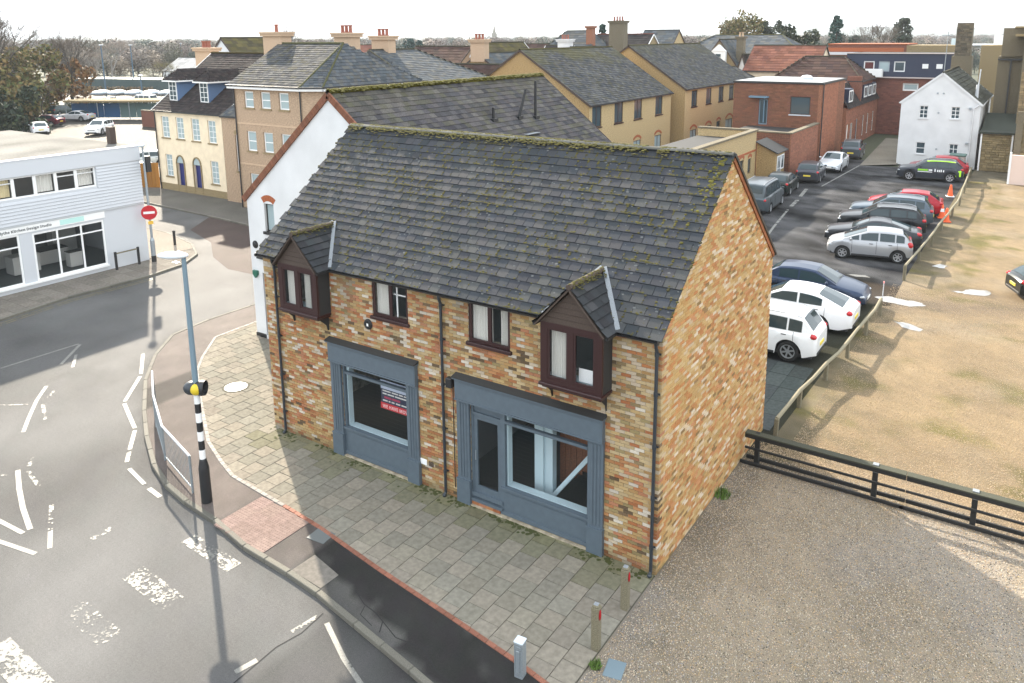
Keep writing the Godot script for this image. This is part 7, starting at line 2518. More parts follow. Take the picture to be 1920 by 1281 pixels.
func cars() -> void:
	var g := "cars parked nose in along the rail fence"
	car("parked_car", "silver small people carrier parked nearest in the row along the rail fence", kind_of("mpv", [0.36, 0.37, 0.39], {"metal": 0.5}), Vector3(-0.93, 0, -28.35), 10.4, g)
	car("parked_car", "dark grey saloon parked next behind the silver people carrier", kind_of("saloon", [0.045, 0.05, 0.06], {"metal": 0.4}), Vector3(-1.25, 0, -31.1), 8.0, g)
	car("parked_car", "very dark sports utility car, third from the front of the fence row", kind_of("suv", [0.018, 0.022, 0.028], {"H": 1.62}), Vector3(-1.35, 0, -34.2), 8.0, g)
	car("parked_car", "steel blue sports utility car parked beside the red hatchback", kind_of("suv", [0.12, 0.16, 0.20], {"metal": 0.5}), Vector3(-1.3, 0, -37.2), 6.0, g)
	car("parked_car", "bright red hatchback parked at the back of the fence row", kind_of("hatch", [0.48, 0.012, 0.03]), Vector3(-1.0, 0, -40.5), 6.0, g)
	g = "cars parked behind the brick gable"
	car("parked_car", "white sports utility car with roof rails, nearest behind the brick gable", kind_of("suv", [0.76, 0.77, 0.78], {"metal": 0.0}), Vector3(-2.14, 0, -13.62), 0.0, g)
	car("parked_car", "white fastback saloon parked between the white and the blue car", kind_of("saloon", [0.74, 0.75, 0.77], {"metal": 0.0, "L": 4.85, "tail": 4.5, "H": 1.5, "th": 1.05, "rr": 3.5}), Vector3(-1.78, 0, -17.0), 0.0, g)
	car("parked_car", "dark blue hatchback parked with its bonnet towards the gravel yard", kind_of("hatch", [0.035, 0.06, 0.12], {"metal": 0.45}), Vector3(-1.65, 0, -20.15), 180.0, g)
	g = "cars parked along the yard walls"
	car("parked_van", "grey minibus van partly hidden by the brick gable", kind_of("van", [0.12, 0.15, 0.17], {"metal": 0.4}), Vector3(-9.1, 0, -37.2), -88.0, g)
	car("parked_car", "dark green saloon parked between the grey van and the estate car", kind_of("hatch", [0.012, 0.022, 0.02]), Vector3(-9.55, 0, -43.5), -86.0, g)
	car("parked_car", "grey estate car with yellow plate beside the orange yard wall", kind_of("estate", [0.075, 0.08, 0.10], {"metal": 0.4}), Vector3(-9.0, 0, -49.6), -84.0, g)
	car("parked_car", "pale silver saloon facing out beside the orange yard wall", kind_of("saloon", [0.60, 0.63, 0.66], {"metal": 0.3}), Vector3(-8.6, 0, -55.6), 92.0, g)
	car("parked_car", "grey sports utility car furthest along the yard walls", kind_of("suv", [0.13, 0.15, 0.17], {"metal": 0.4}), Vector3(-8.7, 0, -63.8), -84.0, g)
	var lime := car("parked_car", "dark grey sign written car with lime green roof edge and tail", kind_of("suv", [0.05, 0.058, 0.075], {"H": 1.62, "roof_col": [0.45, 0.85, 0.02]}), Vector3(-1.15, 0, -54.2), 7.0)
	var b := Bd.new()
	b.bb(1.75, 2.12, 0.45, 0.95, 0.80, 0.885, 0.05); b.bb(2.0, 2.31, 0.45, 0.9, 0.55, 0.76, 0.05)
	part("tail_patch", b, mat(0.45, 0.85, 0.02, 0.4), lime)
	b = Bd.new()
	b.bb(-0.85, -0.15, 0.82, 0.95, 0.935, 0.948)
	part("door_stripe", b, mat(0.25, 0.6, 0.02, 0.4), lime)
	b = Bd.new()
	b.bb(-0.85, 0.15, 0.72, 0.77, 0.935, 0.947); b.bb(-0.1, 0.15, 0.84, 0.94, 0.935, 0.947)
	for q in [[0.30, 0.16], [0.48, 0.1], [0.60, 0.1], [0.72, 0.13], [0.88, 0.1]]: b.bb(q[0], q[0] + 0.08, 0.78, 0.84 + q[1], 0.935, 0.947)
	part("door_lettering", b, M.white, lime)
	car("parked_car", "dark red hatchback tucked behind the sign written car by the white house", kind_of("hatch", [0.40, 0.015, 0.03], {"H": 1.52}), Vector3(-0.9, 0, -57.2), 6.0)
	car("parked_car", "black hatchback with yellow plate standing alone on the gravel yard", kind_of("hatch", [0.012, 0.018, 0.02]), Vector3(7.45, 0, -25.7), 204.0)
	# the car park beyond the showroom
	g = "cars in the far car park"
	car("parked_car", "white sports utility car showing its front behind the showroom roof", kind_of("suv", [0.76, 0.77, 0.78], {"metal": 0.0}), Vector3(-89.0, 0, -37.3), 128.0, g)
	car("parked_car", "white hatchback showing its tail behind the showroom roof", kind_of("hatch", [0.76, 0.77, 0.78], {"metal": 0.0}), Vector3(-95.5, 0, -33.5), -20.0, g)
	var fl := [["maroon hatchback under the dark leaning tree of the far car park", "hatch", [0.15, 0.02, 0.035], -104.0, -38.5, 25.0], ["pale silver saloon in the second row of the far car park", "saloon", [0.6, 0.6, 0.62], -107.0, -44.0, 25.0], ["grey saloon half hidden by trees in the far car park", "saloon", [0.4, 0.38, 0.38], -110.0, -35.0, 25.0], ["dark green estate in the back row of the far car park", "estate", [0.06, 0.09, 0.085], -118.0, -47.5, -70.0], ["silver car beside the blue shelter in the far car park", "hatch", [0.6, 0.62, 0.66], -113.0, -52.0, -70.0], ["white car by the far hedge of the car park", "hatch", [0.75, 0.75, 0.75], -138.0, -54.0, 20.0], ["bronze saloon at the edge of the far trees", "saloon", [0.25, 0.17, 0.13], -114.5, -38.0, 25.0], ["silver hatchback at the back of the far car park", "hatch", [0.55, 0.55, 0.57], -128.0, -60.0, 10.0], ["white van by the storage shed of the far car park", "van", [0.75, 0.75, 0.75], -122.0, -63.0, 10.0]]
	for f in fl: car("parked_van" if f[1] == "van" else "parked_car", f[0], kind_of(f[1], f[2]), Vector3(f[3], 0, f[4]), f[5], g)
	car("parked_car", "pale blue car half hidden by the orange hoarding near the cream house", kind_of("hatch", [0.6, 0.66, 0.70]), Vector3(-54.5, 0, -21.0), 60.0)
	car("parked_car", "silver car parked above the orange hoarding near the cream house", kind_of("hatch", [0.4, 0.44, 0.46]), Vector3(-60.5, 0, -25.5), 60.0)

func furniture() -> void:
	# lamp column with crossing beacon
	var t := thing("lamp_column_with_beacon", "tall grey lamp column carrying a yellow beacon above black and white bands", "street lamp", Vector3(-10.35, 0, 3.44))
	var b := Bd.new()
	b.lathe(Vector3.ZERO, [Vector2(0.13, 0), Vector2(0.125, 0.9), Vector2(0.09, 1.1), Vector2(0.075, 1.15)], 14)
	part("base", b, M.black, t)
	for i in 7:
		b = Bd.new()
		b.lathe(Vector3(0, 1.15 + i * 0.24, 0), [Vector2(0.072, 0), Vector2(0.072, 0.24)], 14)
		part("band", b, M.white if i % 2 == 0 else M.black, t)
	b = Bd.new()
	b.lathe(Vector3(0, 2.83, 0), [Vector2(0.07, 0), Vector2(0.05, 3.35)], 12)
	part("shaft", b, mat(0.16, 0.23, 0.28, 0.45), t)
	var ax := Vector3(0.836, 0, -0.549)
	var ab := Basis(ax, Vector3.UP, ax.cross(Vector3.UP))
	b = Bd.new()
	b.blob(Vector3(0, 2.98, 0) - ax * 0.10, Vector3(0.20, 0.17, 0.17), 16, 10, ab)
	var be := part("beacon_shade", b, M.pipe, t)
	b = Bd.new()
	b.blob(Vector3(0, 2.98, 0) + ax * 0.04 + Vector3(0.05, 0, 0.08), Vector3(0.14, 0.14, 0.13), 16, 10)
	part("beacon_globe", b, M.yellow_paint, be)
	b = Bd.new()
	b.lathe(Vector3(0, 2.98, 0), [Vector2(0.17, 0.02), Vector2(0.19, 0.14), Vector2(0.18, 0.22), Vector2(0.165, 0.22), Vector2(0.15, 0.02)], 18, Basis(Vector3.UP.cross(ax), ax, Vector3.UP.cross(ax).cross(ax)))
	part("beacon_hood", b, M.black, be)
	b = Bd.new()
	var d := Vector3(-0.836, 0, 0.549)
	var lb := Basis(Vector3.UP.cross(d).normalized(), Vector3.UP, d)
	b.blob(Vector3(0, 6.24, 0) + d * 0.24, Vector3(0.15, 0.09, 0.36), 14, 8, lb)
	b.blob(Vector3(0, 6.31, 0) + d * 0.1, Vector3(0.05, 0.05, 0.05), 8, 5)
	part("lantern", b, mat(0.70, 0.74, 0.78, 0.4), t)
	# guard rail
	t = thing("guard_rail", "grey steel guard rail bent round the pavement corner", "guard rail")
	var P := [Vector3(-10.97, 0, 3.40), Vector3(-12.98, 0, 2.86), Vector3(-14.92, 0, 1.90), Vector3(-16.5, 0, 0.95)]
	for i in 3:
		var A: Vector3 = P[i]
		var B: Vector3 = P[i + 1]
		b = Bd.new()
		b.tube(A + Vector3(0, 1.0, 0), B + Vector3(0, 1.0, 0), 0.03, 0.03, 8)
		part("top_rail", b, M.clad, t)
		b = Bd.new()
		b.tube(A + Vector3(0, 0.12, 0), B + Vector3(0, 0.12, 0), 0.02, 0.02, 6)
		part("bottom_rail", b, M.galv, t)
		var k := int(A.distance_to(B) / 0.105)
		for j in range(1, k):
			b = Bd.new()
			var q := A.lerp(B, float(j) / k)
			b.tube(q + Vector3(0, 0.12, 0), q + Vector3(0, 0.98, 0), 0.008, 0.008, 5, false)
			part("bar", b, M.galv, t)
	for q in P:
		b = Bd.new()
		b.tube(q, q + Vector3(0, 1.01, 0), 0.03, 0.03, 8)
		part("post", b, M.galv, t)
	# bollards
	for q in [[Vector3(-0.10, 0, 2.46), "weathered timber bollard with red reflector, nearer the grey metal bollard"], [Vector3(-0.11, 0, 1.23), "weathered timber bollard with red reflector, nearer the brick wall"]]:
		t = thing("timber_bollard", q[1], "bollard", q[0], 0.06, "timber bollards at the pavement end")
		b = Bd.new()
		b.box(Vector3(0, 0.40, 0), Vector3(0.15, 0.96, 0.15), Basis(), 0.012)
		b.box(Vector3(0, 0.90, 0), Vector3(0.13, 0.06, 0.13), Basis(), 0.03)
		part("post", b, M.wood, t)
		b = Bd.new()
		b.box(Vector3(0, 0.93, 0), Vector3(0.09, 0.02, 0.09), Basis(), 0.008)
		part("cap", b, M.lead, t)
		b = Bd.new()
		b.blob(Vector3(0.085, 0.74, 0.02), Vector3(0.018, 0.11, 0.045), 10, 8)
		part("reflector", b, mat(0.30, 0.005, 0.01, 0.25), t)
	t = thing("metal_bollard", "square grey metal bollard at the end of the red brick edging", "bollard", Vector3(-0.93, 0, 3.74), 0.1)
	b = Bd.new()
	b.box(Vector3(0, 0.33, 0), Vector3(0.17, 0.72, 0.17), Basis(), 0.015)
	part("body", b, M.galv, t)
	b = Bd.new()
	b.box(Vector3(0, 0.705, 0), Vector3(0.18, 0.03, 0.18), Basis(), 0.012)
	part("cap", b, mat(0.55, 0.62, 0.70, 0.4), t)
	b = Bd.new()
	b.bb(-0.03, 0.03, 0.1, 0.55, 0.085, 0.1, 0.01); b.bb(-0.05, 0.05, 0.58, 0.63, 0.085, 0.095)
	part("hasp", b, M.steel, t)
	t = thing("stop_tap_cover", "flat blue grey inspection cover lying in the gravel near the bollards", "cover", Vector3(0.42, 0, 2.72), 0.2)
	b = Bd.new()
	b.box(Vector3(0, -0.005, 0), Vector3(0.34, 0.03, 0.42), Basis(), 0.01)
	part("lid", b, mat(0.13, 0.18, 0.21, 0.6), t)
	t = thing("manhole_cover", "round pale manhole cover in the sunlit slabs before the white house", "manhole cover", Vector3(-15.25, 0, -1.08))
	b = Bd.new()
	b.tube(Vector3(0, -0.02, 0), Vector3(0, 0.006, 0), 0.36, 0.36, 24)
	part("lid", b, mat(0.38, 0.37, 0.35, 0.5), t)
	b = Bd.new()
	b.lathe(Vector3.ZERO, [Vector2(0.37, 0.004), Vector2(0.37, 0.009), Vector2(0.43, 0.009), Vector2(0.43, 0.0)], 24)
	part("ring", b, M.joint, t)
	t = thing("inspection_cover", "small square grey cover set in the footway beside the brick edging", "cover", Vector3(-6.95, 0, 2.88), 0.1)
	b = Bd.new()
	b.box(Vector3(0, 0, 0), Vector3(0.5, 0.014, 0.42), Basis(), 0.004)
	part("lid", b, mat(0.10, 0.11, 0.11, 0.6), t)
	# black post and rail fence beside the gable
	t = thing("black_rail_fence", "black timber post and rail fence running from the gable across the gravel", "fence")
	for x in [0.42, 3.3, 5.42, 7.9, 10.4]:
		b = Bd.new()
		b.box(Vector3(x, 0.40, -5.5), Vector3(0.12, 1.0, 0.12), Basis(), 0.01)
		var po := part("post", b, M.wood_black, t)
		if x > 3:
			b = Bd.new()
			b.box(Vector3(x, 0.81, -5.43), Vector3(0.13, 0.2, 0.02), Basis(), 0.004); b.box(Vector3(x, 0.905, -5.49), Vector3(0.135, 0.016, 0.14), Basis(), 0.004)
			part("cap_plate", b, M.lead, po)
	for i in 3:
		var xa: float = [0.12, 4.0, 8.0][i]
		var xb: float = [3.99, 7.99, 12.0][i]
		b = Bd.new()
		b.bb(xa, xb, 0.75, 0.86, -5.40, -5.36, 0.008)
		part("rail", b, M.wood_black, t)
		b = Bd.new()
		b.bb(xa, xb, 0.862, 0.895, -5.57, -5.35, 0.006)
		part("top_board", b, M.wood_top, t)
		b = Bd.new()
		b.bb(xa, xb, 0.43, 0.49, -5.43, -5.38, 0.008)
		part("rail", b, M.wood_black, t)
		b = Bd.new()
		b.bb(xa - 0.1, xb, 0.0, 0.09, -5.40, -5.34, 0.008)
		part("rail", b, M.wood_black, t)
		b = Bd.new()
		b.bb(xa, xb, 0.06, 0.16, -5.62, -5.56, 0.008)
		part("rail", b, M.wood_black, t)
	# low rail fences along the car park
	var runs := [["low weathered rail fence between the white cars and the gravel", [[0.40, -7.35, 0.50], [0.50, -9.45, 0.56], [0.72, -11.9, 0.60], [0.92, -14.2, 0.62], [1.05, -16.8, 0.66], [1.12, -19.4, 0.72]]], ["low weathered rail fence behind the row of parked cars", [[1.22, -24.98, 0.72], [1.36, -28.6, 0.68], [1.52, -32.3, 0.7], [1.55, -36.5, 0.6], [1.72, -40.6, 0.68], [1.78, -44.6, 0.7], [1.66, -49.5, 0.75], [1.5, -54.5, 0.75], [1.42, -57.6, 0.7]]]]
	for r in runs:
		t = thing("rail_fence", r[0], "fence")
		for q in r[1]:
			b = Bd.new()
			b.box(Vector3(q[0], q[2] / 2 - 0.05, q[1]), Vector3(0.12, q[2] + 0.1, 0.12), Basis(Vector3.UP, rng.randf_range(-0.2, 0.2)) * Basis(Vector3.BACK, rng.randf_range(-0.04, 0.04)), 0.015)
			part("post", b, M.wood, t)
		for i in r[1].size() - 1:
			var A: Array = r[1][i]
			var B: Array = r[1][i + 1]
			b = Bd.new()
			var pa := Vector3(A[0], A[2] - 0.02, A[1])
			var pb := Vector3(B[0], B[2] - 0.02, B[1])
			var mid := (pa + pb) / 2 + Vector3(rng.randf_range(-0.04, 0.04), -rng.randf_range(0.0, 0.06), 0)
			b.tube(pa, mid, 0.06, 0.055, 7); b.tube(mid, pb, 0.055, 0.06, 7)
			part("rail", b, worldtex(mat(0.34, 0.30, 0.20, 0.9), M.fine, 1.3) if i == 0 else t.get_child(t.get_child_count() - 1).material_override, t)
	t = thing("slim_marker_post", "slim pale marker post at the car park entrance", "post", Vector3(1.1, 0, -19.75))
	b = Bd.new()
	b.tube(Vector3.ZERO, Vector3(0.02, 1.25, 0), 0.022, 0.018, 6)
	part("shaft", b, M.clad, t)
	b = Bd.new()
	b.tube(Vector3(0.02, 1.25, 0), Vector3(0.02, 1.33, 0), 0.03, 0.03, 6)
	part("tip", b, mat(0.7, 0.3, 0.3), t)
	# traffic cones
	for q in [[Vector3(0.95, 0, -47.6), "orange traffic cone with white base standing alone by the rail fence"], [Vector3(1.2, 0, -40.0), "white banded orange traffic cone behind the steel blue car"], [Vector3(1.55, 0, -39.0), "plain orange traffic cone by the rail fence post"]]:
		t = thing("traffic_cone", q[1], "traffic cone", q[0], 0.3, "traffic cones by the rail fence")
		b = Bd.new()
		b.lathe(Vector3(0, 0.05, 0), [Vector2(0.19, 0), Vector2(0.06, 0.78), Vector2(0.035, 0.8), Vector2(0, 0.8)], 14)
		part("cone", b, M.cone, t)
		b = Bd.new()
		b.box(Vector3(0, 0.025, 0), Vector3(0.5, 0.05, 0.5), Basis(), 0.015)
		part("base", b, M.white if q[0].z < -45 else M.cone, t)
		if q[0].z > -41 and q[0].z < -39.5:
			b = Bd.new()
			b.lathe(Vector3(0, 0.4, 0), [Vector2(0.137, 0), Vector2(0.105, 0.2)], 14)
			part("band", b, M.white, t)
	# no entry sign on its lamp column
	t = thing("lamp_column_with_no_entry_sign", "grey lamp column with a round red no entry sign at the side street", "street lamp", Vector3(-31.34, 0, -8.28))
	b = Bd.new()
	b.lathe(Vector3.ZERO, [Vector2(0.11, 0), Vector2(0.11, 1.1), Vector2(0.06, 1.25), Vector2(0.05, 6.0)], 12)
	part("shaft", b, M.steel, t)
	b = Bd.new()
	b.lathe(Vector3.ZERO, [Vector2(0.118, 0), Vector2(0.118, 0.3), Vector2(0.11, 0.31)], 12)
	part("collar", b, M.black, t)
	var dir := Vector3(0.80, 0, 0.60)
	var F := face(dir * 0.08 + Vector3(0, 2.56, 0), dir)
	b = Bd.new()
	b.lathe(F.origin, [Vector2(0, 0.016), Vector2(0.35, 0.016), Vector2(0.37, 0.008), Vector2(0.37, 0)], 28, F.basis * Basis(Vector3.RIGHT, PI / 2))
	var sg := part("sign_disc", b, M.red_paint, t)
	b = Bd.new()
	b.box(F * Vector3(0, 0, 0.022), Vector3(0.52, 0.12, 0.008), F.basis)
	part("white_bar", b, M.white, sg)
	b = Bd.new()
	b.box(F * Vector3(0.03, -0.52, 0.0), Vector3(0.24, 0.17, 0.012), F.basis * Basis(Vector3.BACK, 0.1))
	part("small_plate", b, mat(0.7, 0.42, 0.05, 0.5), t)
	b = Bd.new()
	b.blob(Vector3(0.35, 6.02, 0.25), Vector3(0.42, 0.1, 0.17), 12, 7, Basis(Vector3.UP, -0.62))
	part("lantern", b, mat(0.6, 0.68, 0.72, 0.4), t)
	b = Bd.new()
	b.bb(-0.1, 0.1, 4.6, 5.4, -0.3, -0.06)
	part("control_box", b, M.black, t)
	t = thing("cycle_stand", "black two post stand with a pale top bar before the showroom wall", "stand", Vector3(-31.5, 0, -7.0))
	for z in [-0.58, 0.58]:
		b = Bd.new()
		b.box(Vector3(0, 0.43, z), Vector3(0.1, 0.94, 0.1), Basis(), 0.01)
		part("post", b, M.black, t)
	b = Bd.new()
	b.bb(-0.03, 0.03, 0.78, 0.84, -0.53, 0.53)
	part("top_bar", b, M.wood, t)
	t = thing("black_bollard", "slim black bollard on the sunlit corner of the side street", "bollard", Vector3(-33.44, 0, -10.81))
	b = Bd.new()
	b.lathe(Vector3.ZERO, [Vector2(0.07, -0.02), Vector2(0.07, 0.72), Vector2(0.085, 0.74), Vector2(0.085, 0.8), Vector2(0, 0.84)], 12)
	part("shaft", b, M.black, t)
	t = thing("drain_grate", "dark drain grate in the paving at the showroom corner", "drain", Vector3(-30.2, 0, -8.75))
	b = Bd.new()
	b.box(Vector3(0, 0.0, 0), Vector3(0.45, 0.012, 0.3), Basis(), 0.003)
	part("frame", b, M.joint, t)
	b = Bd.new()
	for i in 6: b.bb(-0.2 + i * 0.07, -0.16 + i * 0.07, 0.006, 0.012, -0.12, 0.12)
	part("bars", b, M.steel, t)
	# green weeds at the foot of gable and bollards
	for q in [[Vector3(0.14, 0, -3.6), 0.22, "tuft of green weeds at the foot of the brick gable"], [Vector3(0.10, 0, 2.85), 0.11, "small bright green weed beside the timber bollard"]]:
		b = Bd.new()
		for i in 160:
			var a := rng.randf() * TAU
			var r: float = q[1] * sqrt(rng.randf())
			var o := Vector3(cos(a) * r, 0, sin(a) * r)
			var h: float = q[1] * rng.randf_range(0.4, 1.0)
			var s := Vector3(rng.randf_range(-1, 1), 0, rng.randf_range(-1, 1)).normalized() * 0.014
			b.col = Color(0.10, 0.17, 0.03) * rng.randf_range(0.7, 1.3)
			b.tri(o - s, o + s, o + Vector3(rng.randf_range(-0.06, 0.06), h, rng.randf_range(-0.06, 0.06)))
		tag(part("weeds", b, M.leaf, self), q[2], "weed")
		get_child(get_child_count() - 1).position = q[0]

func far_park() -> void:
	var b := Bd.new()
	sheet(b, pv([-140, -24, -56, -18, -52, -30, -86, -44, -90, -62, -165, -92, -190, -70]), -0.07, 3.0, func(x, z): return Color(0.135, 0.125, 0.11) * shade_noise(x * 0.3, z, 0.6, 0.75, 1.1))
	struct("car_park", b, M.road)
	var t := wall_thing("brick_boundary_wall", "short red brick boundary wall beside the cream house", -92.5, -80.0, -45.2, -44.8, 2.0, M.red_dk, M.stone_dk)
	t = thing("orange_hoarding", "orange timber hoarding between showroom and cream house", "hoarding", Vector3(-51.6, 0, -19.6), 0.5)
	for i in 12:
		b = Bd.new()
		b.col = Color(0.42, 0.19, 0.035) * rng.randf_range(0.85, 1.1)
		b.bb(-1.8 + i * 0.3, -1.52 + i * 0.3, 0, 1.9, 0, 0.04)
		part("board", b, M.brickface, t)
	t = thing("blue_shelter", "blue panelled shelter at the back of the far car park", "shelter", Vector3(-104.5, 0, -49.5), 0.55)
	b = Bd.new()
	b.bb(-7, 7, 2.5, 2.75, -1, 3)
	part("roof", b, M.stone, t)
	for i in 6:
		b = Bd.new()
		b.bb(-7 + i * 2.33, -4.75 + i * 2.33, 0.2, 2.2, 1.0, 1.1)
		part("panel", b, mat(0.02, 0.10, 0.24, 0.5) if i < 3 else mat(0.12, 0.2, 0.2, 0.5), t)
	for i in 4:
		b = Bd.new()
		b.tube(Vector3(-6.8 + i * 4.5, 0, 2.8), Vector3(-6.8 + i * 4.5, 2.5, 2.8), 0.06, 0.06, 6)
		part("post", b, M.galv, t)
	t = thing("green_storage_shed", "long dark green storage shed with pale roof beyond the car park", "shed", Vector3(-158.0, 0, -83.0), 0.25)
	b = Bd.new()
	b.bb(-13, 13, 0, 2.9, -4, 4)
	part("wall", b, mat(0.035, 0.06, 0.06, 0.7), t)
	b = Bd.new()
	b.prism(PackedVector2Array([Vector2(-4.3, 0), Vector2(4.3, 0), Vector2(0, 0.6)]), Vector3(-13.2, 2.9, 0), Vector3(0, 0, 1), Vector3.UP, -26.4)
	part("roof", b, M.lead, t)
	t = thing("white_ribbed_canopy", "white ribbed canopy roofs over trolleys beyond the blue shelter", "canopy", Vector3(-122.0, 0, -66.0), 0.5)
	for i in 8:
		b = Bd.new()
		b.blob(Vector3(-10.5 + i * 3.0, 2.0, 0), Vector3(1.4, 0.5, 2.2), 12, 8)
		part("roof", b, M.steel, t)
	for i in 6:
		b = Bd.new()
		b.tube(Vector3(-11 + i * 4.4, 0, 2.2), Vector3(-11 + i * 4.4, 2.4, 2.2), 0.07, 0.07, 6)
		part("post", b, M.galv, t)
	for q in [[-144.2, -69.0, 10.0, "tall blue grey car park lamp column nearest the birches"], [-162.0, -85.3, 9.8, "tall car park lamp column seen above the storage shed"], [-240.0, -149.0, 9.6, "distant lamp column beside the white house roofs"], [-128.0, -66.5, 4.8, "short lamp column by the white canopies"]]:
		t = thing("lamp_column", q[3], "street lamp", Vector3(q[0], 0, q[1]), 0, "lamp columns of the far car park")
		b = Bd.new()
		b.tube(Vector3.ZERO, Vector3(0, q[2], 0), 0.16, 0.10, 8)
		part("shaft", b, mat(0.05, 0.10, 0.15, 0.5), t)
		b = Bd.new()
		b.box(Vector3(0.25, q[2] + 0.05, 0.1), Vector3(1.1, 0.18, 0.6), Basis(Vector3.UP, -0.3), 0.05)
		part("lantern", b, M.clad, t)

func limb(b: Bd, o: Vector3, d: Vector3, len: float, r: float, lv: int, tips: Array, rg: RandomNumberGenerator, sp: float) -> void:
	var e := o + d * len
	b.tube(o, e, r, r * 0.62, 5 if lv > 2 else 3, false)
	if lv == 0:
		tips.append([e, d])
		return
	var k := 3 if lv > 1 else 4
	for i in k:
		var ax := Vector3(rg.randf_range(-1, 1), rg.randf_range(-0.35, 0.6), rg.randf_range(-1, 1)).normalized()
		var nd := (d + ax * sp).normalized()
		limb(b, o.lerp(e, rg.randf_range(0.55, 1.0)), nd, len * rg.randf_range(0.62, 0.82), r * 0.55, lv - 1, tips, rg, sp)

# a bare tree one metre-scale unit high: trunk and limbs, and fine twigs
func bare_meshes(sd: int, h: float, sp: float) -> Array:
	var rg := RandomNumberGenerator.new()
	rg.seed = sd
	var b := Bd.new()
	var tips := []
	limb(b, Vector3(0, -0.2, 0), Vector3(rg.randf_range(-0.05, 0.05), 1, rg.randf_range(-0.05, 0.05)).normalized(), h * 0.34, h * 0.022, 4, tips, rg, sp)
	var tw := Bd.new()
	for q in tips:
		for i in 7:
			var d: Vector3 = (q[1] + Vector3(rg.randf_range(-1, 1), rg.randf_range(-0.3, 0.9), rg.randf_range(-1, 1)) * 0.8).normalized()
			var L := h * rg.randf_range(0.05, 0.11)
			var s := d.cross(Vector3(rg.randf() - 0.5, rg.randf() - 0.5, rg.randf() - 0.5)).normalized() * h * 0.0016
			tw.col = Color(1, 1, 1) * rg.randf_range(0.7, 1.2)
			tw.tri(q[0] - s, q[0] + s, q[0] + d * L)
			for j in 2:
				var d2 := (d + Vector3(rg.randf_range(-1, 1), rg.randf_range(-0.4, 0.8), rg.randf_range(-1, 1)) * 0.7).normalized()
				var o2: Vector3 = q[0] + d * L * rg.randf_range(0.3, 0.9)
				tw.tri(o2 - s * 0.7, o2 + s * 0.7, o2 + d2 * L * 0.7)
	return [b.mesh(), tw.mesh()]

func leafy(sd: int, lobes: Array, n: int, size: float, cols: Array) -> ArrayMesh:
	var rg := RandomNumberGenerator.new()
	rg.seed = sd
	var b := Bd.new()
	for i in n:
		var l: Array = lobes[rg.randi() % lobes.size()]
		var u := Vector3(rg.randfn(0, 1), rg.randfn(0, 1), rg.randfn(0, 1)).normalized() * pow(rg.randf(), 0.4)
		var o: Vector3 = l[0] + u * l[1]
		if noise.get_noise_3d(o.x * 9 + sd, o.y * 9, o.z * 9) < -0.22: continue
		var s := size * rg.randf_range(0.5, 1.3)
		var a := Vector3(rg.randf_range(-1, 1), rg.randf_range(-1, 1), rg.randf_range(-1, 1)).normalized() * s
		var c := a.cross(Vector3(rg.randf() - 0.5, rg.randf() - 0.5, rg.randf() - 0.5)).normalized() * s * 0.6
		b.col = cols[rg.randi() % cols.size()] * rg.randf_range(0.6, 1.4)
		b.col.a = 1
		b.tri(o - a, o + c, o + a)
		b.tri(o - a, o + a, o - c)
	return b.mesh()

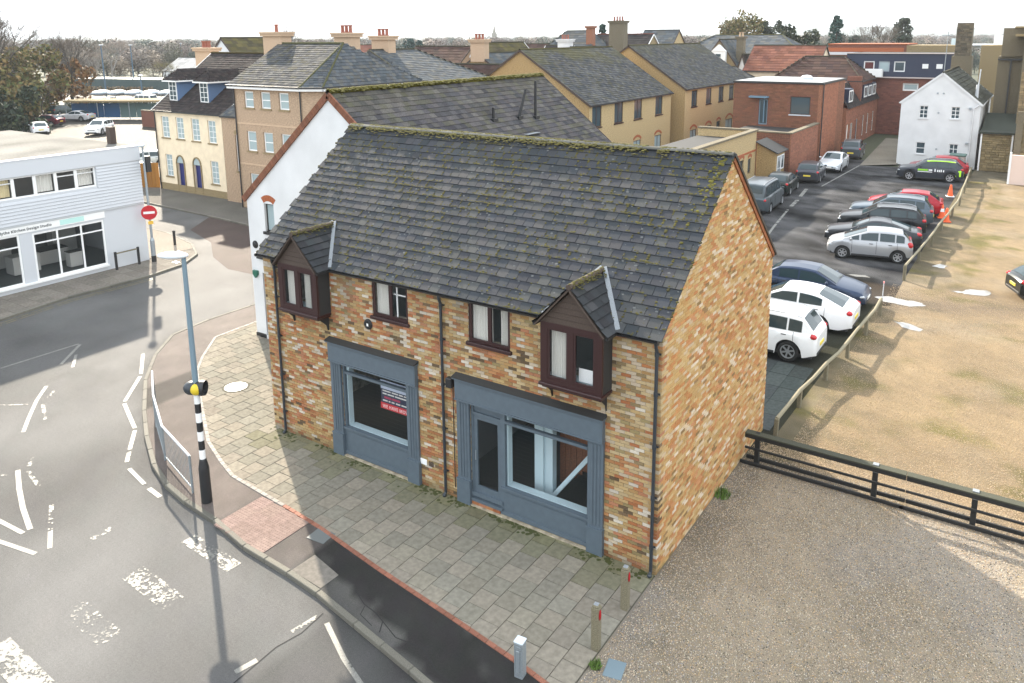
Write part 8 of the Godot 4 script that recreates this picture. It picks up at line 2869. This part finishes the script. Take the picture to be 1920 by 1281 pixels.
func trees() -> void:
	var bare := []
	for i in 4: bare.append(bare_meshes(40 + i, 1.0 * 10.0, [0.62, 0.5, 0.75, 0.42][i]))
	var twig := func(r: float, g: float, bl: float) -> StandardMaterial3D:
		var m := vmat(0.95)
		m.albedo_color = lin(r, g, bl)
		return m
	var tg := twig.call(0.13, 0.105, 0.085)
	var put := func(called: String, label: String, x: float, z: float, h: float, v: int, wide: float, tm: Material, bm: Material) -> void:
		var t := thing(called, label, "tree", Vector3(x, 0, z), rng.randf() * TAU)
		var s := h / 10.6
		inst("trunk", bare[v][0], bm, t, Transform3D(Basis().scaled(Vector3(s * wide, s, s * wide)), Vector3.ZERO))
		inst("crown", bare[v][1], tm, t, Transform3D(Basis().scaled(Vector3(s * wide, s, s * wide)), Vector3.ZERO))
	var pale: Material = twig.call(0.30, 0.25, 0.21)
	var olive: Material = twig.call(0.20, 0.17, 0.07)
	put.call("bare_tree", "tall bare tree rising above the red and buff parapet", -20.5, -136.5, 16.0, 0, 1.0, tg, M.bark)
	put.call("bare_tree", "yellowish leafless tree between the cedar and the stone chimney", -12.5, -150.0, 12.0, 2, 1.1, twig.call(0.42, 0.28, 0.05), M.bark)
	put.call("bare_tree", "low golden tree behind the white roof vent", -15.0, -141.0, 10.0, 2, 1.1, twig.call(0.36, 0.26, 0.06), M.bark)
	put.call("bare_tree", "slender bare tree beside the yellow gabled house", -58.2, -123.7, 15.0, 1, 1.0, tg, M.bark)
	put.call("bare_tree", "bare tree holding a nest above the corner block's roof", -145.3, -114.4, 15.8, 3, 0.8, tg, M.bark)
	put.call("bare_tree", "bare tree between the corner block's chimneys", -146.6, -125.5, 13.5, 1, 1.1, tg, M.bark)
	put.call("bare_tree", "thin bare tree left of the corner block's first chimney", -147.4, -101.1, 12.4, 0, 1.0, tg, M.bark)
	put.call("birch_tree", "pale stemmed birch beyond the car park, nearer the tall dark trees", -181.0, -87.0, 11.0, 1, 1.0, pale, M.bark_pale)
	put.call("birch_tree", "pale stemmed birch beyond the car park, beside the lamp column", -172.0, -86.0, 13.0, 3, 1.2, pale, M.bark_pale)
	put.call("bare_tree", "small bare tree in front of the storage shed's end", -150.0, -84.0, 9.0, 2, 1.0, olive, M.bark)
	put.call("bare_tree", "dark bare leaning tree among the parked cars of the far car park", -111.0, -41.5, 6.5, 3, 0.8, tg, M.bark)
	# the tall group at the left edge
	var og := [Color(0.12, 0.105, 0.03), Color(0.15, 0.12, 0.04), Color(0.075, 0.085, 0.022), Color(0.18, 0.12, 0.045)]
	var dk := [Color(0.02, 0.035, 0.018), Color(0.03, 0.045, 0.02), Color(0.045, 0.05, 0.02)]
	var lobe := func(sd: int, n: int, w: float, y0: float, y1: float) -> Array:
		var rg := RandomNumberGenerator.new()
		rg.seed = sd
		var r := []
		for i in n:
			var y := rg.randf_range(y0, y1)
			r.append([Vector3(rg.randf_range(-w, w) * 0.75, y, rg.randf_range(-w, w) * 0.75), rg.randf_range(0.25, 0.5) * w])
		return r
	var bush := func(called: String, label: String, x: float, z: float, w: float, y0: float, y1: float, n: int, cols: Array, sd: int, topped: float) -> void:
		var t := thing(called, label, "tree", Vector3(x, 0, z))
		var b := Bd.new()
		b.tube(Vector3(0, -0.2, 0), Vector3(0.2, y1 * 0.7, 0), 0.3, 0.12, 7)
		part("trunk", b, M.bark, t)
		inst("crown", leafy(sd, lobe.call(sd, 16, w, y0, y1), n, 0.33, cols), M.leaf, t, Transform3D())
		if topped > 0:
			var s := topped / 10.6
			inst("branches", bare[sd % 4][0], M.bark, t, Transform3D(Basis().scaled(Vector3(s, s, s)), Vector3.ZERO))
			inst("twigs", bare[sd % 4][1], tg, t, Transform3D(Basis().scaled(Vector3(s, s, s)), Vector3.ZERO))
	bush.call("ivy_clad_tree", "ivy clad tree with bare upper branches at the edge of the far car park", -109.5, -35.5, 4.2, 1.0, 8.5, 4200, og, 3, 17.5)
	bush.call("ivy_clad_tree", "broad ivy clad tree standing behind the parked cars", -116.5, -42.5, 4.4, 1.0, 9.0, 4200, og, 6, 18.0)
	bush.call("ivy_clad_tree", "reddish twigged tree at the thinning end of the tall dark trees", -119.5, -50.0, 3.2, 2.0, 7.5, 2200, [Color(0.22, 0.11, 0.04), Color(0.16, 0.10, 0.04)], 5, 15.5)
	bush.call("evergreen_shrub", "very dark evergreen shrubs beneath the tall trees behind the showroom", -99.0, -31.0, 4.2, 0.4, 4.5, 5200, dk, 9, 0.0)
	bush.call("evergreen_shrub", "brown green shrub mass between the tall trees and the white cars", -104.5, -35.0, 3.8, 0.4, 5.5, 4500, og, 12, 0.0)
	bush.call("ivy_clad_tree", "ivy clad tree above the wide slate hall roof", -49.3, -153.5, 5.5, 7.0, 14.5, 5000, og, 22, 15.5)
	bush.call("ivy_clad_tree", "smaller dark tree beside the ivy clad tree above the slate hall", -44.5, -157.0, 2.6, 8.0, 13.5, 2600, dk, 25, 15.0)
	bush.call("evergreen_tree", "rounded dark evergreen tree beyond the red tiled roof", -28.4, -119.4, 3.6, 4.0, 11.8, 6000, dk, 31, 0.0)
	bush.call("evergreen_tree", "low spreading evergreen beside the rounded dark evergreen", -33.0, -117.5, 3.0, 4.0, 9.0, 3500, [Color(0.03, 0.06, 0.035), Color(0.05, 0.075, 0.03)], 33, 0.0)
	bush.call("evergreen_tree", "dark evergreen on the middle skyline beyond the corner block", -127.2, -138.2, 3.2, 4.0, 11.0, 3500, [Color(0.02, 0.05, 0.045), Color(0.03, 0.06, 0.05)], 35, 0.0)
	# conifers as stacked tiers
	var con := func(called: String, label: String, x: float, z: float, h: float, w: float, cols: Array, sd: int, gap: float) -> void:
		var t := thing(called, label, "tree", Vector3(x, 0, z))
		var b := Bd.new()
		b.tube(Vector3(0, -0.2, 0), Vector3(0, h * 0.97, 0), 0.35, 0.05, 7)
		part("trunk", b, M.bark, t)
		var r := []
		var rg := RandomNumberGenerator.new()
		rg.seed = sd
		var k := 16
		for i in k:
			var f := float(i) / k
			var y := lerpf(h * 0.22, h * 0.96, f)
			var rad := w * pow(1.0 - f, gap) + 0.25
			for j in 4:
				var a := rg.randf() * TAU
				r.append([Vector3(cos(a) * rad * 0.55, y, sin(a) * rad * 0.55), maxf(rad * 0.5, 0.3)])
		inst("crown", leafy(sd, r, 5200, 0.26, cols), M.leaf, t, Transform3D())
	var bg := [Color(0.012, 0.05, 0.042), Color(0.02, 0.065, 0.05), Color(0.03, 0.07, 0.05)]
	con.call("conifer_tree", "tall blue green spire shaped conifer on the skyline", -28.0, -143.5, 15.6, 2.3, bg, 51, 0.55)
	con.call("conifer_tree", "shorter dark conifer beside the spire shaped conifer", -26.0, -149.0, 11.5, 2.4, bg, 52, 0.4)
	con.call("cedar_tree", "open flat topped cedar left of the golden trees", -17.8, -150.2, 14.8, 2.2, [Color(0.035, 0.05, 0.03), Color(0.05, 0.055, 0.035)], 53, 0.25)
	con.call("conifer_tree", "small dark fir beside the broad stone chimney", -55.1, -101.8, 13.8, 1.2, bg, 54, 0.8)
	# hedge banks beyond the car park
	for q in [["clipped green hedge along the far car park road", -120.0, -56.0, 14.0, dk], ["brown winter hedge bank before the storage shed", -158.0, -76.0, 22.0, [Color(0.17, 0.11, 0.06), Color(0.13, 0.10, 0.05)]]]:
		var t := thing("hedge", q[0], "hedge", Vector3(q[1], 0, q[2]), 0.35)
		var lb := []
		for i in 16: lb.append([Vector3((i / 15.0 - 0.5) * q[3], 0.6, rng.randf_range(-0.4, 0.4)), 1.0])
		inst("foliage", leafy(int(q[3]), lb, 4500, 0.22, q[4]), M.leaf, t, Transform3D())
	# the far woods along the horizon: many trees that read as one mass
	var fb := bare_meshes(90, 10.0, 0.7)
	var cl := Bd.new()
	var rg2 := RandomNumberGenerator.new()
	rg2.seed = 77
	for i in 900:
		var u := Vector3(rg2.randfn(0, 1), rg2.randfn(0, 1), rg2.randfn(0, 1)).normalized() * pow(rg2.randf(), 0.45)
		var o := Vector3(0, 5.6, 0) + u * Vector3(3.6, 4.6, 3.6)
		var a := Vector3(rg2.randf_range(-1, 1), rg2.randf_range(-1, 1), rg2.randf_range(-1, 1)).normalized() * 0.45
		var c := a.cross(u).normalized() * 0.16
		cl.col = Color(1, 1, 1) * rg2.randf_range(0.6, 1.3)
		cl.tri(o - a, o + c, o + a); cl.tri(o - a, o + a, o - c)
	cl.col = Color(0.7, 0.7, 0.7)
	cl.tube(Vector3(0, -0.5, 0), Vector3(0, 6, 0), 0.25, 0.1, 5)
	var tr1 := []
	var col1 := []
	for i in 2600:
		var an := rng.randf_range(-0.85, 0.95)
		var dist := rng.randf_range(230, 900) * (1.0 if rng.randf() < 0.6 else 1.8)
		var yaw := 0.58 - an
		var x := 5.8 - sin(yaw) * dist
		var z := 13.7 - cos(yaw) * dist
		var s := rng.randf_range(0.55, 1.15)
		if an > 0.35 and an < 0.6 and dist < 400: s *= 0.8
		tr1.append(Transform3D(Basis(Vector3.UP, rng.randf() * TAU).scaled(Vector3(s * rng.randf_range(0.9, 1.6), s, s * rng.randf_range(0.9, 1.6))), Vector3(x, 0, z)))
		var k: Color = [Color(0.13, 0.105, 0.085), Color(0.16, 0.12, 0.10), Color(0.10, 0.095, 0.06), Color(0.05, 0.07, 0.045), Color(0.18, 0.14, 0.10)][rng.randi() % 5]
		col1.append(k * rng.randf_range(0.8, 1.2))
	tag(many("far_woods", cl.mesh(), M.leaf, self, tr1, col1), "hazy leafless woods along the horizon beyond the town", "woods")
	# low hills past them
	var hb := Bd.new()
	hb.col = Color(0.09, 0.10, 0.075)
	for i in 60:
		var a0 := lerpf(-1.2, 1.3, i / 60.0)
		var a1 := lerpf(-1.2, 1.3, (i + 1) / 60.0)
		var h0 := 18.0 + 16.0 * noise.get_noise_2d(a0 * 20.0, 5.0) + (16.0 if a0 > 0.2 else 0.0)
		var h1 := 18.0 + 16.0 * noise.get_noise_2d(a1 * 20.0, 5.0) + (16.0 if a1 > 0.2 else 0.0)
		var p0 := Vector3(5.8 - sin(0.58 - a0) * 2500, 0, 13.7 - cos(0.58 - a0) * 2500)
		var p1 := Vector3(5.8 - sin(0.58 - a1) * 2500, 0, 13.7 - cos(0.58 - a1) * 2500)
		var q0 := p0 * 1.12
		var q1 := p1 * 1.12
		hb.quad(Vector3(p0.x, -0.2, p0.z), Vector3(p1.x, -0.2, p1.z), Vector3(q1.x, h1, q1.z), Vector3(q0.x, h0, q0.z))
	struct("hills", hb, M.grass)
	# distant spire
	var sp := thing("church_spire", "tiny distant church spire on the hazy horizon", "church", Vector3(-560.0, 0, -780.0))
	var sb := Bd.new()
	sb.bb(-2.2, 2.2, 0, 16, -2.2, 2.2)
	sb.lathe(Vector3(0, 16, 0), [Vector2(2.2, 0), Vector2(0, 12)], 6)
	part("tower", sb, M.stone_dk, sp)
	# a brown field-side shed roofs of the town filling the middle distance
